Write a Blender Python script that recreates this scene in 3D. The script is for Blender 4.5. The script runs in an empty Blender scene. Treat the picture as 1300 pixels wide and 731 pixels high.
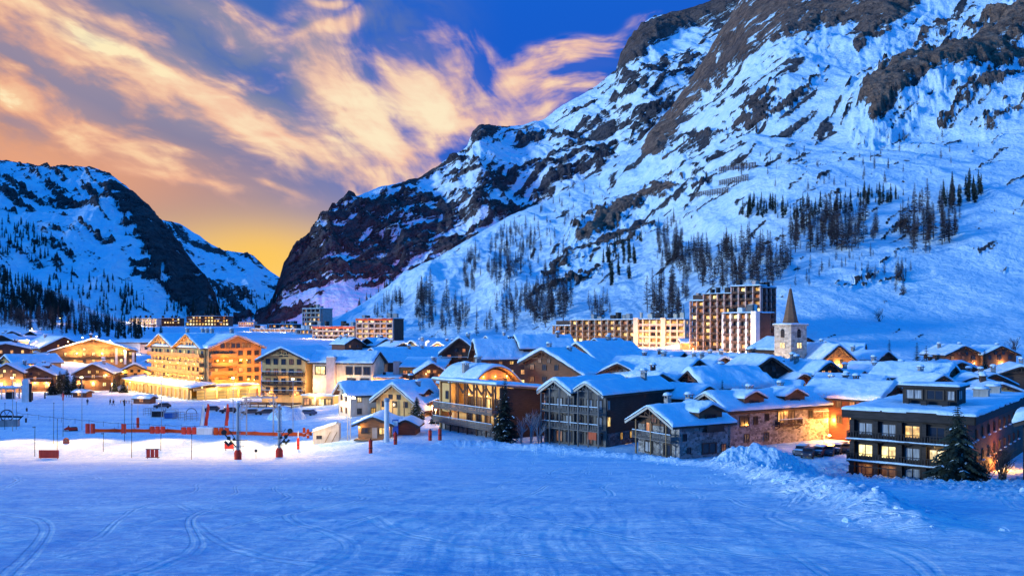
import bpy, math, random
import numpy as np
from math import radians, sin, cos, pi, sqrt, atan, atan2
from mathutils import Vector, Matrix

SC = bpy.context.scene
COL = SC.collection
RND = random.Random(7)
F, CX, HY = 1126.0, 650.0, 415.0          # the lens, measured on the photograph


def wx(px, Y):
    return (px - CX) / F * Y


def wz(py, Y):
    return (HY - py) / F * Y


# ------------------------------------------------------------------ helpers
def put(name, data=None, parent=None, loc=(0, 0, 0), rz=0.0, scale=None):
    o = bpy.data.objects.new(name, data)
    COL.objects.link(o)
    o.location = loc
    o.rotation_euler = (0, 0, rz)
    if scale is not None:
        o.scale = scale
    if parent is not None:
        o.parent = parent
    return o


def tag(o, label=None, cat=None, group=None, kind=None):
    if label:
        o["label"] = label
    if cat:
        o["category"] = cat
    if group:
        o["group"] = group
    if kind:
        o["kind"] = kind
    return o


def thing(name, label, cat, loc=(0, 0, 0), rz=0.0, group=None):
    return tag(put(name, None, None, loc, rz), label, cat, group)


class MB:
    """Collects shapes; build() links them as ONE mesh object."""

    def __init__(self):
        self.v, self.f, self.m = [], [], []

    def add(self, vs, fs, mi=0):
        b = len(self.v)
        self.v.extend([tuple(p) for p in vs])
        self.f.extend([tuple(b + i for i in q) for q in fs])
        self.m.extend([mi] * len(fs))
        return self

    def box(self, c, s, rz=0.0, mi=0, M=None):
        x, y, z = s[0] / 2, s[1] / 2, s[2] / 2
        vs = [Vector((sx * x, sy * y, sz * z)) for sz in (-1, 1) for sy in (-1, 1) for sx in (-1, 1)]
        R = M if M is not None else Matrix.Rotation(rz, 3, 'Z')
        vs = [R @ p + Vector(c) for p in vs]
        self.add(vs, [(0, 2, 3, 1), (4, 5, 7, 6), (0, 1, 5, 4), (2, 6, 7, 3), (0, 4, 6, 2), (1, 3, 7, 5)], mi)
        return self

    def beam(self, p, q, w, h=None, mi=0, up=(0, 0, 1)):
        p, q = Vector(p), Vector(q)
        h = h or w
        d = q - p
        L = d.length
        if L < 1e-6:
            return self
        d.normalize()
        u = Vector(up)
        if abs(d.dot(u)) > 0.97:
            u = Vector((1, 0, 0))
        s = d.cross(u).normalized()
        t = s.cross(d)
        vs = []
        for e in (p, q):
            for a, b in ((-1, -1), (1, -1), (1, 1), (-1, 1)):
                vs.append(e + s * (a * w / 2) + t * (b * h / 2))
        self.add(vs, [(3, 2, 1, 0), (4, 5, 6, 7), (0, 1, 5, 4), (1, 2, 6, 5), (2, 3, 7, 6), (3, 0, 4, 7)], mi)
        return self

    def cyl(self, p, q, r1, r2=None, n=8, mi=0, caps=True):
        p, q = Vector(p), Vector(q)
        r2 = r1 if r2 is None else r2
        d = (q - p).normalized()
        u = Vector((0, 0, 1)) if abs(d.z) < 0.95 else Vector((1, 0, 0))
        s = d.cross(u).normalized()
        t = d.cross(s)
        vs = []
        for e, r in ((p, r1), (q, r2)):
            for k in range(n):
                a = 2 * pi * k / n
                vs.append(e + s * (r * cos(a)) + t * (r * sin(a)))
        fs = [(k, (k + 1) % n, n + (k + 1) % n, n + k) for k in range(n)]
        if caps:
            fs += [tuple(range(n))[::-1], tuple(range(n, 2 * n))]
        self.add(vs, fs, mi)
        return self

    def prism(self, poly, y0, y1, mi=0):
        """poly in (x,z), swept along y."""
        n = len(poly)
        vs = [(x, y0, z) for x, z in poly] + [(x, y1, z) for x, z in poly]
        fs = [(k, (k + 1) % n, n + (k + 1) % n, n + k) for k in range(n)]
        fs += [tuple(range(n))[::-1], tuple(range(n, 2 * n))]
        self.add(vs, fs, mi)
        return self

    def lathe(self, prof, n=10, c=(0, 0, 0), mi=0):
        vs, fs = [], []
        for r, z in prof:
            for k in range(n):
                a = 2 * pi * k / n
                vs.append((c[0] + r * cos(a), c[1] + r * sin(a), c[2] + z))
        for j in range(len(prof) - 1):
            for k in range(n):
                fs.append((j * n + k, j * n + (k + 1) % n, (j + 1) * n + (k + 1) % n, (j + 1) * n + k))
        fs.append(tuple(range(n))[::-1])
        fs.append(tuple(range((len(prof) - 1) * n, len(prof) * n)))
        self.add(vs, fs, mi)
        return self

    def xform(self, M):
        self.v = [tuple(M @ Vector(p)) for p in self.v]
        return self

    def mesh(self, name, mats, smooth=False):
        me = bpy.data.meshes.new(name)
        me.from_pydata(self.v, [], self.f)
        for m in (mats if isinstance(mats, (list, tuple)) else [mats]):
            me.materials.append(m)
        if any(self.m):
            me.polygons.foreach_set("material_index", self.m)
        if smooth:
            me.polygons.foreach_set("use_smooth", [True] * len(self.f))
        me.update()
        return me

    def build(self, name, mats, parent=None, loc=(0, 0, 0), rz=0.0, smooth=False):
        return put(name, self.mesh(name, mats, smooth), parent, loc, rz)


# ------------------------------------------------------------------ noise (numpy)
_P = np.random.RandomState(3).permutation(256)
_P = np.concatenate([_P, _P, _P])
_G = np.array([(cos(a), sin(a)) for a in np.linspace(0, 2 * pi, 16, endpoint=False)])


def pn(x, y, seed=0):
    x = np.asarray(x, float) + seed * 17.31
    y = np.asarray(y, float) - seed * 9.77
    xi, yi = np.floor(x).astype(int), np.floor(y).astype(int)
    xf, yf = x - xi, y - yi
    u, v = xf * xf * xf * (xf * (xf * 6 - 15) + 10), yf * yf * yf * (yf * (yf * 6 - 15) + 10)
    xi &= 255
    yi &= 255

    def g(a, b, dx, dy):
        h = _P[_P[a & 255] + (b & 255)] & 15
        return _G[h, 0] * dx + _G[h, 1] * dy
    n00, n10 = g(xi, yi, xf, yf), g(xi + 1, yi, xf - 1, yf)
    n01, n11 = g(xi, yi + 1, xf, yf - 1), g(xi + 1, yi + 1, xf - 1, yf - 1)
    a = n00 + u * (n10 - n00)
    b = n01 + u * (n11 - n01)
    return (a + v * (b - a)) * 1.45


def fbm(x, y, o=5, seed=0, gain=0.5):
    s, a = 0, 1.0
    for k in range(o):
        s = s + a * pn(x * 2 ** k, y * 2 ** k, seed + k * 5)
        a *= gain
    return s


def ridged(x, y, o=5, seed=0, gain=0.55):
    s, a, t = 0, 1.0, 0
    for k in range(o):
        s = s + a * (1 - np.abs(pn(x * 2 ** k, y * 2 ** k, seed + k * 5)) * 1.6)
        t += a
        a *= gain
    return s / t


def sstep(a, b, x):
    t = np.clip((np.asarray(x, float) - a) / (b - a), 0, 1)
    return t * t * (3 - 2 * t)


# ------------------------------------------------------------------ node expressions
class NT:
    def __init__(self, tree):
        self.t = tree
        self.n = tree.nodes
        self.l = tree.links

    def node(self, typ, **kw):
        nd = self.n.new(typ)
        for k, v in kw.items():
            setattr(nd, k, v)
        return nd

    def setin(self, sock, v):
        if isinstance(v, X):
            self.l.new(v.s, sock)
        elif hasattr(v, 'is_output'):
            self.l.new(v, sock)
        else:
            if hasattr(sock.default_value, '__len__') and not hasattr(v, '__len__'):
                v = [v] * len(sock.default_value)
            if hasattr(v, '__len__') and len(sock.default_value) == 4 and len(v) == 3:
                v = (*v, 1.0)
            sock.default_value = v

    def math(self, op, a, b=None, c=None):
        nd = self.node('ShaderNodeMath', operation=op)
        for i, v in enumerate((a, b, c)):
            if v is not None:
                self.setin(nd.inputs[i], v)
        return X(self, nd.outputs[0])

    def smooth(self, x, a, b, lo=0.0, hi=1.0, mode='SMOOTHSTEP'):
        nd = self.node('ShaderNodeMapRange', interpolation_type=mode)
        for i, v in enumerate((x, a, b, lo, hi)):
            self.setin(nd.inputs[i], v)
        return X(self, nd.outputs[0])

    def noise(self, vec, scale=1.0, detail=4.0, rough=0.5, distort=0.0):
        nd = self.node('ShaderNodeTexNoise')
        self.setin(nd.inputs['Vector'], vec)
        self.setin(nd.inputs['Scale'], scale)
        nd.inputs['Detail'].default_value = detail
        nd.inputs['Roughness'].default_value = rough
        nd.inputs['Distortion'].default_value = distort
        return X(self, nd.outputs['Fac'])

    def voronoi(self, vec, scale=1.0, feature='F1', rand=1.0, out='Distance'):
        nd = self.node('ShaderNodeTexVoronoi', feature=feature)
        self.setin(nd.inputs['Vector'], vec)
        nd.inputs['Scale'].default_value = scale
        nd.inputs['Randomness'].default_value = rand
        return X(self, nd.outputs[out])

    def wave(self, vec, scale=1.0, distort=0.0, detail=2.0, direction='X', dscale=1.0, profile='SIN'):
        nd = self.node('ShaderNodeTexWave', wave_type='BANDS', bands_direction=direction, wave_profile=profile)
        self.setin(nd.inputs['Vector'], vec)
        nd.inputs['Scale'].default_value = scale
        nd.inputs['Distortion'].default_value = distort
        nd.inputs['Detail'].default_value = detail
        nd.inputs['Detail Scale'].default_value = dscale
        return X(self, nd.outputs['Fac'])

    def comb(self, x, y, z):
        nd = self.node('ShaderNodeCombineXYZ')
        for i, v in enumerate((x, y, z)):
            self.setin(nd.inputs[i], v)
        return X(self, nd.outputs[0])

    def sep(self, v):
        nd = self.node('ShaderNodeSeparateXYZ')
        self.setin(nd.inputs[0], v)
        return [X(self, o) for o in nd.outputs]

    def mixc(self, f, a, b, mode='MIX'):
        nd = self.node('ShaderNodeMix', data_type='RGBA', blend_type=mode)
        self.setin(nd.inputs[0], f)
        self.setin(nd.inputs[6], a)
        self.setin(nd.inputs[7], b)
        return X(self, nd.outputs[2])

    def coord(self, which='Object'):
        return X(self, self.node('ShaderNodeTexCoord').outputs[which])

    def scalev(self, v, s, r=(0, 0, 0)):
        nd = self.node('ShaderNodeMapping')
        self.setin(nd.inputs['Vector'], v)
        nd.inputs['Rotation'].default_value = r
        nd.inputs['Scale'].default_value = s
        return X(self, nd.outputs[0])

    def attr(self, name, out='Fac'):
        nd = self.node('ShaderNodeAttribute', attribute_name=name)
        return X(self, nd.outputs[out])

    def bump(self, h, strength=0.5, dist=0.1, normal=None):
        nd = self.node('ShaderNodeBump')
        nd.inputs['Strength'].default_value = strength
        nd.inputs['Distance'].default_value = dist
        self.setin(nd.inputs['Height'], h)
        if normal is not None:
            self.setin(nd.inputs['Normal'], normal)
        return X(self, nd.outputs[0])


class X:
    def __init__(self, nt, s):
        self.nt, self.s = nt, s

    def __add__(self, o): return self.nt.math('ADD', self, o)
    __radd__ = __add__
    def __sub__(self, o): return self.nt.math('SUBTRACT', self, o)
    def __rsub__(self, o): return self.nt.math('SUBTRACT', o, self)
    def __mul__(self, o): return self.nt.math('MULTIPLY', self, o)
    __rmul__ = __mul__
    def __truediv__(self, o): return self.nt.math('DIVIDE', self, o)
    def __pow__(self, o): return self.nt.math('POWER', self, o)
    def max(self, o): return self.nt.math('MAXIMUM', self, o)
    def min(self, o): return self.nt.math('MINIMUM', self, o)
    def exp(self): return self.nt.math('EXPONENT', self)


MATS = {}


def material(name, col=(0.5, 0.5, 0.5), rough=0.7, fn=None, metal=0.0, spec=0.3, emit=None, estr=0.0):
    if name in MATS:
        return MATS[name]
    m = bpy.data.materials.new(name)
    m.use_nodes = True
    nt = NT(m.node_tree)
    b = m.node_tree.nodes['Principled BSDF']
    b.inputs['Base Color'].default_value = (*col, 1)
    b.inputs['Roughness'].default_value = rough
    b.inputs['Metallic'].default_value = metal
    b.inputs['Specular IOR Level'].default_value = spec
    if emit:
        b.inputs['Emission Color'].default_value = (*emit, 1)
        b.inputs['Emission Strength'].default_value = estr
    if fn:
        r = fn(nt)
        for k, v in r.items():
            nt.setin(b.inputs[k], v)
    MATS[name] = m
    return m
# ------------------------------------------------------------------ materials
SNOW_A, SNOW_B = (0.60, 0.78, 0.92), (0.78, 0.89, 0.97)


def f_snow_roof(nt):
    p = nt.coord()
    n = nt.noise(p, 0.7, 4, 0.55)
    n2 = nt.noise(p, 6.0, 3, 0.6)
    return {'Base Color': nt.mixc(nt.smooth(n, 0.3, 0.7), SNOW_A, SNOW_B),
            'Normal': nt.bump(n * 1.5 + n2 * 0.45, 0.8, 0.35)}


def f_snow_ground(nt):
    p = nt.coord()
    rough = nt.attr('churn')
    x, y, z = nt.sep(p)
    wob = nt.noise(p, 0.04, 3, 0.5)
    wob2 = nt.noise(p, 0.22, 3, 0.55)

    # skiers' tracks: thin grooves that bend slowly and come and go, in several directions
    def tracks(ang, freq, seed, bend):
        u = x * cos(ang) + y * sin(ang) + wob * bend + wob2 * 1.6 + seed
        w = y * cos(ang) - x * sin(ang)
        return nt.noise(nt.comb(u * freq, w * freq * 0.045, 3.0 + seed), 1.0, 4, 0.7)
    t1 = tracks(radians(80), 1.5, 3.1, 6.0)
    t2 = tracks(radians(112), 1.1, 11.0, 9.0)
    t3 = tracks(radians(18), 1.6, 23.0, 10.0)
    t4 = tracks(radians(150), 1.3, 41.0, 12.0)
    patch = nt.noise(p, 0.075, 4, 0.6)
    patch2 = nt.noise(nt.comb(x * 0.03, y * 0.22, 2.0), 1.0, 4, 0.6)
    fine = nt.noise(p, 5.0, 6, 0.72)
    lump = nt.noise(p, 1.3, 6, 0.66)
    # single ski tracks: long lines in lazy S-bends, a hand wide
    def lines(ang, gap, amp, wl, ph, seed):
        u = x * cos(ang) + y * sin(ang)
        w = y * cos(ang) - x * sin(ang)
        cell = nt.noise(nt.comb(u * 0.06 + seed, w * 0.004, 1.0), 1.0, 1)
        q = u + nt.math('SINE', w * (6.28 / wl) + cell * 9.0 + ph) * amp + cell * 7.0
        k = nt.math('ABSOLUTE', nt.math('FRACT', q * (1.0 / gap)) - 0.5) * gap
        on = nt.smooth(nt.noise(nt.comb(u * 0.10 + seed, w * 0.035, 7.0), 1.0, 2), 0.47, 0.56)
        return (nt.smooth(nt.math('ABSOLUTE', k - 0.13), 0.03, 0.10, 1.0, 0.0)) * on
    cut = lines(radians(8), 3.3, 1.1, 21.0, 0.4, 2.0) + lines(radians(-14), 4.1, 0.9, 27.0, 2.0, 9.0) + lines(radians(38), 4.7, 1.6, 34.0, 1.0, 17.0) + lines(radians(74), 5.3, 1.2, 40.0, 3.0, 29.0)
    soft = t1 * 0.5 + t2 * 0.4 + t3 * 0.3 + patch2 * 0.9
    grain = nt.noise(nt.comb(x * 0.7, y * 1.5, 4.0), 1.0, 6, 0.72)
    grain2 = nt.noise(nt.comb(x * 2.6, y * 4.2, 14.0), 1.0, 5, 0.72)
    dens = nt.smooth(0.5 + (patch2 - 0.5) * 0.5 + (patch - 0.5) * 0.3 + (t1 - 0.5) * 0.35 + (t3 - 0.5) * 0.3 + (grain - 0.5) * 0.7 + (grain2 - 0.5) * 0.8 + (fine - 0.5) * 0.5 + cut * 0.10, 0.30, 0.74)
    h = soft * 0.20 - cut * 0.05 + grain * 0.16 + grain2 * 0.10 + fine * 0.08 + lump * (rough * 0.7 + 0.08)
    col = nt.mixc(dens, (0.30, 0.56, 0.82), (0.86, 0.95, 0.99))  # mottling puts the glow and shade of snow facets into the colour
    return {'Base Color': col, 'Normal': nt.bump(h, 1.0, 0.9)}


def f_mountain(nt):
    p = nt.coord()
    r = nt.attr('rock')
    tint = nt.attr('tint')
    x, y, z = nt.sep(p)
    n1 = nt.noise(p, 0.03, 8, 0.66)
    n2 = nt.noise(p, 0.16, 5, 0.66)
    # ledges: thin beds that dip across the face and hold the snow
    al = x * 0.86 + z * 0.50
    ac = z * 0.86 - x * 0.50 + (n1 - 0.5) * 30.0
    bed = nt.noise(nt.comb(al * 0.0065, ac * 0.085, y * 0.0065), 1.0, 6, 0.64)
    bed2 = nt.noise(nt.comb(al * 0.022, ac * 0.26, y * 0.016), 1.0, 4, 0.62)
    e = (n1 - 0.5) * 0.28 + (bed - 0.5) * 1.15 + (bed2 - 0.5) * 0.70 + (n2 - 0.5) * 0.25
    k = nt.smooth(r + e, 0.455, 0.545)
    crack = nt.noise(nt.comb(x * 0.055, y * 0.055, z * 0.012), 1.0, 6, 0.68)
    crack2 = nt.noise(nt.comb(x * 0.16, y * 0.16, z * 0.05), 1.0, 4, 0.7)
    rc = nt.mixc(nt.smooth(bed, 0.32, 0.66), (0.050, 0.045, 0.055), (0.17, 0.142, 0.148))
    rc = nt.mixc(tint, rc, nt.mixc(nt.smooth(n1 * 0.6 + bed2 * 0.5, 0.35, 0.75), (0.17, 0.095, 0.07), (0.60, 0.345, 0.23)))
    rc = nt.mixc(nt.smooth(n2, 0.48, 0.72) * 0.65, rc, (0.022, 0.02, 0.027))
    rc = nt.mixc(nt.smooth(crack * 0.7 + crack2 * 0.35, 0.52, 0.43) * 0.55, rc, (0.018, 0.016, 0.022))
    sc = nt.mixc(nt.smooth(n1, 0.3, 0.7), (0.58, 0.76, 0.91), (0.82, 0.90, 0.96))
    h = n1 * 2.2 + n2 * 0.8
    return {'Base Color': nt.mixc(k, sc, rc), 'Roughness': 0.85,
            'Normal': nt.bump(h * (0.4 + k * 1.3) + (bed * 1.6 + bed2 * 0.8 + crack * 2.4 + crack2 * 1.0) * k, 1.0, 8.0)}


def f_plank(c1, c2, s=4.0, vert=False, bump=0.3):
    def fn(nt):
        p = nt.coord()
        w = nt.wave(nt.scalev(p, (1, 1, 1)), s * 0.5, 0.6, 1, 'X' if vert else 'Z', 1.0, 'SAW')
        g = nt.noise(nt.scalev(p, (0.5, 0.5, 6) if not vert else (6, 6, 0.5)), 1.6, 5, 0.65)
        big = nt.noise(p, 0.4, 2)
        c = nt.mixc(nt.smooth(g, 0.3, 0.7), c1, c2)
        c = nt.mixc(nt.smooth(big, 0.45, 0.7) * 0.45, c, tuple(v * 0.55 for v in c1))
        c = nt.mixc(nt.smooth(w, 0.86, 0.98) * 0.6, c, tuple(v * 0.3 for v in c1))
        return {'Base Color': c, 'Normal': nt.bump(w * -0.5 + g * 0.5, bump, 0.06), 'Roughness': 0.75}
    return fn


def f_stone(c1, c2, s=1.8, mortar=(0.30, 0.28, 0.26)):
    def fn(nt):
        p = nt.scalev(nt.coord(), (1, 1, 1.5))
        p2 = p
        d = nt.voronoi(p2, s, 'DISTANCE_TO_EDGE')
        c = nt.voronoi(p2, s, 'F1', 1.0, 'Color')
        v = nt.sep(c)[0]
        n = nt.noise(p, 5, 4)
        colr = nt.mixc(nt.smooth(v * 0.8 + n * 0.3, 0.1, 1.0), c1, c2)
        colr = nt.mixc(nt.smooth(d, 0.02, 0.07, 1.0, 0.0), colr, mortar)
        return {'Base Color': colr, 'Normal': nt.bump(nt.smooth(d, 0.0, 0.12) + n * 0.3, 0.8, 0.08), 'Roughness': 0.85}
    return fn


def f_plaster(c1, c2):
    def fn(nt):
        p = nt.coord()
        n = nt.noise(p, 0.8, 5, 0.6)
        n2 = nt.noise(nt.scalev(p, (3, 3, 0.4)), 1.0, 3)
        return {'Base Color': nt.mixc(nt.smooth(n * 0.6 + n2 * 0.5, 0.35, 0.75), c1, c2),
                'Normal': nt.bump(n, 0.15, 0.05), 'Roughness': 0.85}
    return fn


def f_lit(c1, c2, s):
    def fn(nt):
        p = nt.coord()
        rnd = X(nt, nt.node('ShaderNodeObjectInfo').outputs['Random'])
        x, y, z = nt.sep(p)
        n = nt.noise(nt.comb(x * 3.0 + rnd * 40, rnd * 17, z * 2.0), 1.0, 2, 0.6)
        fold = nt.noise(nt.comb(x * 14.0 + rnd * 60, 0.0, z * 0.4), 1.0, 1)
        st = nt.smooth(n, 0.25, 0.75, 0.35, 1.3) * (fold * 0.7 + 0.65) * (rnd * 1.0 + 0.45)
        return {'Emission Color': nt.mixc(nt.smooth(n + rnd * 0.5 - 0.25, 0.3, 0.8), c1, c2), 'Emission Strength': st * s}
    return fn


def f_curtain(nt):
    p = nt.coord()
    x, y, z = nt.sep(p)
    rnd = X(nt, nt.node('ShaderNodeObjectInfo').outputs['Random'])
    fold = nt.noise(nt.comb(x * 16.0 + rnd * 60, 0.0, z * 0.4), 1.0, 2)
    c = nt.mixc(nt.smooth(fold, 0.35, 0.65), (0.16, 0.17, 0.2), (0.5, 0.5, 0.52))
    return {'Base Color': c}


def f_needles(c1, c2):
    def fn(nt):
        p = nt.coord()
        n = nt.noise(p, 1.3, 3)
        rnd = X(nt, nt.node('ShaderNodeObjectInfo').outputs['Random'])
        return {'Base Color': nt.mixc(nt.smooth(n + rnd * 0.3 - 0.15, 0.3, 0.7), c1, c2)}
    return fn


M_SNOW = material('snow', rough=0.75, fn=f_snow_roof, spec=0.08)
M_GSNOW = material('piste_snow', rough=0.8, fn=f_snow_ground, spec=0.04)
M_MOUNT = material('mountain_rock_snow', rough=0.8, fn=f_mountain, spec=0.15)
M_WOOD_D = material('dark_wood', fn=f_plank((0.05, 0.030, 0.024), (0.11, 0.062, 0.045)))
M_WOOD_B = material('brown_wood', fn=f_plank((0.11, 0.055, 0.032), (0.20, 0.105, 0.06)))
M_WOOD_R = material('red_wood', fn=f_plank((0.13, 0.045, 0.028), (0.22, 0.085, 0.05)))
M_WOOD_W = material('warm_wood', fn=f_plank((0.24, 0.135, 0.06), (0.42, 0.25, 0.12)))
M_WOOD_G = material('grey_wood', fn=f_plank((0.10, 0.092, 0.09), (0.22, 0.19, 0.17), 5, True))
M_WOOD_N = material('black_wood', fn=f_plank((0.022, 0.018, 0.018), (0.052, 0.040, 0.037)))
M_PLASTER = material('cream_plaster', fn=f_plaster((0.55, 0.45, 0.32), (0.72, 0.62, 0.48)))
M_WHITE = material('white_plaster', fn=f_plaster((0.60, 0.57, 0.53), (0.76, 0.73, 0.70)))
M_OCHRE = material('ochre_plaster', fn=f_plaster((0.55, 0.33, 0.12), (0.70, 0.45, 0.18)))
M_PINK = material('rose_plaster', fn=f_plaster((0.48, 0.33, 0.28), (0.62, 0.45, 0.40)))
M_STONE = material('rubble_stone', fn=f_stone((0.12, 0.105, 0.10), (0.42, 0.38, 0.36)))
M_STONE_D = material('dark_stone', fn=f_stone((0.05, 0.05, 0.06), (0.17, 0.16, 0.17), 1.6, (0.08, 0.08, 0.09)))
M_ASHLAR = material('church_stone', fn=f_stone((0.34, 0.28, 0.22), (0.62, 0.53, 0.44), 1.1, (0.44, 0.40, 0.36)))
M_CONC = material('concrete', fn=f_plaster((0.24, 0.225, 0.21), (0.38, 0.36, 0.34)))
M_SPIRE = material('spire_shingles', fn=f_plank((0.12, 0.062, 0.036), (0.27, 0.15, 0.085), 7))
M_ROOF = material('roof_timber', fn=f_plank((0.05, 0.032, 0.026), (0.10, 0.07, 0.055)))
M_FRAME_D = material('dark_frame', (0.05, 0.035, 0.03), 0.6)
M_FRAME_W = material('light_frame', fn=f_plaster((0.42, 0.36, 0.28), (0.58, 0.52, 0.43)))
M_RED = material('red_pad', fn=f_plaster((0.62, 0.035, 0.018), (0.78, 0.06, 0.028)))
M_REDROOF = material('red_fascia', fn=f_plaster((0.42, 0.07, 0.03), (0.56, 0.11, 0.045)))
M_ORANGE = material('orange_net', fn=f_plaster((0.75, 0.10, 0.02), (0.85, 0.17, 0.035)))
# the net lets light through from behind
_t = M_ORANGE.node_tree
_nt = NT(_t)
_tr = _nt.node('ShaderNodeBsdfTranslucent')
_tr.inputs[0].default_value = (0.85, 0.13, 0.03, 1)
_mx = _nt.node('ShaderNodeMixShader')
_mx.inputs[0].default_value = 0.55
_o = [n for n in _t.nodes if n.type == 'OUTPUT_MATERIAL'][0]
_t.links.new(_t.nodes['Principled BSDF'].outputs[0], _mx.inputs[1])
_t.links.new(_tr.outputs[0], _mx.inputs[2])
_t.links.new(_mx.outputs[0], _o.inputs[0])
M_METAL = material('galvanised_steel', fn=f_plaster((0.30, 0.31, 0.33), (0.44, 0.45, 0.47)), metal=0.4)
M_BLACK = material('black_rubber', fn=f_plaster((0.012, 0.012, 0.014), (0.03, 0.03, 0.034)), rough=0.6)
M_DGLASS = material('dark_glass', (0.02, 0.024, 0.035), 0.12, spec=0.6)
M_CURT = material('pale_curtain', rough=0.5, fn=f_curtain)
M_LITY = material('lit_yellow', (0.1, 0.1, 0.1), 0.5, f_lit((1.0, 0.52, 0.08), (1.0, 0.78, 0.30), 1.5))
M_LITO = material('lit_orange', (0.1, 0.1, 0.1), 0.5, f_lit((1.0, 0.30, 0.04), (1.0, 0.52, 0.13), 1.0))
M_LITW = material('lit_pale', (0.1, 0.1, 0.1), 0.5, f_lit((1.0, 0.70, 0.30), (1.0, 0.88, 0.55), 1.5))
M_DIM = material('dim_room', (0.05, 0.05, 0.05), 0.3, f_lit((0.6, 0.20, 0.06), (0.9, 0.42, 0.14), 0.28))
M_LAMP = material('lamp_glow', (0.5, 0.4, 0.3), 0.5, emit=(1.0, 0.62, 0.22), estr=9.0)
M_LAMPW = material('lamp_white', (0.5, 0.5, 0.4), 0.5, emit=(1.0, 0.80, 0.48), estr=9.0)
M_NEEDLE = material('spruce_needles', fn=f_needles((0.018, 0.027, 0.024), (0.045, 0.062, 0.048)), rough=0.9, spec=0.1)
M_LARCH = material('larch_twigs', fn=f_needles((0.036, 0.028, 0.034), (0.11, 0.082, 0.085)), rough=0.9, spec=0.1)
M_BARK = material('bark', fn=f_plaster((0.03, 0.024, 0.02), (0.07, 0.055, 0.048)), rough=0.9)
for _m in (M_LITY, M_LITO, M_LITW, M_DIM):
    _m.cycles.emission_sampling = 'NONE'
# ------------------------------------------------------------------ ground
BERM = [(wx(a, y), y) for a, y in ((560, 149), (640, 146), (690, 141), (760, 134), (820, 127), (870, 116), (900, 103), (935, 83), (975, 61), (1040, 42), (1110, 30.5), (1180, 24))]


def dist_poly(x, y, pts):
    """Distance to a polyline, and which side (positive: right of it)."""
    best = np.full(np.shape(x), 1e9)
    side = np.zeros(np.shape(x))
    for (ax, ay), (bx, by) in zip(pts[:-1], pts[1:]):
        dx, dy = bx - ax, by - ay
        t = np.clip(((x - ax) * dx + (y - ay) * dy) / (dx * dx + dy * dy), 0, 1)
        d = np.hypot(x - ax - t * dx, y - ay - t * dy)
        s = np.sign((x - ax) * dy - (y - ay) * dx)
        m = d < best
        best = np.where(m, d, best)
        side = np.where(m, s, side)
    return best, side


def floor_z(x, y):
    ang = x / np.maximum(y, 30.0)
    left = 1 - sstep(-0.26, -0.12, ang)
    base = -19.6 - 2.0 * left
    r = np.interp(y, [0, 235, 285, 340, 430, 525, 900, 1500, 7000], [0, 0, 3.4, 9.5, 11, 11.6, 16, 19, 30])
    l = np.interp(y, [0, 315, 360, 430, 525, 900, 1500, 7000], [0, 0, 3.0, 11.5, 14, 22, 26, 34])
    l2 = np.interp(y, [0, 300, 345, 400, 480, 600, 900, 1500, 7000], [0, 0, 8, 16, 26, 26, 26, 28, 34])
    far_left = 1 - sstep(-0.52, -0.40, ang)
    l = l * (1 - far_left) + l2 * far_left
    return base + r * (1 - left) + l * left


def ground_np(x, y):
    x, y = np.asarray(x, float), np.asarray(y, float)
    a = 0.1335 + 0.0185 * sstep(16, 42, x) * sstep(25, 70, y)
    zs = -2.35 - a * y
    zf = floor_z(x, y)
    k = 0.7
    z = np.logaddexp(zs / k, zf / k) * k
    near = 1 - sstep(150, 220, y)
    u1 = x * 0.26 + y * 0.97 + 1.8 * fbm(x * 0.06, y * 0.06, 2, 71)
    u2 = x * 0.98 - y * 0.2 + 2.4 * fbm(x * 0.05, y * 0.05, 2, 73)
    u3 = x * 0.75 + y * 0.66 + 2.4 * fbm(x * 0.05, y * 0.05, 2, 75)
    fade = 1 - sstep(70, 150, y)
    trk = fbm(u1 * 0.9, (x - y * 0.26) * 0.06, 4, 77, 0.6) + 0.8 * fbm(u2 * 1.3, (y + x * 0.2) * 0.05, 4, 79, 0.6) + 0.6 * fbm(u3 * 1.2, (y - x) * 0.05, 4, 81, 0.6)
    z = z + near * fade * (0.018 * trk + 0.016 * np.maximum(fbm(x * 1.1, y * 0.9, 4, 83, 0.6), 0))
    z = z + near * (0.10 * fbm(x * 0.06, y * 0.06, 3, 4) + 0.035 * fbm(x * 0.35, y * 0.22, 3, 9))
    d, s = dist_poly(x, y, BERM)
    z = z + np.exp(-(d / 1.15) ** 2) * (0.75 + 0.22 * fbm(x * 0.5, y * 0.5, 3, 2)) * sstep(20, 34, y)
    ch = churn_np(x, y, d, s)
    lump = np.maximum(fbm(x * 0.75, y * 0.75, 4, 31), -0.25)
    lump = lump + 0.6 * np.maximum(fbm(x * 2.1, y * 2.1, 3, 37), 0)
    z = z + ch * (0.50 * lump + 0.14 * fbm(x * 0.2, y * 0.2, 2, 33))
    return z


def churn_np(x, y, d=None, s=None):
    if d is None:
        d, s = dist_poly(x, y, BERM)
    c = np.where((s < 0), sstep(0.0, 3.0, d), 0.0) * sstep(20, 40, x * 0.9 + 8) * (1 - sstep(118, 135, y)) * sstep(18, 33, y)
    c = c * (0.45 + 0.55 * sstep(-0.35, 0.25, fbm(x * 0.09, y * 0.09, 2, 14)))
    return np.maximum(c, np.exp(-(d / 2.2) ** 2) * 0.5 * sstep(20, 34, y))


def gz(x, y):
    return float(ground_np(np.array([x]), np.array([y]))[0])


def gp(px, Y):
    """A point standing on the ground at a bearing and a distance."""
    x = wx(px, Y)
    return Vector((x, Y, gz(x, Y)))


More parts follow.
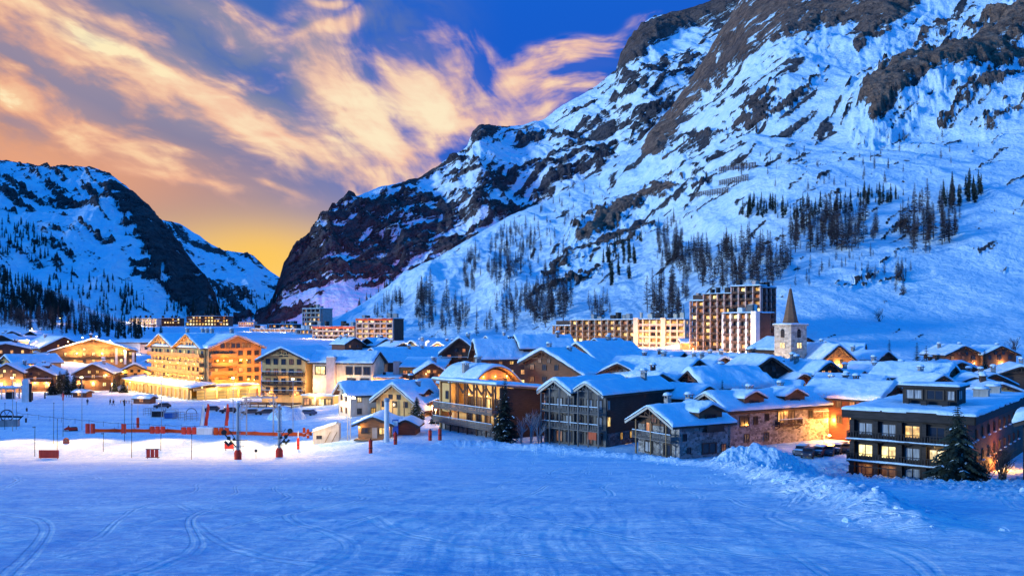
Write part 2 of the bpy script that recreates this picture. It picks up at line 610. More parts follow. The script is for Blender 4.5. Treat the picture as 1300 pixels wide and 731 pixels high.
def grid_object(name, P, closed_az=False, mats=None, attrs=None, smooth=True):
    n, m = P.shape[:2]
    idx = np.arange(n * m).reshape(n, m)
    q = np.stack([idx[:-1, :-1], idx[1:, :-1], idx[1:, 1:], idx[:-1, 1:]], -1).reshape(-1, 4)
    me = bpy.data.meshes.new(name)
    me.vertices.add(n * m)
    me.vertices.foreach_set("co", P.reshape(-1, 3).astype(np.float32).ravel())
    me.loops.add(q.size)
    me.loops.foreach_set("vertex_index", q.astype(np.int32).ravel())
    me.polygons.add(len(q))
    me.polygons.foreach_set("loop_start", np.arange(0, q.size, 4, dtype=np.int32))
    me.polygons.foreach_set("loop_total", np.full(len(q), 4, dtype=np.int32))
    if smooth:
        me.polygons.foreach_set("use_smooth", np.ones(len(q), bool))
    for k, a in (attrs or {}).items():
        at = me.attributes.new(k, 'FLOAT', 'POINT')
        at.data.foreach_set("value", a.astype(np.float32).ravel())
    for mt in mats or []:
        me.materials.append(mt)
    me.update()
    me.validate()
    return put(name, me)


def build_ground():
    az = np.concatenate([np.linspace(-180, -40, 60)[:-1], np.linspace(-40, 40, 780), np.linspace(40, 180, 60)[1:]])
    az = np.radians(az)
    r = [1.0]
    while r[-1] < 7500:
        q = r[-1]
        r.append(q * (1.05 if q < 12 else 1.0105 if q < 60 else 1.0085 if q < 175 else 1.02 if q < 700 else 1.06))
    r = np.array(r)
    A, R = np.meshgrid(az, r, indexing='ij')
    x, y = R * np.sin(A), R * np.cos(A)
    z = ground_np(x, y)
    P = np.stack([x, y, z], -1)[:, ::1]
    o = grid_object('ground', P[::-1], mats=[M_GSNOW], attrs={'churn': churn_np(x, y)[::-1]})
    tag(o, 'snow covered ski slope and valley floor', None, None, 'structure')
    return o


def build_clods():
    """Broken lumps of snow thrown out along the berm and over the churned ground."""
    r = random.Random(21)
    mb = MB()
    n = 0
    while n < 520:
        if r.random() < 0.35:
            k = r.randrange(1, len(BERM) - 1)
            a, b = BERM[k], BERM[k + 1] if k + 1 < len(BERM) else BERM[k]
            t = r.random()
            x, y = a[0] + (b[0] - a[0]) * t + r.gauss(0, 1.2), a[1] + (b[1] - a[1]) * t + r.gauss(0, 1.2)
        else:
            y = 24 + 88 * r.random() ** 0.8
            x = wx(r.uniform(880, 1330), y)
            if float(churn_np(np.array([x]), np.array([y]))[0]) < 0.35:
                n += 0.2
                continue
        n += 1
        s = 0.05 + 0.17 * r.random() ** 3
        z = gz(x, y)
        R = Matrix.Rotation(r.uniform(0, 6.3), 3, 'Z') @ Matrix.Rotation(r.uniform(-.7, .7), 3, 'X')
        vs = []
        for i in range(3):
            for j in range(6):
                a_ = pi * 2 * j / 6
                rr = (0.8, 1.0, 0.55)[i] * r.uniform(0.7, 1.15)
                vs.append(R @ Vector((cos(a_) * rr * 1.2, sin(a_) * rr * 0.9, (-0.6, 0.0, 0.55)[i] * r.uniform(.8, 1.2))) * s + Vector((x, y, z + s * 0.12)))
        fs = [(i * 6 + j, i * 6 + (j + 1) % 6, (i + 1) * 6 + (j + 1) % 6, (i + 1) * 6 + j) for i in range(2) for j in range(6)] + [tuple(range(12, 18)), tuple(range(5, -1, -1))]
        mb.add(vs, fs)
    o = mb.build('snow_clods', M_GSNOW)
    tag(o, 'broken lumps of snow scattered beside the piste edge', 'snow clods', None, 'stuff')


def build_heap():
    n = 150
    c = gp(968, 112)
    u = np.linspace(-1, 1, n)
    U, V = np.meshgrid(u, u, indexing='ij')
    x, y = c.x + U * 8.2, c.y + V * 5.0
    h = 3.3 * np.exp(-((U * 1.55 - 0.12) ** 2 + (V * 1.6) ** 2) * 1.15) * (1 + 0.28 * fbm(x * 0.35, y * 0.35, 2, 3))
    h += 1.3 * np.exp(-((U * 2.6 + 1.35) ** 2 + (V * 2.2) ** 2) * 1.6)
    h = h + (0.22 * fbm(x * 1.0, y * 1.0, 4, 8) + 0.20 * np.maximum(fbm(x * 2.6, y * 2.6, 3, 12), 0)) * sstep(0.1, 1.0, h)
    edge = np.maximum(np.abs(U), np.abs(V))
    g = ground_np(x, y)
    z = g + h * (1 - sstep(0.8, 1.0, edge)) - 0.35 * sstep(0.82, 1.0, edge) - 0.02
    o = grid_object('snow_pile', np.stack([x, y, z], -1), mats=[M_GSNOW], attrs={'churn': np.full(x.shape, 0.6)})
    tag(o, 'big ploughed heap of lumpy snow in front of the stone chalet', 'snow pile')


# ------------------------------------------------------------------ mountains
MTN = {}


def curve(u, pts, soft=0.0):
    p = np.array(pts, float)
    if not soft:
        return np.interp(u, p[:, 0], p[:, 1])
    return sum(np.interp(u + soft * k, p[:, 0], p[:, 1]) for k in np.linspace(-1, 1, 21)) / 21


def band(U, PY, pts, w, soft=0.5):
    """1 inside a strip that follows a line of (bearing, height) points."""
    d, _ = dist_poly(U, PY, pts)
    return 1 - sstep(w * (1 - soft), w * (1 + soft), d)


def mountain(key, name, label, cols, rows, foot, ridge, dfoot, dridge, power, rockfn, amp, seed, vpow=1.0, back=0.55, tilt=0.6, cliff=6.0):
    u = cols
    t = np.linspace(0, 1, rows) ** vpow
    U, T = np.meshgrid(u, t, indexing='ij')
    fy, ry = curve(U, foot, 120), curve(U, ridge)
    df, dr = curve(U, dfoot, 120), curve(U, dridge, 120)
    Y = df + (dr - df) * T
    z0, z1 = (HY - fy) / F * df, (HY - ry) / F * dr
    z = z0 + (z1 - z0) * T ** power
    x = (U - CX) / F * Y
    PY = HY - z / Y * F
    n1 = fbm(x * 0.004 + z * 0.002, Y * 0.003 + z * 0.004, 6, seed)
    rg = ridged(x * 0.0052 + z * 0.004, Y * 0.0022 - z * 0.005, 6, seed + 2)
    e = np.sqrt(np.clip(T * 3, 0, 1)) * np.clip((1.0 - T) * 12, 0.25, 1)
    # streaks that lean the way the strata do
    un, pn_ = U / 100.0, PY / 100.0
    a = tilt
    wq = 0.25 * fbm(un * 1.2, pn_ * 1.2, 3, seed + 9)
    s1 = fbm((un * cos(a) - pn_ * sin(a)) * 1.4 + wq, (un * sin(a) + pn_ * cos(a)) * 12.0 + wq * 3, 6, seed + 7, 0.62)
    s2 = fbm(un * 6.0, pn_ * 10.0, 5, seed + 11, 0.65)
    rock, tint, push = rockfn(U, PY, T, s1, s2, n1)
    z = z + e * (amp * (0.55 * n1 + 0.75 * (rg - 0.6)) + push + sstep(0.45, 0.8, rock) * cliff * (0.4 + ridged(x * 0.02, z * 0.016, 4, seed + 4)))
    z = z + e * amp * 0.05 * fbm(x * 0.03, Y * 0.03 + z * 0.03, 3, seed + 6)
    P = np.stack([x, Y, z], -1)
    MTN[key] = (u, P.copy(), -P[..., 2] / P[..., 1] * F + HY, T)
    # the far side of the mountain falls away behind the ridge
    nb = 14
    bt = np.linspace(0, 1, nb + 1)[1:]
    Yb = dr[:, -1:] * (1 + back * bt[None, :])
    xb = (u[:, None] - CX) / F * Yb
    zb = P[:, -1:, 2] + (-60 - P[:, -1:, 2]) * (bt[None, :] ** 1.25) + 14 * fbm(xb * 0.004, Yb * 0.004, 3, seed)
    P = np.concatenate([P, np.stack([xb, Yb, zb], -1)], 1)
    rk = np.concatenate([rock, np.repeat(rock[:, -1:], nb, 1)], 1)
    tn = np.concatenate([tint, np.repeat(tint[:, -1:], nb, 1)], 1)
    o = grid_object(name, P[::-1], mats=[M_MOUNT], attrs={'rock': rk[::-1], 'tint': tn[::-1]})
    tag(o, label, None, None, 'structure')
    return o


def build_mountains():
    # the big snowy slope on the right
    RIDGE_R = [(360, 424), (420, 404), (460, 384), (500, 361), (560, 324), (620, 289), (700, 250), (760, 214), (815, 178), (850, 140), (880, 98), (905, 58), (930, 18), (950, -18), (1000, -70), (1100, -110), (1300, -170), (1750, -260)]

    def rock_r(U, PY, T, s1, s2, n1):
        r = np.full(U.shape, 0.10)
        t = np.zeros(U.shape)
        push = np.zeros(U.shape)
        wob = PY + 9 * s2
        wu = U + 9 * s1
        for pts, w, tn, ps in (
                ([(826, 192), (845, 165), (868, 128), (890, 92), (905, 55), (935, 15)], 15, 0.75, 14),
                ([(850, 150), (880, 120), (925, 80), (968, 58), (1000, 40)], 11, 0.45, 10),
                ([(925, 45), (975, 18), (1020, 5), (1050, -20)], 26, 0.6, 26),
                ([(985, 45), (1030, 28), (1080, 22), (1120, 30), (1160, -12), (1200, -40)], 25, 0.6, 24),
                ([(1088, 55), (1105, 46), (1130, 30)], 15, 0.5, 10),
                ([(1112, 134), (1135, 120), (1160, 104), (1195, 92), (1225, 82), (1262, 58), (1310, 22)], 19, 1.3, 26),
                ([(1210, 100), (1245, 88), (1280, 74), (1320, 62)], 9, 0.6, 8),
                ([(1170, 50), (1210, 34), (1250, 22)], 6, 0.4, 5),
                ([(960, 150), (1000, 128), (1040, 100)], 3.5, 0.3, 3), ([(915, 172), (950, 150), (985, 118)], 4.0, 0.3, 3), ([(1215, 132), (1250, 118), (1300, 104)], 5, 0.5, 5), ([(1190, 150), (1215, 140)], 4, 0.5, 3), ([(1255, 152), (1300, 135)], 5, 0.5, 4),
                ([(840, 205), (868, 190), (900, 178)], 4.5, 0.3, 4), ([(1100, 98), (1150, 78), (1190, 66)], 3, 0.4, 3), ([(705, 372), (735, 358), (765, 346)], 3.5, 0.3, 2), ([(770, 318), (800, 306), (830, 290)], 3.5, 0.3, 3), ([(1060, 352), (1110, 340), (1150, 335)], 2.5, 0.2, 2),
                ([(738, 302), (762, 286), (795, 263), (822, 250), (852, 242)], 8.5, 0.65, 9),
                ([(700, 344), (735, 322), (768, 306), (800, 292)], 6.5, 0.3, 4),
                ([(690, 352), (715, 332), (740, 306)], 4.5, 0.3, 4),
                ([(836, 246), (862, 240), (895, 236)], 3.5, 0.3, 3)):
            b = band(wu, wob, pts, w, 0.45)
            r = np.maximum(r, b * ((0.72 if tn < 1 else 0.80) + 0.26 * s1 + 0.08 * s2))
            t = np.maximum(t, b * min(1.0, tn * 1.25))
            push = np.maximum(push, band(wu, wob, pts, w * 1.35, 0.95) * ps * 0.8)
        dens = 0.10 * np.ones(U.shape)
        for cx, cy, sx, sy, w in ((870, 190, 80, 60, 0.26), (960, 110, 90, 60, 0.16), (1010, 140, 60, 25, 0.10), (760, 330, 70, 40, 0.22), (1230, 110, 90, 40, 0.20), (1280, 40, 80, 50, 0.2),
                                  (1110, 150, 140, 40, 0.10), (1080, 230, 220, 40, 0.08), (790, 300, 60, 40, 0.12), (930, 200, 60, 40, 0.1), (1170, 330, 60, 20, 0.06), (700, 300, 80, 40, -0.1), (1150, 400, 250, 60, -0.2), (560, 390, 120, 50, -0.25)):
            dens = dens + w * np.exp(-((U - cx) / sx) ** 2 - ((PY - cy) / sy) ** 2)
        r = np.maximum(r, np.clip(dens - 0.08 + 0.56 * s1 + 0.16 * s2, 0, 0.66))
        # terraces and avalanche paths across the slope
        for pts, w, ps in (([(840, 178), (930, 160), (1020, 152), (1095, 158), (1120, 164), (1300, 158)], 5, -4), ([(800, 252), (960, 200), (1130, 180), (1300, 195)], 4, -3), ([(900, 232), (1100, 212), (1300, 222)], 4, -3),
                           ([(720, 372), (790, 330), (900, 300)], 6, -4), ([(1010, 330), (1090, 348), (1180, 330)], 5, -3)):
            push = push + band(U, PY, pts, w, 0.8) * ps
        return r, t, push

    mountain('right', 'mountain', 'broad snow covered mountainside with brown rock bands behind the village', np.linspace(352, 1720, 860), 430,
             [(352, 437), (600, 440), (800, 447), (1000, 462), (1300, 478), (1750, 490)], RIDGE_R,
             [(352, 620), (500, 560), (700, 440), (900, 345), (1000, 315), (1300, 300), (1750, 290)],
             [(352, 700), (420, 800), (600, 1250), (815, 1700), (950, 2300), (1300, 2300), (1750, 2100)], 1.25, rock_r, 26, 5, 1.35, tilt=0.62, cliff=3.5)

    # the cliff mountain in the middle, behind that slope
    RIDGE_M = [(300, 412), (325, 405), (340, 392), (350, 368), (360, 335), (372, 318), (392, 304), (406, 282), (420, 264), (440, 250), (470, 243), (500, 234), (530, 226), (552, 215), (572, 200), (592, 184), (600, 166), (610, 158), (640, 163), (662, 160),
               (690, 149), (720, 130), (760, 106), (782, 90), (788, 72), (800, 52), (815, 30), (832, 20), (860, 17), (882, 12), (910, 2), (940, -12), (1000, -40), (1100, -80)]

    def rock_m(U, PY, T, s1, s2, n1):
        r = 0.40 + 0.30 * np.exp(-((U - 470) / 130) ** 2 - ((PY - 310) / 65) ** 2) + 0.34 * (1 - sstep(360, 400, U + 0.35 * (PY - 330))) + 0.12 * np.exp(-((U - 640) / 110) ** 2 - ((PY - 250) / 30) ** 2)
        for cx, cy, sx, sy, w in ((480, 376, 70, 13, -0.6), (440, 392, 40, 12, -0.4), (640, 198, 80, 20, -0.34), (730, 130, 45, 26, -0.26), (760, 120, 40, 30, -0.15), (835, 60, 60, 10, -0.35), (700, 200, 60, 18, 0.15), (612, 166, 12, 10, 0.5), (720, 168, 70, 16, 0.1),
                                  (580, 205, 30, 12, 0.15), (800, 110, 40, 14, 0.2), (540, 240, 90, 14, -0.16), (860, 45, 40, 10, -0.1), (815, 150, 40, 22, 0.1), (620, 240, 40, 12, -0.12)):
            r = r + w * np.exp(-((U - cx) / sx) ** 2 - ((PY - cy) / sy) ** 2)
        tower = band(U + 4 * s2, PY, [(795, 76), (822, 45), (855, 30), (900, 16), (930, 5)], 15, 0.5)
        r = np.maximum(r, tower * 0.9)
        r = np.clip(r + 0.55 * s1 + 0.25 * s2, 0, 0.74)
        r = np.maximum(r, tower * 0.85)
        return r, tower * 0.35, tower * 25

    mountain('middle', 'mountain', 'steep dark rock mountain with snowy ledges in the middle of the view', np.linspace(296, 1090, 620), 380,
             [(296, 424), (340, 424), (400, 424), (480, 410), (600, 372), (800, 300), (1100, 120)], RIDGE_M,
             [(296, 1500), (400, 1350), (600, 1500), (1100, 2300)],
             [(296, 1600), (345, 1700), (420, 2000), (600, 2900), (800, 3300), (1100, 3300)], 1.0, rock_m, 48, 21, 1.0, tilt=0.42, cliff=14)

    # the left mountain
    def rock_l(U, PY, T, s1, s2, n1):
        r = 0.25 + 0.70 * sstep(0, 16, U - (142 + (PY - 255) * 0.62) + 16 * s2) * sstep(225, 258, PY) + 0.30 * (1 - sstep(205, 262, PY)) * 0.7
        for cx, cy, sx, sy, w in ((60, 275, 60, 10, -0.3), (90, 300, 60, 10, -0.15), (55, 248, 60, 8, 0.22), (70, 262, 60, 5, 0.15), (140, 275, 30, 12, -0.2), (150, 330, 60, 30, 0.08), (130, 370, 90, 26, -0.34), (220, 385, 30, 20, -0.3), (60, 345, 80, 22, -0.25), (180, 345, 26, 12, 0.2), (215, 372, 26, 8, 0.2), (215, 340, 12, 14, -0.15)):
            r = r + w * np.exp(-((U - cx) / sx) ** 2 - ((PY - cy) / sy) ** 2)
        return np.clip(r + 0.52 * s1 + 0.26 * s2, 0, 0.76), np.zeros(U.shape), np.zeros(U.shape)

    mountain('left', 'mountain', 'snowy rounded mountain with a dark cliff on its valley side at the left', np.linspace(-260, 292, 560), 340,
             [(-260, 424), (292, 424)], [(-260, 150), (-120, 185), (-40, 200), (0, 204), (20, 207), (45, 210), (90, 212), (118, 214), (140, 221), (160, 236), (190, 262), (215, 292), (240, 325), (262, 350), (273, 372), (280, 402), (292, 416)],
             [(-260, 1000), (0, 1150), (292, 1350)], [(-260, 2200), (0, 2400), (140, 2300), (292, 1700)], 0.95, rock_l, 40, 41, 1.0, tilt=-0.42, cliff=12)

    # the far mountain that closes the valley
    def rock_f(U, PY, T, s1, s2, n1):
        r = 0.16 + 0.40 * np.exp(-((PY - 374) / 14) ** 2) + 0.2 * band(U, PY, [(215, 284), (250, 305), (275, 318)], 7) + 0.12 * (1 - sstep(0, 12, PY - curve(U, [(200, 280), (300, 318), (350, 350)])))
        return np.clip(r + 0.58 * s1 + 0.2 * s2, 0, 1), np.zeros(U.shape), np.zeros(U.shape)

    mountain('far', 'mountain', 'distant snowy mountain closing the valley between the two cliffs', np.linspace(170, 420, 260), 200,
             [(170, 424), (420, 424)], [(170, 262), (200, 278), (214, 280), (228, 284), (262, 306), (285, 317), (305, 320), (322, 325), (335, 338), (344, 346), (358, 356), (380, 372), (420, 400)],
             [(170, 2600), (420, 2600)], [(170, 4300), (420, 4300)], 1.0, rock_f, 55, 61, 1.0, tilt=-0.5)

    # the wooded spur low at the left edge
    def rock_h(U, PY, T, s1, s2, n1):
        return np.clip(0.15 + 0.25 * s1 + 0.1 * s2, 0, 1), np.zeros(U.shape), np.zeros(U.shape)

    mountain('spur', 'hill', 'low snowy spur covered with dark spruces at the left edge', np.linspace(-260, 250, 300), 120,
             [(-260, 432), (0, 436), (120, 436), (250, 430)], [(-260, 300), (-60, 334), (0, 350), (40, 362), (80, 382), (120, 400), (160, 413), (200, 420), (250, 425)],
             [(-260, 420), (0, 440), (250, 560)], [(-260, 760), (0, 800), (120, 860), (250, 900)], 1.0, rock_h, 7, 71, 1.0, tilt=-0.4)


def on_slope(name, px, py):
    """The point of a mountain's face that is seen at a bearing px and a height py, from below."""
    u, P, PY, T = MTN[name]
    i = int(np.clip(np.searchsorted(u, px), 1, len(u) - 1))
    c = PY[i]
    j = np.nonzero(c <= py)[0]
    if len(j) == 0:
        return None
    return Vector(P[i, j[0]])


# ------------------------------------------------------------------ sky, sun, camera
def build_sky():
    w = bpy.data.worlds.new('World')
    SC.world = w
    w.use_nodes = True
    nt = NT(w.node_tree)
    for nd in list(nt.n):
        nt.n.remove(nd)
    g = nt.coord('Generated')
    x, y, z = nt.sep(g)
    u = nt.math('ARCTAN2', x, y)
    v = nt.math('ARCSINE', z)

    def UV(px, py):
        a = atan((px - CX) / F)
        return a, atan((HY - py) / F * cos(a))

    warp = nt.noise(nt.comb(u * 6.0, v * 9.0, 0.3), 1.0, 2, 0.5) - 0.5
    warp2 = nt.noise(nt.comb(u * 6.0, v * 9.0, 7.3), 1.0, 2, 0.5) - 0.5
    uw, vw = u + warp * 0.08, v + warp2 * 0.06

    def blob(px, py, sx, sy, ang, warped=True):
        cu, cv = UV(px, py)
        a = radians(ang)
        dx, dy = (uw if warped else u) - cu, (vw if warped else v) - cv
        p = dx * (cos(a) / (sx / F)) + dy * (sin(a) / (sx / F))
        q = dx * (-sin(a) / (sy / F)) + dy * (cos(a) / (sy / F))
        return (p * p * -1.0 - q * q).exp()

    # streaks that fan out from the right, at two sizes, with a finer ripple across them
    def streaks(ang, f1, f2, z0):
        ca, sa = cos(radians(ang)), sin(radians(ang))
        pa = uw * ca + vw * sa
        pb = vw * ca - uw * sa
        a = nt.noise(nt.comb(pa * f1, pb * f2, z0), 1.0, 4, 0.52)
        b = nt.noise(nt.comb(pa * f1 * 2.2, pb * f2 * 2.3, z0 + 3.0), 1.0, 4, 0.55)
        return a * 0.58 + b * 0.42
    sa_, sb_, sc_ = streaks(-26, 7.5, 19.0, 1.7), streaks(-50, 8.0, 16.0, 6.2), streaks(9, 8.0, 24.0, 12.0)
    kb = nt.smooth(u, -0.27, -0.17)
    kc = nt.smooth(u, -0.03, 0.05)
    st1 = sa_ * (1.0 - kb) + sb_ * kb * (1.0 - kc) + sc_ * kc
    st2 = nt.noise(nt.comb(uw * 7.0, vw * 26.0, 5.1), 1.0, 7, 0.6)
    st = nt.smooth(st1 * 0.78 + st2 * 0.22, 0.37, 0.63, mode='LINEAR')
    st3 = nt.noise(nt.comb(uw * 40.0, vw * 70.0, 9.4), 1.0, 4, 0.6)

    # clear sky: gold over the gap in the mountains, lilac grey above, deep blue overhead and behind
    d = v * 1.15 + (u + 0.36) * 0.66 + (st1 - 0.5) * 0.16
    blue_hi = nt.mixc(nt.smooth(v, 0.30, 0.75), (0.002, 0.10, 0.60), ZENITH)
    blue = nt.mixc(nt.smooth(u, -0.42, 0.02), (0.055, 0.15, 0.44), blue_hi)
    grey = nt.mixc(nt.smooth(u, -0.5, -0.05), (0.30, 0.20, 0.24), (0.29, 0.29, 0.35))
    base = nt.mixc(nt.smooth(d, 0.10, 0.40), grey, blue)
    base = nt.mixc(nt.smooth(v, 0.045, 0.165, 1.0, 0.0) * nt.smooth(u, -0.05, 0.30, 1.0, 0.0) * 0.95, base, nt.mixc(nt.smooth(v, 0.06, 0.165), (1.0, 0.64, 0.20), (0.72, 0.46, 0.31)))
    base = nt.mixc(blob(330, 330, 85, 42, 0, False) * 0.85, base, (1.0, 0.58, 0.09))
    base = nt.mixc(blob(50, 205, 190, 42, -10), base, (0.80, 0.36, 0.20))
    base = nt.mixc(nt.smooth(st, 0.62, 0.15) * nt.smooth(v, 0.15, 0.24) * nt.smooth(u, 0.0, -0.25) * 0.85, base, (0.15, 0.20, 0.38))
    # the rest of the dome
    back = nt.smooth(nt.math('ABSOLUTE', u), 0.75, 1.5)
    base = nt.mixc(nt.smooth(v, 0.36, 0.62).max(back), base, ZENITH)
    base = nt.mixc(nt.smooth(v, -0.05, 0.0, 1.0, 0.0), base, (0.10, 0.14, 0.22))

    # cloud cover
    cover = None
    for b, wt in ((blob(110, 62, 150, 52, -25), 0.85), (blob(230, 110, 190, 44, -28), 0.85), (blob(90, 150, 200, 34, -20), 0.85), (blob(330, 165, 180, 36, -24), 1.0), (blob(436, 108, 44, 72, 24), 1.15), (blob(470, 172, 95, 34, -38), 1.15),
                  (blob(556, 112, 62, 58, 16), 0.92), (blob(600, 152, 100, 22, -12), 0.8), (blob(430, 42, 55, 10, 22), 1.05), (blob(422, 17, 26, 6, 10), 0.9), (blob(395, 4, 24, 6, 0), 0.8), (blob(690, 98, 90, 30, 16), 0.95), (blob(735, 62, 62, 15, 10), 0.85), (blob(740, 85, 60, 10, 8), 0.7),
                  (blob(250, 243, 80, 9, -9), 0.85), (blob(345, 252, 38, 5, -18), 0.7), (blob(30, 35, 80, 60, 0), 0.6), (blob(655, 130, 70, 26, 12), 0.7), (blob(520, 205, 80, 18, -25), 0.85), (blob(290, 30, 130, 22, -24), 0.72), (blob(0, 110, 120, 30, -20), 0.7), (blob(815, 22, 30, 8, 8), 0.4), (blob(400, 205, 120, 14, -22), 0.7)):
        cover = b * wt if cover is None else cover.max(b * wt) + cover.min(b * wt) * 0.3
    front = nt.smooth(v, 0.40, 0.52, 1.0, 0.0) * nt.smooth(nt.math('ABSOLUTE', u), 0.9, 1.3, 1.0, 0.0)
    dens = nt.smooth(cover * 0.52 + (st - 0.5) * 1.0 * nt.smooth(cover, 0.02, 0.35), 0.05, 0.60) * front
    glow = nt.smooth(cover * 0.34 + (st - 0.5) * 0.95 + (st2 - 0.5) * 0.7 + blob(115, 45, 36, 16, -12) * 0.55 + blob(185, 76, 26, 12, -20) * 0.35 + blob(440, 150, 60, 60, 20) * 0.2 + (st3 - 0.5) * 0.15, 0.12, 0.86)
    warmth = nt.smooth(u * 0.9 + v * 1.1, -0.42, 0.12)
    edge = nt.mixc(warmth, (0.80, 0.32, 0.18), (0.95, 0.55, 0.38))
    core = nt.mixc(warmth, (1.0, 0.60, 0.30), (1.02, 0.84, 0.55))
    ccol = nt.mixc(glow, edge, core)
    ccol = nt.mixc(nt.smooth(glow, 0.70, 1.0) * nt.smooth(u, -0.30, -0.40), ccol, (1.02, 0.86, 0.52))
    base = nt.mixc(nt.smooth(cover, 0.1, 0.9) * front * nt.smooth(u, -0.02, -0.25, 0.05, 0.42), base, nt.mixc(warmth, (0.62, 0.31, 0.24), (0.45, 0.36, 0.40)))
    skyc = nt.mixc(dens * 0.95, base, ccol)
    bg = nt.node('ShaderNodeBackground')
    nt.setin(bg.inputs[0], skyc)
    bg.inputs[1].default_value = 1.0
    # a last trace of the physical sky
    st_ = nt.node('ShaderNodeTexSky', sky_type='NISHITA')
    st_.sun_disc = False
    st_.sun_elevation = SUN_EL
    st_.sun_rotation = SUN_AZ
    bg2 = nt.node('ShaderNodeBackground')
    nt.l.new(st_.outputs[0], bg2.inputs[0])
    bg2.inputs[1].default_value = 0.006
    add = nt.node('ShaderNodeAddShader')
    nt.l.new(bg.outputs[0], add.inputs[0])
    nt.l.new(bg2.outputs[0], add.inputs[1])
    out = nt.node('ShaderNodeOutputWorld')
    nt.l.new(add.outputs[0], out.inputs[0])


ZENITH = (0.006, 0.265, 1.0)
SUN_AZ, SUN_EL = radians(-104), radians(6.5)     # azimuth from +Y, towards the left


def build_light_and_camera():
    d = Vector((sin(SUN_AZ) * cos(SUN_EL), cos(SUN_AZ) * cos(SUN_EL), sin(SUN_EL)))
    l = bpy.data.lights.new('sun', 'SUN')
    l.energy = 3.0
    l.angle = radians(11)
    l.color = (0.66, 0.88, 1.0)
    o = put('sun', l)
    o.rotation_euler = d.to_track_quat('Z', 'Y').to_euler()
    c = bpy.data.cameras.new('camera')
    c.sensor_width = 36
    c.lens = 36 * F / 1300
    c.shift_y = (HY - 365.5) / 1300
    c.clip_start, c.clip_end = 0.5, 20000
    k = put('camera', c, None, (0, 0, 0))
    k.rotation_euler = (pi / 2, 0, 0)
    SC.camera = k
    SC.view_settings.view_transform = 'Standard'
    SC.view_settings.look = 'None'
    SC.view_settings.exposure = 0
    SC.view_settings.gamma = 1
    SC.cycles.use_denoising = True
    SC.cycles.max_bounces = 5
    SC.cycles.diffuse_bounces = 3
    SC.cycles.glossy_bounces = 2
    SC.cycles.transmission_bounces = 2
    SC.cycles.sample_clamp_indirect = 3.0
    SC.cycles.caustics_reflective = False
    SC.cycles.caustics_refractive = False
# ------------------------------------------------------------------ building kit
_cache = {}
LM = 4.5


def window_meshes(frame, pane):
    k = ('win', frame.name, pane.name)
    if k not in _cache:
        a = MB()
        t = 0.09
        for c, s in (((0, -0.03, 0.5 - t / 2), (1, 0.14, t)), ((0, -0.03, -0.5 + t / 2), (1, 0.14, t)), ((-0.5 + t / 2, -0.03, 0), (t, 0.14, 1 - 2 * t)), ((0.5 - t / 2, -0.03, 0), (t, 0.14, 1 - 2 * t)), ((0, -0.02, 0), (0.05, 0.10, 1 - 2 * t))):
            a.box(c, s)
        b = MB().box((0, -0.012, 0), (1 - 2 * t, 0.02, 1 - 2 * t))
        _cache[k] = (a.mesh('window', frame), b.mesh('pane', pane))
    return _cache[k]


def glow_mesh(pane, frame):
    """One-mesh window for far buildings: pane and frame together."""
    k = ('far', pane.name, frame.name)
    if k not in _cache:
        a = MB().box((0, -0.03, 0), (0.86, 0.06, 0.86), mi=0)
        for c, s in (((0, -0.05, 0.465), (1, 0.1, 0.07)), ((0, -0.05, -0.465), (1, 0.1, 0.07)), ((-0.465, -0.05, 0), (0.07, 0.1, 0.86)), ((0.465, -0.05, 0), (0.07, 0.1, 0.86))):
            a.box(c, s, mi=1)
        _cache[k] = a.mesh('window', [pane, frame])
    return _cache[k]


PANES = {'y': M_LITY, 'o': M_LITO, 'w': M_LITW, 'd': M_DGLASS, 'c': M_CURT, 'm': M_DIM}


def pick(s):
    return s[RND.randrange(len(s))]


def window(parent, x, y, z, w, h, rz=0.0, kind='d', frame=None, far=False):
    frame = frame or M_FRAME_D
    if far:
        return put('window', glow_mesh(PANES[kind], frame), parent, (x, y, z), rz, (w, 1, h))
    a, b = window_meshes(frame, PANES[kind])
    o = put('window', a, parent, (x, y, z), rz, (w, 1, h))
    put('pane', b, o)
    return o


def lamp_light(parent, loc, power, col=(1.0, 0.52, 0.16), r=0.25, spot=None, aim=None, blend=0.6):
    d = bpy.data.lights.new('lamp_light', 'SPOT' if spot else 'POINT')
    d.energy = power * LM
    d.color = col
    d.shadow_soft_size = r
    o = put('lamp_light', d, parent, loc)
    if spot:
        d.spot_size = radians(spot)
        d.spot_blend = blend
        o.rotation_euler = Vector(aim).to_track_quat('-Z', 'Y').to_euler()
    return o


def wall_lamp(parent, x, y, z, rz=0.0, power=150, col=(1.0, 0.52, 0.16), out=0.7, white=False):
    """A lantern on a bracket, and its light."""
    k = ('wl', white)
    if k not in _cache:
        a = MB()
        a.box((0, -0.12, 0.18), (0.07, 0.26, 0.06), mi=1)
        a.cyl((0, -0.24, -0.15), (0, -0.24, 0.12), 0.09, 0.13, 6, mi=0)
        a.cyl((0, -0.24, 0.12), (0, -0.24, 0.22), 0.17, 0.03, 6, mi=1)
        _cache[k] = a.mesh('wall_lamp', [M_LAMPW if white else M_LAMP, M_FRAME_D])
    put('wall_lamp', _cache[k], parent, (x, y, z), rz)
    c, s = cos(rz), sin(rz)
    lamp_light(parent, (x + s * out, y - c * out, z - 0.1), power, col)


class Frame2:
    """A place in a building: origin and turn, in the building's own space."""

    def __init__(self, x=0.0, y=0.0, rz=0.0):
        self.x, self.y, self.rz = x, y, rz
        self.c, self.s = cos(rz), sin(rz)

    def p(self, x, y):
        return self.x + self.c * x - self.s * y, self.y + self.s * x + self.c * y

    def M(self):
        return Matrix.Translation((self.x, self.y, 0)) @ Matrix.Rotation(self.rz, 4, 'Z')


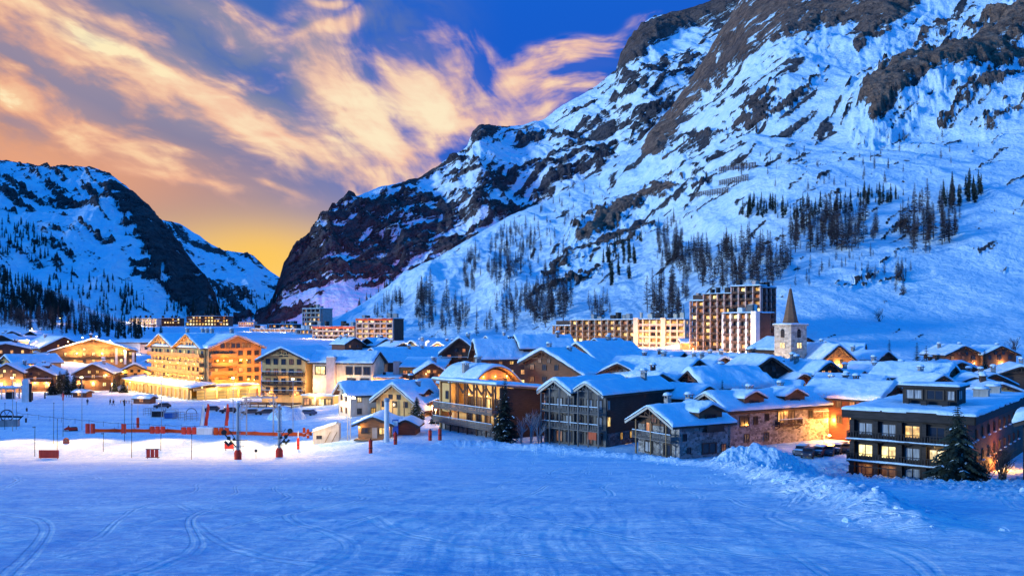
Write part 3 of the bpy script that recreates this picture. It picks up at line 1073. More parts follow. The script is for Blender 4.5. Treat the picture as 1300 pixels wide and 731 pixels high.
def snow_slab(root, fr, x0, x1, y0, y1, zfun, t=0.5, seed=0, name='roof_snow', edge=0.42, droop=0.0, res=0.55):
    t = t * (0.58 + 0.55 * random.Random(seed * 13 + 5).random())
    """A pillow of snow on a roof: rounded at its edges, uneven on top."""
    nx = max(6, min(60, int((x1 - x0) / res) + 1))
    ny = max(6, min(70, int((y1 - y0) / res) + 1))

    def sp(a, b, n):
        q = np.linspace(a, b, n)
        e = min(edge, (b - a) * 0.2)
        return np.sort(np.concatenate([q[1:-1], [a, a + e * 0.06, a + e * 0.25, a + e * 0.6, b - e * 0.6, b - e * 0.25, b - e * 0.06, b]]))
    X_, Y_ = np.meshgrid(sp(x0, x1, nx), sp(y0, y1, ny), indexing='ij')
    wob = 0.26 * fbm(X_ * 0.6, Y_ * 0.6, 3, seed + 5)
    d = np.minimum(np.minimum(X_ - x0, x1 - X_), np.minimum(Y_ - y0, y1 - Y_))
    k = np.clip(d / edge, 0, 1)
    k = np.sqrt(1 - (1 - k) ** 2)
    zr = zfun(X_, Y_)
    top = zr + t * (0.25 + 0.75 * k) * (1 + 0.38 * fbm(X_ * 0.22, Y_ * 0.22, 3, seed) + 0.16 * fbm(X_ * 0.8, Y_ * 0.8, 3, seed + 3)) + 0.02
    bot = zr + 0.004
    ex = np.where(np.isin(X_, [x0, x1]) | np.isin(Y_, [y0, y1]), wob, 0)
    Xw = X_ + np.where(X_ == x0, ex, np.where(X_ == x1, -ex, 0)) * 0.8
    Yw = Y_ + np.where(Y_ == y0, ex, np.where(Y_ == y1, -ex, 0)) * 0.8
    n, m = X_.shape
    vs = [fr.p(a, b) + (c,) for a, b, c in zip(Xw.ravel(), Yw.ravel(), top.ravel())]
    fs = []
    for i in range(n - 1):
        for j in range(m - 1):
            fs.append((i * m + j, (i + 1) * m + j, (i + 1) * m + j + 1, i * m + j + 1))
    ring = [(i, 0) for i in range(n)] + [(n - 1, j) for j in range(1, m)] + [(i, m - 1) for i in range(n - 2, -1, -1)] + [(0, j) for j in range(m - 2, 0, -1)]
    b = len(vs)
    for i, j in ring:
        vs.append(fr.p(Xw[i, j], Yw[i, j]) + (bot[i, j] - droop,))
    R = len(ring)
    for k_ in range(R):
        i, j = ring[k_]
        i2, j2 = ring[(k_ + 1) % R]
        fs.append((b + k_, b + (k_ + 1) % R, i2 * m + j2, i * m + j))
    mb = MB()
    mb.add(vs, fs)
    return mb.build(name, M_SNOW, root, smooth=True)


def chimney(root, fr, x, y, zb, h=1.6, s=0.8, mat=None):
    a = MB()
    a.box((0, 0, h / 2), (s, s * 0.8, h))
    for dx in (-1, 1):
        for dy in (-1, 1):
            a.box((dx * s * 0.4, dy * s * 0.3, h + 0.15), (s * 0.16, s * 0.16, 0.3))
    a.box((0, 0, h + 0.36), (s * 1.35, s * 1.2, 0.12))
    p = fr.p(x, y)
    o = a.build('chimney', mat or M_STONE, root, (p[0], p[1], zb), fr.rz)
    b = MB().lathe([(s * 0.72, 0), (s * 0.78, 0.12), (s * 0.66, 0.32), (s * 0.3, 0.44), (0.03, 0.46)], 9)
    b.build('chimney_snow', M_SNOW, o, (0, 0, h + 0.422), smooth=True)
    return o


def balcony(root, fr, x0, x1, y, z, depth=1.1, h=1.0, mat=None, style='bars', snow=True, ends=True):
    """A gallery on a wall that faces -y: slab, posts, rails and infill in one mesh."""
    mat = mat or M_WOOD_B
    a = MB()
    L = x1 - x0
    a.box(((x0 + x1) / 2, y - depth / 2 - 0.004, z - 0.09), (L, depth, 0.18))
    yy = y - depth + 0.06
    a.beam((x0, yy, z + h), (x1, yy, z + h), 0.09, 0.08)
    a.beam((x0, yy, z + 0.12), (x1, yy, z + 0.12), 0.06)
    n = max(2, int(L / 1.9) + 1)
    for k in range(n):
        x = x0 + 0.05 + (L - 0.1) * k / (n - 1)
        a.box((x, yy, z + h / 2), (0.10, 0.10, h - 0.02))
    if style == 'bars':
        k = max(3, int(L / 0.34))
        for i in range(k):
            a.box((x0 + L * (i + 0.5) / k, yy, z + h * 0.5), (0.13, 0.03, h * 0.72))
    elif style == 'boards':
        for i in range(3):
            a.box(((x0 + x1) / 2, yy - 0.03, z + 0.25 + i * 0.27), (L, 0.03, 0.20))
    elif style == 'solid':
        a.box(((x0 + x1) / 2, yy, z + h * 0.5), (L - 0.02, 0.05, h * 0.9))
    if ends:
        for x in (x0 + 0.04, x1 - 0.04):
            a.beam((x, y - 0.02, z + h), (x, yy, z + h), 0.07)
            a.box((x, (y + yy) / 2, z + h * 0.45), (0.04, depth - 0.12, h * 0.6))
    k = max(2, int(L / 3.2) + 1)
    for i in range(k):
        x = x0 + 0.2 + (L - 0.4) * i / (k - 1)
        a.beam((x, y - 0.02, z - 0.75), (x, y - depth * 0.8, z - 0.2), 0.11)
    a.xform(fr.M())
    o = a.build('balcony', mat, root)
    if snow:
        b = MB().box(((x0 + x1) / 2, yy, z + h + 0.085), (L * 0.98, 0.13, 0.09))
        b.xform(fr.M())
        b.build('balcony_snow', M_SNOW, o)
    return o


def facade(root, fr, x0, x1, y, zs, ncol, ww=1.1, wh=1.3, kinds='ddyo', frame=None, far=False, skip=0.0, jit=0.0):
    for z in zs:
        for k in range(ncol):
            if skip and RND.random() < skip:
                continue
            x = x0 + (x1 - x0) * (k + 0.5) / ncol
            p = fr.p(x, y - 0.03)
            window(root, p[0], p[1], z, ww, wh, fr.rz, pick(kinds), frame, far)


def gable(root, ox, oy, rz, w, l, he, rise, wall=None, base=None, base_h=0.0, ov=0.9, ovf=1.3, snow=0.55, seed=0, lshift=0.0,
          zb=0.0, truss=True, roof=None, front_wall=None, board=None, name='wall', he_r=None):
    """One wing under a saddle roof. Front gable at y=0 facing -y; the ridge runs towards +y. he_r lets the right eave hang lower."""
    fr = Frame2(ox, oy, rz)
    wall = wall or M_WOOD_B
    hl, hr_ = he, he if he_r is None else he_r
    top = he + rise
    xr = w / 2
    if he_r is not None:
        xr = (top - he_r) / (rise / (w / 2))
    sl = rise / (w / 2)
    a = MB()
    a.prism([(-w / 2, zb), (xr, zb), (xr, hr_), (0, top), (-w / 2, hl)], 0, l)
    a.xform(fr.M())
    o = a.build(name, wall, root)
    if base and base_h > zb:
        b = MB().prism([(-w / 2 - 0.05, zb), (xr + 0.05, zb), (xr + 0.05, base_h), (-w / 2 - 0.05, base_h)], -0.05, l + 0.05)
        b.xform(fr.M())
        b.build('stone_base', base, root)
    th = 0.22
    r = MB()
    e1, e2 = -w / 2 - ov, xr + ov

    def zt(x):
        return top - sl * abs(x) + 0.02
    for xa in (e1, e2):
        r.prism([(0, top + 0.02), (xa, zt(xa)), (xa, zt(xa) + th), (0, top + 0.02 + th * 1.15)] if xa > 0 else [(xa, zt(xa)), (0, top + 0.02), (0, top + 0.02 + th * 1.15), (xa, zt(xa) + th)], -ovf, l + ovf * 0.6)
    for xa in (e1, e2):                       # barge boards under the snow's edge
        for yy in (-ovf - 0.04, l + ovf * 0.6 + 0.04):
            r.beam((xa, yy, zt(xa) + 0.06), (0, yy, top + 0.10), 0.08, 0.34, mi=1)
    if truss:
        for f in (0.0, 0.5, 0.93):
            for sg in ((-1, 1) if f else (1,)):
                xx = sg * f * (w / 2 if sg < 0 else xr)
                r.beam((xx, -ovf + 0.15, zt(xx) - 0.14), (xx, 0.0, zt(xx) - 0.14), 0.2, 0.24)
    r.xform(fr.M())
    ro = r.build('roof', [roof or M_ROOF, board or M_ROOF], root)
    if truss and rise > 1.2:
        t = MB()
        hb = max(0.3, rise * 0.42)
        xw = (top - (he + rise - hb * 1.0 - 0.2)) / sl
        zz = zt(xw) - 0.25
        yy = -ovf + 0.32
        t.beam((-xw, yy, zz), (min(xw, xr + ov * 0.7), yy, zz), 0.16, 0.22)
        t.beam((0, yy, zz), (0, yy, top - 0.1), 0.16)
        for sg in (-1, 1):
            t.beam((sg * xw * 0.5, yy, zz), (sg * xw * 0.42, yy, zt(xw * 0.42) - 0.1), 0.12)
            t.beam((0, yy, zz + 0.1), (sg * xw * 0.45, yy, zt(xw * 0.45) - 0.15), 0.10)
        t.xform(fr.M())
        t.build('truss', wall, ro)
    if snow:
        def zf(X_, Y_):
            return top + 0.02 + th - sl * (np.sqrt(X_ ** 2 + 0.16) - 0.4) * 1.0
        snow_slab(ro, fr, e1 - 0.06, e2 + 0.06, -ovf - 0.06, l + ovf * 0.6 + 0.06, zf, snow, seed)
    return fr, xr, top, sl


def dormer(root, fr, x, y, zroof, sl, w=2.6, side=1, wall=None, h=1.5, kind='d', seed=0, depth=None):
    """A gabled dormer on the slope at +x (side=1) or -x."""
    g = Frame2(*fr.p(x, y), fr.rz + (pi / 2 if side > 0 else -pi / 2))
    L = depth or (h + 0.5) / max(sl, 0.25)
    rise = w * 0.22
    a = MB()
    a.prism([(-w / 2, zroof - 0.6), (w / 2, zroof - 0.6), (w / 2, zroof + h), (0, zroof + h + rise), (-w / 2, zroof + h)], 0, L)
    a.xform(g.M())
    o = a.build('dormer', wall or M_WOOD_B, root)
    r = MB()
    s2 = rise / (w / 2)
    e = w / 2 + 0.45
    zt = lambda q: zroof + h + rise - s2 * abs(q) + 0.02
    for sg in (-1, 1):
        pts = [(0, zt(0)), (sg * e, zt(e)), (sg * e, zt(e) + 0.14), (0, zt(0) + 0.16)]
        r.prism(pts if sg > 0 else pts[::-1], -0.5, L)
    r.xform(g.M())
    ro = r.build('dormer_roof', M_ROOF, o)
    snow_slab(o, g, -e - 0.04, e + 0.04, -0.55, L, lambda X_, Y_: zroof + h + rise + 0.16 - s2 * (np.sqrt(X_ ** 2 + 0.05) - 0.2), 0.42, seed, 'dormer_snow', 0.45, res=0.45)
    p = g.p(0, -0.03)
    window(root, p[0], p[1], zroof + h * 0.5, w * 0.5, h * 0.62, g.rz, kind)
    return o


def at_px(px, py, Y, dz=0.0):
    return Vector((wx(px, Y), Y, wz(py, Y) + dz))


GROUPS = {}


def chalet(label, px, py, Y, yaw, w, l, rise, name='chalet', cat='chalet', wall=None, base=None, base_h=2.6, floors=2, fh=2.7, cols=3, kinds='dddyo', side_cols=3, side='r', bal=True, bal_style='bars',
           bal_mat=None, snow=0.55, seed=0, lamps=(), chims=(), far=False, group=None, ov=0.9, ovf=1.3, frame=None, truss=True, he_r=None, front_mat=None, extra_down=0.5, gnd=None, dorm=(), board=None, side_kinds=None, ww=1.15, wh=1.35):
    """px, py: where the front gable's ridge end is seen, at the distance Y."""
    rz = radians(yaw)
    z = wz(py, Y)
    x = wx(px, Y)
    g = gz(x, Y) if gnd is None else gnd
    root = thing(name, label, cat, (x, Y, g), rz, group)
    top = z - g
    he = top - rise
    wall = wall or M_WOOD_B
    fr, xr, top, sl = gable(root, 0, 0, 0, w, l, he, rise, wall, base, base_h, ov, ovf, snow, seed, zb=-extra_down - 1.0, truss=truss, he_r=he_r and he - he_r, board=board)
    zs = [he - 0.9 - fh * k for k in range(floors)]
    zs = [q for q in zs if q > 1.0]
    if rise > 2.2 and truss:
        facade(root, fr, -w * 0.22, w * 0.22, 0, [he + rise * 0.22], 2 if w > 7 else 1, ww * 0.85, wh * 0.8, kinds, frame, far)
    facade(root, fr, -w / 2 + 0.5, w / 2 - 0.5, 0, zs, cols, ww, wh, kinds, frame, far)
    if bal:
        for q in zs[:-1] if len(zs) > 1 else zs:
            balcony(root, fr, -w / 2 + 0.1, w / 2 - 0.1, -0.002, q - 1.0, 1.15, 0.95, bal_mat or wall, bal_style, snow=not far)
    xs = he if he_r is None else he - he_r
    if 'r' in side and side_cols:
        fs = Frame2(*fr.p(xr, l / 2), fr.rz + pi / 2)
        zz = [xs - 1.0 - fh * k for k in range(floors)]
        facade(root, fs, -l / 2 + 0.6, l / 2 - 0.6, 0, [q for q in zz if q > 0.9], side_cols, ww, wh, side_kinds or kinds, frame, far)
    if 'l' in side and side_cols:
        fs = Frame2(*fr.p(-w / 2, l / 2), fr.rz - pi / 2)
        zz = [he - 1.0 - fh * k for k in range(floors)]
        facade(root, fs, -l / 2 + 0.6, l / 2 - 0.6, 0, [q for q in zz if q > 0.9], side_cols, ww, wh, side_kinds or kinds, frame, far)
    if not chims:
        rr = random.Random(seed * 7 + 1)
        chims = [(rr.choice((-1, 1)) * rr.uniform(0.6, w * 0.24), l * rr.uniform(0.3, 0.8), rr.uniform(1.3, 1.9)) for _ in range(rr.choice((1, 1, 2)))]
    for cx, cy, h in chims:
        chimney(root, fr, cx, cy, top - sl * abs(cx) + 0.1, h, 0.9, M_STONE if seed % 3 else M_WOOD_D)
    for dx, dy, dw, k in dorm:
        dormer(root, fr, dx, dy, top - sl * abs(dx) + 0.25, sl, dw, 1 if dx > 0 else -1, wall, 1.5, k, seed + 3)
    for lx, ly, lz, lr, lp in lamps:
        q = fr.p(lx, ly)
        wall_lamp(root, q[0], q[1], lz if lz > 0 else top + lz, fr.rz + radians(lr), lp)
    return root, fr, dict(he=he, top=top, xr=xr, sl=sl, g=g)
# ------------------------------------------------------------------ the village
WARM, AMBER, WHITE = (1.0, 0.50, 0.14), (1.0, 0.40, 0.07), (1.0, 0.74, 0.46)


def flat_residence():
    ax, ay = wx(1080, 116), 116.0
    rz = radians(-38.1)
    g = -20.3
    root = thing('apartment_building', 'dark flat roofed apartment building with snowy balconies and a rooftop penthouse beside the big spruce', 'apartment building', (ax, ay, g), rz)
    W, L, H = 13.8, 42.0, 9.45
    fr = Frame2()
    MB().box((W / 2, L / 2, H / 2 - 0.6), (W, L, H + 1.0)).build('wall', M_WOOD_N, root)
    side = MB().box((W + 0.04, L / 2, H / 2 - 0.9), (0.08, L - 0.1, H - 0.2))
    side.build('side_cladding', M_WOOD_R, root)
    # deep fascia all round
    f = MB()
    f.box((W / 2 + 0.1, -0.72, H - 0.35), (W + 2.0, 0.16, 1.15))
    f.box((W + 1.02, L / 2 - 0.3, H - 0.35), (0.16, L + 1.0, 1.15))
    f.box((-0.82, L / 2 - 0.3, H - 0.35), (0.16, L + 1.0, 1.15))
    f.box((W / 2 + 0.1, L / 2, H - 0.1), (W + 1.7, L + 1.2, 0.2))
    ro = f.build('roof', M_WOOD_N, root)
    snow_slab(ro, fr, -0.95, W + 1.2, -0.85, L + 0.3, lambda X_, Y_: np.zeros(X_.shape) + H + 0.1, 0.55, 3, edge=0.7, res=0.8)
    fl = [0.55, 3.1, 5.9]
    kinds = [['m', 'm', 'c', 'c', 'c'], ['y', 'y', 'c', 'w', 'w'], ['c', 'c', 'y', 'd', 'c']]
    xs = [1.9, 4.75, 7.6, 10.45, 12.9]
    for r, z in enumerate(fl):
        for c, x in enumerate(xs):
            window(root, x, -0.04, z + 1.25, 2.0 if c < 4 else 1.3, 1.75, 0, kinds[r][c], M_FRAME_D)
        b = balcony(root, fr, -0.15, W + 0.1, -0.002, z, 1.25, 0.95, M_WOOD_N, 'bars', snow=False)
        if r:
            snow_slab(b, fr, -0.2, W + 0.15, -1.36, -1.05, lambda X_, Y_: np.zeros(X_.shape) + z - 0.02, 0.26, r, 'balcony_snow', 0.14)
    pr = MB()
    for x in (0.35, 3.3, 6.2, 9.05, 11.8):
        for z in fl:
            pr.box((x, -0.35, z + 1.2), (0.55, 0.7, 2.35))
    pr.build('partition', M_WOOD_N, root)
    # glazed veranda on the ground floor
    v = MB()
    for x in (0.2, 1.8, 3.4, 5.0, 6.6):
        v.box((x, -1.32, 1.2), (0.1, 0.1, 2.5))
    v.box((3.4, -1.32, 2.42), (6.5, 0.12, 0.12)).box((3.4, -1.32, 1.1), (6.5, 0.08, 0.08))
    v.build('veranda', M_FRAME_D, root)
    MB().box((8.4, -1.36, 0.75), (1.6, 0.1, 0.5)).build('planter', M_RED, root)
    for k in range(9):
        for z in (4.0, 6.9):
            o = window(root, W + 0.10, 5 + k * 3.9, z, 0.95, 1.25, pi / 2, 'dmdmo'[(k * 2 + int(z)) % 5], M_FRAME_D)
            MB().box((0, -0.12, -0.62), (1.1, 0.22, 0.12)).build('sill', M_SNOW, o)
    # penthouse
    P = MB().box((7.6, 11.2, H + 1.45), (6.7, 5.4, 2.6)).build('penthouse', M_WOOD_N, root)
    q = MB().box((7.6, 11.0, H + 2.9), (7.6, 6.4, 0.34)).build('penthouse_roof', M_WOOD_N, P)
    snow_slab(q, fr, 3.75, 11.45, 7.75, 14.25, lambda X_, Y_: np.zeros(X_.shape) + H + 3.07, 0.34, 8)
    for x, w, k in ((5.7, 2.3, 'c'), (8.3, 2.3, 'd'), (10.25, 1.0, 'c')):
        window(P, x, 8.46, H + 1.85, w, 1.35, 0, k)
    window(P, 10.98, 10.4, H + 1.85, 2.6, 1.35, pi / 2, 'c')
    for x, z in ((5.0, 0.5), (7.2, 0.4), (9.8, 0.45)):
        MB().box((x, 7.4, H + 0.45 + z / 2), (0.7, 0.6, z + 0.5)).build('roof_box', M_WOOD_N, root)
    for x, y in ((10.4, 27.5), (10.6, 35.5)):
        c = MB().box((0, 0, 0.6), (2.0, 1.2, 1.3)).box((0, 0, 1.36), (2.3, 1.5, 0.16)).build('vent', M_CONC, root, (x, y, H + 0.3))
        MB().lathe([(1.05, 0), (1.1, 0.12), (0.9, 0.3), (0.1, 0.38)], 10).build('vent_snow', M_SNOW, c, (0, 0, 1.44), smooth=True)
    lamp_light(root, (W + 1.4, 16, 2.2), 260, AMBER)
    wall_lamp(root, W + 0.1, 17.5, 2.2, pi / 2, 180, AMBER)
    lamp_light(root, (10.6, -0.9, 5.3), 22, (1.0, 0.72, 0.32))
    for x in (2.0, 4.8):
        lamp_light(root, (x, -0.8, 2.4), 9, AMBER)
    return root


def stone_chalets():
    # front chalet with its gable to the left, long stone wall to the right
    root, fr, d = chalet('stone and timber chalet with a snowy roof and big dormer behind the ploughed snow heap', 836, 517, 135, -60, 9.6, 9.5, 2.3, wall=M_WOOD_B, base=M_STONE, base_h=4.5, floors=2, cols=2, kinds='ddmo', side='', seed=2,
                         bal=False, ov=0.9, ovf=2.0, snow=0.6, board=M_FRAME_W, ww=1.7, wh=1.7)
    he = d['he']
    balcony(root, fr, -4.6, 4.6, -0.06, he - 2.4, 1.5, 1.0, M_WOOD_G, 'bars')
    for x in (-3.6, 0, 3.6):
        MB().beam((x, -1.5, -0.5), (x, -1.5, he + 0.3), 0.2).build('post', M_WOOD_W, root)
    window(root, -2.2, -0.12, 1.1, 2.0, 1.8, 0, 'c')
    window(root, 2.2, -0.12, 1.1, 1.8, 1.9, 0, 'd')
    s = Frame2(*fr.p(d['xr'] + 0.06, 4.75), fr.rz + pi / 2)
    for x, z, w, h, k in ((-3.8, 3.2, 0.8, 1.1, 'd'), (-3.0, 1.2, 0.8, 0.9, 'd'), (1.0, 1.3, 3.0, 1.7, 'd'), (3.9, 1.2, 1.0, 1.2, 'm')):
        p = s.p(x, 0)
        window(root, p[0], p[1], z, w, h, s.rz, k)
    # big dormer over the eave
    dormer(root, fr, d['xr'] - 0.1, 6.2, he - 0.2, d['sl'], 4.6, 1, M_WOOD_B, 1.9, 'd', 5, 5.5)
    bx = s.p(1.4, 0)
    MB().box((0, -0.5, 0), (3.4, 1.0, 0.16)).box((0, -0.97, 0.5), (3.4, 0.06, 0.9)).build('balcony', M_WOOD_D, root, (bx[0], bx[1], he - 1.1), s.rz)
    chimney(root, fr, -1.6, 7.5, d['top'] - 0.5, 1.7, 1.0)
    # the longer house that continues behind it
    root, fr, d = chalet('long stone chalet with two roof dormers and a lit corner balcony behind the parked cars', 903, 500.5, 148, -60, 9.0, 24.0, 2.3, wall=M_WOOD_B, base=M_STONE, base_h=5.4, floors=1, cols=1, kinds='m', side='', seed=4, bal=False, ov=0.9, ovf=1.4,
                         snow=0.75, board=M_FRAME_W)
    he = d['he']
    dormer(root, fr, d['xr'] - 0.2, 5.5, he + 0.05, d['sl'], 4.4, 1, M_WOOD_B, 1.7, 'd', 7, 5)
    dormer(root, fr, d['xr'] - 0.2, 15.0, he + 0.05, d['sl'], 4.8, 1, M_WOOD_B, 1.7, 'd', 9, 5)
    s = Frame2(*fr.p(d['xr'] + 0.06, 12.5), fr.rz + pi / 2)
    for x, z, w, h, k in ((-9.5, 4.2, 2.2, 1.8, 'd'), (-4.4, 4.6, 1.0, 1.3, 'd'), (-1.2, 4.4, 1.5, 2.2, 'o'), (1.4, 4.4, 1.5, 2.2, 'm'), (-9.0, 1.4, 1.2, 1.4, 'd'), (-4.5, 1.4, 1.2, 1.4, 'd'), (6.0, 4.6, 1.2, 1.5, 'd'), (-7.0, 4.2, 1.0, 1.4, 'd')):
        p = s.p(x, 0)
        window(root, p[0], p[1], z, w, h, s.rz, k)
    q = Frame2(*fr.p(d['xr'] + 0.06, 12.5), fr.rz + pi / 2)
    balcony(root, q, -2.6, 2.8, -0.02, 3.1, 1.2, 1.0, M_WOOD_D)
    # lower wing at the far end
    g2, xr2, top2, sl2 = gable(root, *fr.p(3.2, 22.5), radians(90), 7.5, 7.5, he - 1.8, 1.7, M_WOOD_B, M_STONE, 3.2, 0.9, 1.0, 0.7, 12, zb=-1.5)
    balcony(root, g2, -3.2, 3.2, -0.05, 3.9, 1.4, 1.0, M_WOOD_D)
    for x in (-1.8, 1.8):
        p = g2.p(x, -0.05)
        window(root, p[0], p[1], 4.9, 1.2, 1.5, g2.rz, 'o')
    p = g2.p(0.5, -2.4)
    lamp_light(root, (p[0], p[1], 3.4), 520, AMBER)
    lamp_light(root, (*g2.p(-3.0, -3.6), 2.4), 520, AMBER)
    p = q.p(0, -0.8)
    lamp_light(root, (p[0], p[1], 5.4), 60, AMBER)
    # house in between, facing right, orange lit wall
    chalet('tall red timber house with a pale ground floor beside the lit car park', 1012, 487, 174, 62, 10.0, 20, 2.2, wall=M_WOOD_R, floors=2, cols=2, kinds='dmd', side='l', side_cols=4, seed=14, bal=False, snow=0.8, base=M_PLASTER, base_h=3.0,
           lamps=((-2.5, 0, 3.2, 0, 420), (3, 0, 3.2, 0, 420)))


def twin_gable():
    ax, ay = wx(692, 152), 152.0
    rz = radians(-41.5)
    g = gz(ax + 4, ay - 4) - 0.4
    root = thing('chalet', 'grey timber apartment chalet with twin front gables, dark side wall and two small lit windows', 'chalet', (ax, ay, g), rz)
    z_e = wz(502.5, 144) - g
    he = z_e + 0.15
    f1, x1, t1, s1 = gable(root, 3.1, 0, 0, 6.2, 17, he, 1.9, M_WOOD_G, None, 0, 0.55, 1.5, 0.6, 3, zb=-2, board=M_FRAME_W)
    f2, x2, t2, s2 = gable(root, 9.3, 0.5, 0, 6.1, 20, he - 0.1, 1.8, M_WOOD_G, None, 0, 0.55, 1.5, 0.6, 4, zb=-2, board=M_FRAME_W, name='wall')
    MB().box((12.40, 10.6, he / 2 - 1.1), (0.12, 19.6, he + 1.8)).build('side_wall', M_WOOD_N, root)
    MB().box((12.46, 10.6, 0.4), (0.16, 19.7, 4.6)).build('stone_base', M_STONE_D, root)
    MB().box((0.0, 8.5, he / 2 - 0.6), (0.3, 17.2, he + 0.8)).build('side_wall', M_STONE, root)
    fr = Frame2()
    for z in (he - 3.0, he - 5.8):
        balcony(root, fr, 0.2, 12.2, -0.01, z, 1.35, 1.0, M_WOOD_G, 'bars')
    posts = MB()
    for x in (0.25, 2.1, 4.2, 6.15, 8.1, 10.2, 12.2):
        posts.beam((x, -1.35, -1.5), (x, -1.35, he + (0.1 if x in (0.25, 12.2, 6.15) else 0.8)), 0.2)
    posts.build('post', M_WOOD_G, root)
    for z, ks in ((he - 1.8, 'dcddccd'), (he - 4.6, 'ddcddcw'), (he - 7.3, 'dmddmdd')):
        for k in range(6):
            window(root, 1.2 + k * 1.98, -0.03 if k < 3 else 0.47, z, 1.35, 2.0, 0, ks[k], M_FRAME_D)
    for z, k in ((he - 1.7, 'c'), (he - 4.4, 'y')):
        window(root, 12.49, 1.1, z, 0.9, 1.8, pi / 2, k)
    for y in (4.6, 7.4):
        window(root, 12.57, y, 2.0, 0.75, 1.3, pi / 2, 'y')
    window(root, 12.57, 6.6, 0.35, 2.6, 0.5, pi / 2, 'y')
    lamp_light(root, (13.4, 6.6, 0.4), 5, AMBER)
    MB().box((11.0, -1.42, he - 6.6), (1.7, 0.06, 1.2)).build('hanging', M_REDROOF, root)
    c = chimney(root, fr, 10.2, 15.0, t2 - 0.6, 1.9, 0.9)
    lamp_light(root, (-1.0, 2.5, he - 3.5), 90, AMBER)
    wall_lamp(root, 0.2, 0.0, he - 2.4, -pi / 2, 60, AMBER)


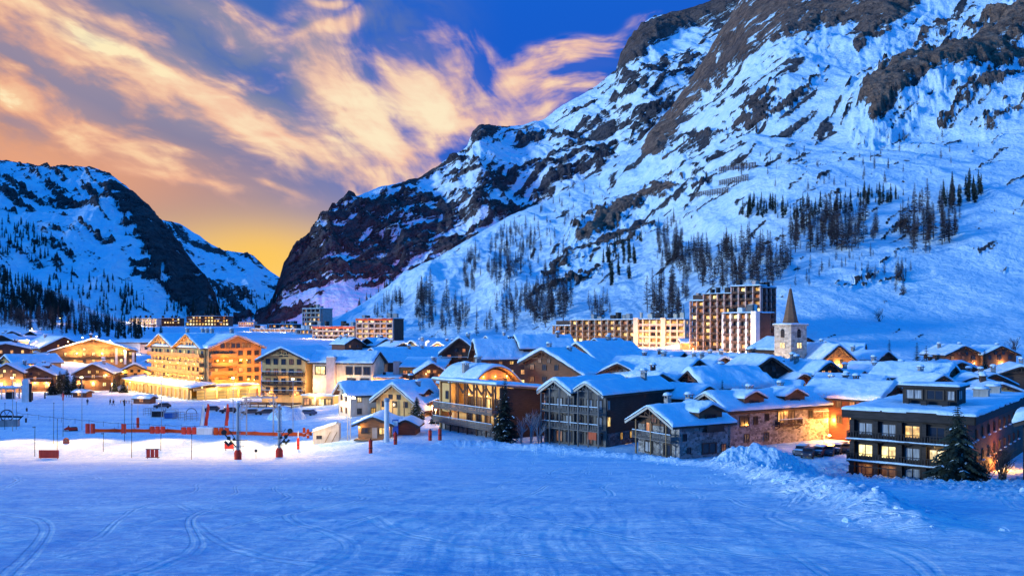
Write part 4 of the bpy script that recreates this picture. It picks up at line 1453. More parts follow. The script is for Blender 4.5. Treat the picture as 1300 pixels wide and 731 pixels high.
def arcade_house():
    ax, ay = wx(557, 172), 172.0
    rz = radians(-54.8)
    g = -20.6
    root = thing('apartment_building', 'flat roofed timber apartment house with warm lit plaster loggias and zigzag beams', 'apartment building', (ax, ay, g), rz)
    W, D, H = 20.8, 13.0, 10.3
    MB().box((W / 2, D / 2 + 1.5, H / 2 - 1.2), (W, D - 3.0, H + 1.6)).build('wall', M_OCHRE, root)
    MB().box((W / 2, 0.9, 1.1), (W - 0.1, 1.3, 3.6)).build('stone_base', M_STONE_D, root)
    MB().box((0.5, 0.8, H / 2 - 0.9), (0.35, 1.7, H + 1.5)).box((3.2, 0.7, H - 3.1), (3.4, 1.6, 5.4)).build('panel', M_OCHRE, root)
    s = MB().prism([(0, -2), (D, -2), (D, H - 1.5), (0, H - 0.3)], 0, 0.3)
    s.xform(Matrix.Translation((W + 0.33, 0, 0)) @ Matrix.Rotation(pi / 2, 4, 'Z'))
    s.build('side_wall', M_WOOD_N, root)
    r = MB().prism([(-1.2, H + 0.0), (D + 0.6, H - 1.3), (D + 0.6, H - 1.0), (-1.2, H + 0.3)], -0.6, W + 0.9)
    r.xform(Matrix.Translation((0, 0, 0)) @ Matrix(((0, 1, 0, 0), (1, 0, 0, 0), (0, 0, 1, 0), (0, 0, 0, 1))))
    ro = r.build('roof', M_WOOD_G, root)
    snow_slab(ro, Frame2(), -0.6, W + 0.9, -1.25, D + 0.6, lambda X_, Y_: H + 0.31 - (Y_ + 1.2) * 1.3 / (D + 1.8), 0.5, 6)
    fr = Frame2()
    for z in (5.3, 2.6):
        balcony(root, fr, 0.1, W - 0.2, 0.3, z, 1.7, 1.0, M_WOOD_G, 'boards')
    posts, br = MB(), MB()
    px = [5.2, 8.1, 11.2, 14.4, 17.4, 20.4]
    for x in px:
        posts.beam((x, -0.55, -1.5), (x, -0.55, H), 0.24)
        posts.beam((x, 0.9, 5.4), (x, 0.9, H), 0.3)
    for a, b in zip(px[1:-1], px[2:]):
        m = (a + b) / 2
        for p, q in (((a, H - 0.4), (a + (m - a) * 0.95, H - 1.9)), ((b, H - 0.4), (b - (b - m) * 0.95, H - 1.9)), ((m - 0.8, H - 1.05), (m, H - 1.6)), ((m + 0.8, H - 1.05), (m, H - 1.6))):
            br.beam((p[0], -0.5, p[1]), (q[0], -0.5, q[1]), 0.18)
    posts.build('post', M_WOOD_D, root)
    br.build('brace', M_WOOD_D, root)
    for z, ks in ((6.5, 'dmydd'), (3.8, 'ddmyd'), (1.1, 'cddyd')):
        for k in range(5):
            window(root, 6.6 + k * 3.05, 2.95, z, 1.9, 2.1, 0, ks[k])
    window(root, 3.4, -0.14, H - 2.6, 1.0, 1.6, 0, 'd')
    window(root, 3.4, -0.14, H - 4.6, 1.5, 1.2, 0, 'd')
    window(root, 1.6, 0.2, 1.4, 1.1, 1.9, 0, 'c')
    for x in (6.6, 9.6, 12.8, 15.8, 18.6):
        lamp_light(root, (x, 0.8, H - 2.0), 52, (1.0, 0.60, 0.20))
    for x in (6.6, 12.8, 18.6):
        lamp_light(root, (x, 0.7, 4.6), 14, (1.0, 0.55, 0.18))
        wall_lamp(root, x, 2.98, 7.9, 0, 4, WARM)
    # the arched roof house just behind it
    root = thing('chalet', 'low house with a rounded snowy roof and glowing timber gable behind the loggia house', 'chalet', (wx(628, 196), 196, -19.5), radians(32))
    a = MB()
    n = 14
    zc = wz(466, 196) + 19.5
    prof = [(-6.5 + 13 * k / n, zc - 4.2 * ((2 * k / n - 1) ** 2)) for k in range(n + 1)]
    a.prism([(x * 0.9, z - 0.5) for x, z in prof] + [(5.8, -1), (-5.8, -1)], 0, 15)
    a.build('wall', M_WOOD_W, root)
    b = MB()
    for (x0, z0), (x1, z1) in zip(prof[:-1], prof[1:]):
        b.prism([(x0, z0), (x1, z1), (x1, z1 + 0.2), (x0, z0 + 0.2)], -1.4, 15.5)
    ro = b.build('roof', M_WOOD_W, root)
    snow_slab(ro, Frame2(), -6.6, 6.6, -1.5, 15.6, lambda X_, Y_: zc - 4.2 * (X_ / 6.5) ** 2 + 0.2, 0.6, 9)
    facade(root, Frame2(), -3.6, 3.6, 0, [zc - 3.2], 4, 1.1, 1.6, 'oom', M_WOOD_W)
    for x in (-3, 0, 3):
        wall_lamp(root, x, 0, zc - 2.0, 0, 60, AMBER)
    chimney(root, Frame2(), -4.0, 6, zc - 1.6, 2.0, 1.3, M_CONC)
    chimney(root, Frame2(), 1.5, 10, zc, 1.6, 1.2, M_CONC)


def grand_hotel():
    ax, ay = -124.0, 306.0
    rz = radians(-48.6)
    g = -21.8
    root = thing('hotel', 'large six storey hotel with golden floodlit balconies, three gables and a snowy glazed arcade', 'hotel', (ax, ay, g), rz)
    he = 15.4
    f0, x0, t0, s0 = gable(root, 48, 8.5, pi / 2, 17.0, 47.5, he, 3.6, M_WOOD_W, None, 0, 1.0, 1.6, 0.55, 21, zb=-1.5, board=M_FRAME_W)
    f1, *_ = gable(root, 11.2, -0.5, 0, 22.4, 9, he - 0.4, 4.1, M_OCHRE, None, 0, 0.6, 1.5, 0.5, 22, zb=-1.5, board=M_WOOD_W, roof=M_WOOD_W)
    f2, *_ = gable(root, 34.5, -0.5, 0, 22.4, 9, he - 0.4, 4.3, M_OCHRE, None, 0, 0.6, 1.5, 0.5, 23, zb=-1.5, board=M_WOOD_W, roof=M_WOOD_W)
    zs = [he - 1.7 - 2.62 * k for k in range(5)]
    for z in zs:
        for k in range(13):
            window(root, 1.7 + k * 3.55, -0.55, z, 1.7, 1.75, 0, pick('ddyoomdo'), M_WOOD_W, True)
        balcony(root, Frame2(), 0.2, 45.5, -0.52, z - 1.15, 1.5, 0.95, M_WOOD_W, 'solid', snow=False)
    for f, w in ((f1, 5.5), (f2, 5.5)):
        facade(root, f, -w, w, 0, [he + 0.9], 5, 1.2, 1.5, 'dyd', M_WOOD_W, True)
    fs = Frame2(48.0, 8.5, pi / 2)
    for z in zs:
        for x in (-6.2, -1.6, 1.6, 4.4, 6.9):
            p = fs.p(x, -0.04)
            window(root, p[0], p[1], z, 1.5, 1.5, fs.rz, pick('ddddyo'), M_WOOD_D, True)
        balcony(root, fs, -8.2, -3.0, -0.02, z - 1.1, 1.2, 0.95, M_WOOD_W, 'solid', snow=False)
        balcony(root, fs, -2.9, 0.3, -0.02, z - 1.1, 0.9, 0.95, M_WOOD_W, 'solid', snow=False)
    facade(root, fs, -5.0, 5.0, 0, [he + 0.6], 6, 1.3, 1.4, 'dmd', M_WOOD_D, True)
    for x, y in ((8, 9), (20, 9.5), (26, 8.5), (30, 8.5), (44, 9)):
        chimney(root, Frame2(), x, y, he + 3.2, 2.2, 1.1, M_CONC)
    # glazed arcade along both fronts
    ar = MB()
    for k in range(17):
        ar.box((-6 + k * 3.5, -7.0, 1.5), (0.5, 0.5, 3.6))
    for k in range(6):
        ar.box((54.0, -3.5 + k * 3.4, 1.5), (0.5, 0.5, 3.6))
    ar.box((22, -7.0, 3.35), (56.5, 0.4, 0.7)).box((54, 3.2, 3.35), (0.4, 20.6, 0.7))
    arc = ar.build('arcade', M_OCHRE, root)
    gl = MB().box((21.8, -5.9, 1.4), (55.2, 0.1, 2.9)).box((52.9, 3.6, 1.4), (0.1, 18.6, 2.9))
    gl.build('shop_window', M_LITY, arc)
    rf = MB().prism([(-8.0, 3.72), (-0.6, 4.7), (-0.6, 4.95), (-8.0, 3.95)], -7.0, 54.5)
    rf.xform(Matrix(((0, 1, 0, 0), (1, 0, 0, 0), (0, 0, 1, 0), (0, 0, 0, 1))))
    rfo = rf.build('arcade_roof', M_WOOD_W, root)
    snow_slab(rfo, Frame2(), -7.1, 54.6, -8.1, -0.7, lambda X_, Y_: 3.95 + (Y_ + 8.0) / 7.4, 0.45, 24, 'arcade_snow', res=1.2)
    r2 = MB().box((51.6, 6.3, 3.98), (6.6, 13.4, 0.3)).build('arcade_roof', M_WOOD_W, root)
    snow_slab(r2, Frame2(), 48.3, 55.0, -0.5, 13.0, lambda X_, Y_: 4.13 + 0 * X_, 0.4, 25, 'arcade_snow', res=1.2)
    # floodlights
    for k in range(7):
        for z, p in ((5.2, 400), (10.4, 400)):
            wall_lamp(root, 2.5 + k * 6.7, -2.15, z, 0, p, (1.0, 0.47, 0.055), 3.2)
    for y, z, p in ((2.5, 5.2, 700), (8.5, 5.4, 700), (14.5, 5.2, 700), (4.5, 11.5, 700), (12, 11.5, 700)):
        wall_lamp(root, 48.1, y, z, pi / 2, p, (1.0, 0.36, 0.03), 4.0)
    for k in range(8):
        lamp_light(root, (-4 + k * 7.5, -9.2, 2.9), 210, (1.0, 0.62, 0.20))
    for k in range(3):
        lamp_light(root, (55.5, -1 + k * 6.5, 2.9), 330, (1.0, 0.62, 0.20))


def cream_hotel():
    # dark balconied gable on the left, cream annex with a chimney tower on the right
    x, Y = wx(360, 245), 245.0
    g = -21.6
    root = thing('hotel', 'cream and dark timber hotel with a square plaster chimney tower and snowy roofs', 'hotel', (x, Y, g), radians(-12))
    he = wz(460, 245) - g + 0.8
    f1, x1, t1, s1 = gable(root, 0, 0, 0, 13.0, 22, he, 3.0, M_OCHRE, None, 0, 1.3, 1.6, 0.5, 31, zb=-1.5)
    zs = [he - 0.6, he - 3.3, he - 5.9, he - 8.4]
    for i, z in enumerate(zs):
        facade(root, f1, -5.8, 5.8, 0, [z], 5, 1.3, 1.6, 'ddddm')
        if i:
            balcony(root, f1, -5.9, 6.4, -0.02, z - 1.0, 1.4, 1.0, M_WOOD_D, 'bars')
    facade(root, f1, -1.6, 1.6, 0, [he + 1.4], 2, 1.1, 1.2, 'd')
    # annex
    W2 = 17.0
    he2 = he - 0.3
    f2, x2, t2, s2 = gable(root, 8.4, 5.6, radians(-90), 10.0, W2, he2 - 0.4, 2.6, M_PLASTER, None, 0, 0.9, 1.2, 0.5, 32, zb=-1.5)
    fr = Frame2(8.4, 0.56, 0)
    facade(root, fr, 9.4, 17.0, 0, [he2 - 2.6], 3, 2.0, 2.3, 'dyd')
    facade(root, fr, 9.4, 17.0, 0, [he2 - 5.2], 2, 2.6, 1.2, 'd')
    facade(root, fr, 0.3, 4.2, 0, [he2 - 2.6], 1, 3.2, 2.4, 'y')
    MB().box((14.2, 0.1, he2 / 2 - 0.2), (2.4, 2.0, he2 + 2.6)).build('chimney_tower', M_PINK, root)
    MB().lathe([(1.5, 0), (1.6, 0.15), (1.3, 0.4), (0.1, 0.5)], 4).build('tower_snow', M_SNOW, root, (14.2, 0.1, he2 + 1.104), pi / 4)
    a = MB().box((12, -2.0, 1.4), (9, 4.4, 3.4)).build('annex', M_OCHRE, root)
    snow_slab(a, Frame2(), 7.2, 16.8, -4.5, 0.3, lambda X_, Y_: 3.12 + 0 * X_, 0.45, 33)
    facade(root, Frame2(12, -4.22, 0), -4.2, 4.2, 0, [1.5], 4, 1.8, 2.0, 'yoy')
    for lx, ly, lz, p in ((-4, -1.6, 3.0, 90), (4, -1.6, 3.0, 90), (9.5, -1.5, 6.0, 260), (11.5, -5.4, 3.0, 190), (21, -2.2, 3.4, 330), (17.5, -2.2, 6.0, 260), (0, -1.2, 8.2, 90)):
        lamp_light(root, (lx, ly, lz), p, (1.0, 0.62, 0.24))
    for lx in (-4, 4, 17.5):
        wall_lamp(root, lx, -0.02 if lx < 8 else 0.5, 3.6, 0, 60, WARM)
    pl = MB()
    # terrace in front of the gable
    pl.box((-1, -5.5, 0.9), (15, 6, 0.25))
    for k in range(7):
        pl.box((-8 + k * 2.4, -8.3, 0.3), (0.2, 0.2, 2.2))
    pl.box((-1, -8.3, 1.5), (15, 0.12, 0.12))
    pl.build('terrace', M_WOOD_D, root)
    lamp_light(root, (-2, -3, 0.3), 60, AMBER)
    # long dark roofed house behind, to the right
    root, fr, d = chalet('wide house with long dark gable and violet snowy roof above orange lit terraces', 475, 443, 282, -52, 17, 27, 4.0, wall=M_WOOD_D, floors=2, cols=4, kinds='dddm', side='', seed=35, bal=False, snow=0.5, chims=((1.5, 12, 1.2), (1.5, 17, 1.2)))
    root = thing('house', 'plaster house with orange lit balcony band below a stepped snowy roof', 'house', (wx(505, 246), 246, -20.8), radians(-6))
    H = wz(462, 246) + 20.8
    MB().box((6.5, 4, H / 2 - 1), (13, 8, H)).build('wall', M_OCHRE, root)
    MB().box((-0.3, 0.2, H / 2 + 0.2), (1.7, 1.6, H + 1.2)).build('chimney', M_PINK, root)
    r = MB().prism([(-1.6, H - 1.0), (8.4, H + 1.2), (8.4, H + 1.45), (-1.6, H - 0.75)], 0.8, 13.8)
    r.xform(Matrix(((0, 1, 0, 0), (1, 0, 0, 0), (0, 0, 1, 0), (0, 0, 0, 1))))
    ro = r.build('roof', M_WOOD_B, root)
    snow_slab(ro, Frame2(), 0.75, 13.85, -1.65, 8.4, lambda X_, Y_: H - 0.75 + (Y_ + 1.6) * 0.22, 0.5, 36)
    for z, k in ((H - 2.4, 'mooo'), (H - 5.0, 'ymoy')):
        facade(root, Frame2(7, 0, 0), -5.8, 5.8, 0, [z], 6, 1.4, 1.5, k)
    balcony(root, Frame2(), 0.8, 12.8, -0.01, H - 3.7, 1.3, 1.0, M_WOOD_D, 'boards')
    for lx in (2.5, 6.5, 10.5):
        wall_lamp(root, lx, 0, H - 4.4, 0, 150, AMBER)
    root = thing('house', 'low plaster house under a flat violet snow terrace next to the cream hotel', 'house', (wx(467, 243), 243, -20.8), radians(-8))
    H = wz(480, 243) + 20.8
    MB().box((3.8, 5, H / 2 - 1), (9.4, 10, H + 2)).build('wall', M_PLASTER, root)
    ro = MB().box((3.8, 4.6, H + 0.14), (10.4, 11.4, 0.26)).build('roof', M_WOOD_B, root)
    snow_slab(ro, Frame2(), -1.4, 9.0, -1.1, 10.3, lambda X_, Y_: H + 0.27 + 0.06 * Y_ + 0 * X_, 0.5, 37)
    facade(root, Frame2(3.8, 0, 0), -4, 4, 0, [H - 1.3], 4, 1.2, 1.2, 'd')
    lamp_light(root, (3, -2.0, H - 1.2), 160, WARM)
    MB().box((3.5, 4, H + 1.0), (0.7, 0.7, 1.0)).build('chimney', M_WOOD_N, root)


def lodge():
    root, fr, d = chalet('wide lodge with plank gable, snowy dormer roof and small red annex behind the piste hut', 501, 488.5, 197, -24, 9.5, 13, 3.4, wall=M_OCHRE, floors=2, cols=3, kinds='dddd', side='r', side_cols=2, seed=41, snow=0.7,
                         he_r=1.8, board=M_FRAME_W, bal=False, ov=1.0)
    dormer(root, fr, d['xr'] - 2.2, 5.5, d['top'] - d['sl'] * (d['xr'] - 2.2) + 0.25, d['sl'], 4.0, 1, M_WOOD_R, 1.3, 'o', 44, 5)
    for x in (-3, 0, 3):
        MB().beam((x, -0.9, 0), (x, -0.9, d['he']), 0.2).build('post', M_WOOD_W, root)
    lamp_light(root, (*fr.p(-1.5, -2.2), d['he'] - 1.2), 75, (1.0, 0.70, 0.34))
    gable(root, *fr.p(d['xr'] + 2.6, 2.5), radians(8), 4.2, 5, 2.6, 1.0, M_WOOD_R, None, 0, 0.6, 0.8, 0.5, 45, zb=-1, name='annex')
    lamp_light(root, (*fr.p(d['xr'] + 2.4, 0.6), 2.4), 110, AMBER)
    lamp_light(root, (*fr.p(d['xr'] + 6.2, 2.6), 2.2), 130, AMBER)
    root, fr, d = chalet('long low white plaster house with a snowy saddle roof beside the lamp post', 437, 487, 205, -62, 8.4, 21, 2.4, wall=M_PLASTER, floors=2, cols=2, kinds='dmd', side='r', side_cols=6, side_kinds='wydm', seed=42, snow=0.55, bal=False,
                         lamps=((-1.5, 0, 2.6, 0, 150), (2.8, 0, 2.6, 0, 150)), board=M_FRAME_W, name='house', cat='house')
    root = thing('hut', 'timber piste hut with a lit front and a snowy roof beside the tall pale pole', 'hut', (wx(475, 158), 158, gz(wx(475, 158), 158)), radians(-4))
    zt = wz(530, 158) - gz(wx(475, 158), 158)
    f, xr, top, sl = gable(root, 0, 0, 0, 5.8, 7.5, zt - 1.15, 1.15, M_WOOD_W, None, 0, 0.9, 1.2, 0.5, 46, zb=-0.6)
    window(root, -1.7, -0.04, 1.6, 1.3, 1.0, 0, 'd')
    window(root, 1.6, -0.04, 1.5, 1.5, 1.3, 0, 'y')
    MB().box((0.1, -0.04, 1.05), (0.9, 0.1, 2.1)).box((0.42, -0.11, 1.0), (0.05, 0.06, 0.14), mi=1).build('door', [M_FRAME_W, M_METAL], root)
    MB().box((0, -1.0, 0.06), (6.4, 2.0, 0.24)).build('deck', M_WOOD_W, root)
    f2, *_ = gable(root, 5.2, 3.0, 0, 3.4, 5, zt - 1.7, 0.9, M_WOOD_R, None, 0, 0.7, 0.7, 0.45, 47, zb=-0.6, name='annex', truss=False)
    wall_lamp(root, -2.6, 0, 2.2, 0, 34, WARM)
    wall_lamp(root, 2.7, 0, 2.2, 0, 34, WARM)
    root = thing('shed', 'pale canvas sided shed with a low lean-to roof beside the piste hut', 'shed', (wx(418, 161), 161, gz(wx(418, 161), 161)), radians(6))
    MB().prism([(-2.9, -0.5), (1.7, -0.5), (1.7, 3.1), (1.1, 3.2), (-2.9, 1.9)], 0, 4.5).build('wall', M_PLASTER, root)
    ro = MB().prism([(-3.1, 1.85), (1.2, 3.25), (1.2, 3.39), (-3.1, 1.98)], -0.3, 4.8).build('roof', M_PLASTER, root)
    snow_slab(ro, Frame2(), -3.1, 1.15, -0.3, 4.8, lambda X_, Y_: 3.39 + (X_ - 1.2) * 0.328, 0.16, 48)
    window(root, -1.8, -0.04, 1.0, 1.0, 0.6, 0, 'd')
    for x in (-0.8, 0.4):
        MB().beam((x, -0.02, 0), (x + 1, -0.02, 1.9), 0.12).build('brace', M_WOOD_W, root)
    lamp_light(root, (-1.5, -3.2, 3.2), 120, (1.0, 0.72, 0.36))


def church():
    x, Y = wx(1003.5, 228), 228.0
    g = -17.5
    root = thing('church', 'stone church tower with a pointed shingled spire and lit windows', 'church', (x, Y, g), radians(-60))
    w = 5.6
    H = wz(413, 228) - g
    top = wz(364, 228) - g
    MB().box((0, 0, H / 2 - 1), (w, w, H + 2)).build('tower', M_ASHLAR, root)
    MB().box((0, 0, H * 0.60), (w + 0.24, w + 0.24, 0.28)).box((0, 0, H + 0.1), (w + 0.7, w + 0.7, 0.34)).box((0, 0, H - 3.6), (w + 0.14, w + 0.14, 0.16)).build('cornice', M_ASHLAR, root)
    snow_slab(root, Frame2(), -w / 2 - 0.4, w / 2 + 0.4, -w / 2 - 0.4, w / 2 + 0.4, lambda X_, Y_: H + 0.27 + 0 * X_, 0.32, 51, 'cornice_snow')
    sp = MB().lathe([(2.35, 0), (1.9, 1.0), (1.40, 3.4), (0.84, 6.4), (0.34, 9.0), (0.06, top - H - 0.7)], 8)
    s = sp.build('spire', M_SPIRE, root, (0, 0, H + 0.3), pi / 8)
    c = MB().box((0, 0, 0.6), (0.08, 0.08, 1.3)).box((0, 0, 0.8), (0.6, 0.08, 0.08))
    c.build('cross', M_METAL, s, (0, 0, top - H - 0.75))
    for rz in (0, pi / 2, -pi / 2, pi):
        f = Frame2(0, 0, rz)
        a = MB()
        n = 8
        pts = [(-0.62, H - 3.1), (0.62, H - 3.1), (0.62, H - 1.5)] + [(0.62 * cos(pi * k / n), H - 1.5 + 0.62 * sin(pi * k / n)) for k in range(1, n)] + [(-0.62, H - 1.5)]
        a.prism(pts, -w / 2 - 0.05, -w / 2 + 0.05)
        a.xform(f.M())
        o = a.build('belfry_opening', M_BLACK, root)
        b = MB()
        for k in range(5):
            b.beam((-0.58, -w / 2 - 0.09, H - 2.9 + k * 0.36), (0.58, -w / 2 - 0.09, H - 2.9 + k * 0.36), 0.05, 0.12)
        b.xform(f.M())
        b.build('louvre', M_WOOD_D, o)
        q = f.p(0, -w / 2 - 0.04)
        window(root, q[0], q[1], H - 5.1, 1.9, 1.6, rz, 'y', M_ASHLAR)
        for dx in (-0.4, 0.4):
            q = f.p(dx, -w / 2 - 0.04)
            window(root, q[0], q[1], H - 8.3, 0.35, 1.1, rz, 'd', M_ASHLAR)
    lamp_light(root, (-2, -9, 7), 760, (1.0, 0.66, 0.38), 0.4)
    lamp_light(root, (9, 0, 7), 760, (1.0, 0.66, 0.38), 0.4)
    lamp_light(root, (-1, -7.5, H + 1.5), 45, (1.0, 0.62, 0.34), 0.4)
    lamp_light(root, (7.5, 0.0, H + 1.5), 45, (1.0, 0.62, 0.34), 0.4)
    # nave behind and to the left
    gable(root, 0.5, w / 2 + 0.05, 0, 8, 14, 3.8, 2.6, M_ASHLAR, None, 0, 0.7, 0.2, 0.5, 52, zb=-2, name='nave', truss=False)


def block(name, label, a, b, floors, fh, top_py, bays, depth=12, kinds='dddyo', wall=None, fin=None, pylon=(), fascia=None, steps=(), chims=True, zb=None, ret=0, lamps=0, lampw=120, lampc=None, group=None, seed=1, finw=0.5):
    """A terrace block: bays between fins, a loggia with a parapet in each bay on each floor, stepped roof."""
    (pa, Ya), (pb, Yb) = a, b
    A, B = Vector((wx(pa, Ya), Ya, 0)), Vector((wx(pb, Yb), Yb, 0))
    W = (B - A).length
    rz = atan2(B.y - A.y, B.x - A.x)
    zt = wz(top_py, Ya)
    H = floors * fh
    g = zt - H
    gg = min(gz(A.x, A.y), gz(B.x, B.y)) - 1
    root = thing(name, label, 'apartment building', (A.x, A.y, g), rz, group)
    wall, fin = wall or M_WOOD_D, fin or M_CONC
    MB().box((W / 2, depth / 2 + 0.9, (H + gg - g) / 2), (W, depth - 1.8, H - (gg - g))).build('wall', wall, root)
    bw = W / bays
    st = dict(steps)
    rs = np.random.RandomState(seed)
    hs = [H + st.get(k, 0) * fh for k in range(bays)]
    s = MB()
    fns = MB()
    for k in range(bays):
        for f in range(int(hs[k] / fh + 0.5)):
            s.box((bw * (k + 0.5), 0.0, f * fh + 0.1), (bw - 0.02, 1.9, 0.2))
            s.box((bw * (k + 0.5), -0.9, f * fh + 0.55), (bw - 0.6, 0.1, 0.9))
        if hs[k] > H:
            MB().box((bw * (k + 0.5), depth / 2 + 0.9, (hs[k] + H) / 2), (bw - 0.01, depth - 2.0, hs[k] - H)).build('upper_storey', wall, root)
    s.build('parapet', wall if fascia is None else fin, root)
    for k in range(bays + 1):
        hh = max(hs[min(k, bays - 1)], hs[max(k - 1, 0)])
        wd = 2.2 if k in pylon else finw
        fns.box((bw * k, -0.1, (hh + gg - g) / 2 + 0.2), (wd, 1.5 + (1.2 if k in pylon else 0), hh - (gg - g) + (1.4 if k in pylon else 0.4)))
    fns.build('fin', fin, root)
    if fascia:
        MB().box((W / 2, -0.75, H - 0.2), (W + 0.6, 0.5, 1.5)).build('fascia', fascia, root)
    for k in range(bays):
        for f in range(int(hs[k] / fh + 0.5)):
            if f * fh < gg - g:
                continue
            o = window(root, bw * (k + 0.5), 0.88 if hs[k] <= H or f * fh < H else -0.02 + 1.0, f * fh + fh * 0.56, bw * 0.74, fh * 0.62, 0, kinds[rs.randint(len(kinds))], M_FRAME_D, True)
    # right return wall
    if ret:
        for f in range(floors):
            if f * fh < gg - g:
                continue
            for j in range(ret):
                window(root, W + 0.3, 1.5 + (depth - 2) * (j + 0.5) / ret, f * fh + fh * 0.55, 1.6, fh * 0.6, pi / 2, kinds[rs.randint(len(kinds))], M_FRAME_D, True)
    k0 = 0
    while k0 < bays:
        k1 = k0
        while k1 + 1 < bays and hs[k1 + 1] == hs[k0]:
            k1 += 1
        r = MB().box((bw * (k0 + k1 + 1) / 2, depth / 2 - 0.3, hs[k0] + 0.15), (bw * (k1 - k0 + 1) + 0.4, depth + 1.6, 0.28)).build('roof', M_WOOD_N, root)
        snow_slab(r, Frame2(), bw * k0 - 0.2, bw * (k1 + 1) + 0.2, -1.0, depth + 0.5, lambda X_, Y_: hs[k0] + 0.29 + 0 * X_, 0.45, seed + k0, res=2.0)
        k0 = k1 + 1
    if chims:
        for k in range(bays):
            if rs.rand() < 0.75:
                h = 1.2 + rs.rand() * 1.9
                MB().box((0, 0, h / 2), (bw * 0.55 * (0.4 + rs.rand()), 2.4, h)).box((0, 0, h + 0.1), (bw * 0.5, 2.8, 0.18)).build('roof_stack', fin if rs.rand() < 0.6 else M_WOOD_N, root, (bw * (k + 0.3 + 0.4 * rs.rand()), 3 + 4 * rs.rand(), hs[k] + 0.5))
    for k in range(lamps):
        lamp_light(root, (W * (k + 0.5) / lamps, -10.0, max(3.0, gg - g + H * 0.35)), lampw * 2.4, lampc or WARM, 0.4)
    return root, W, H, g


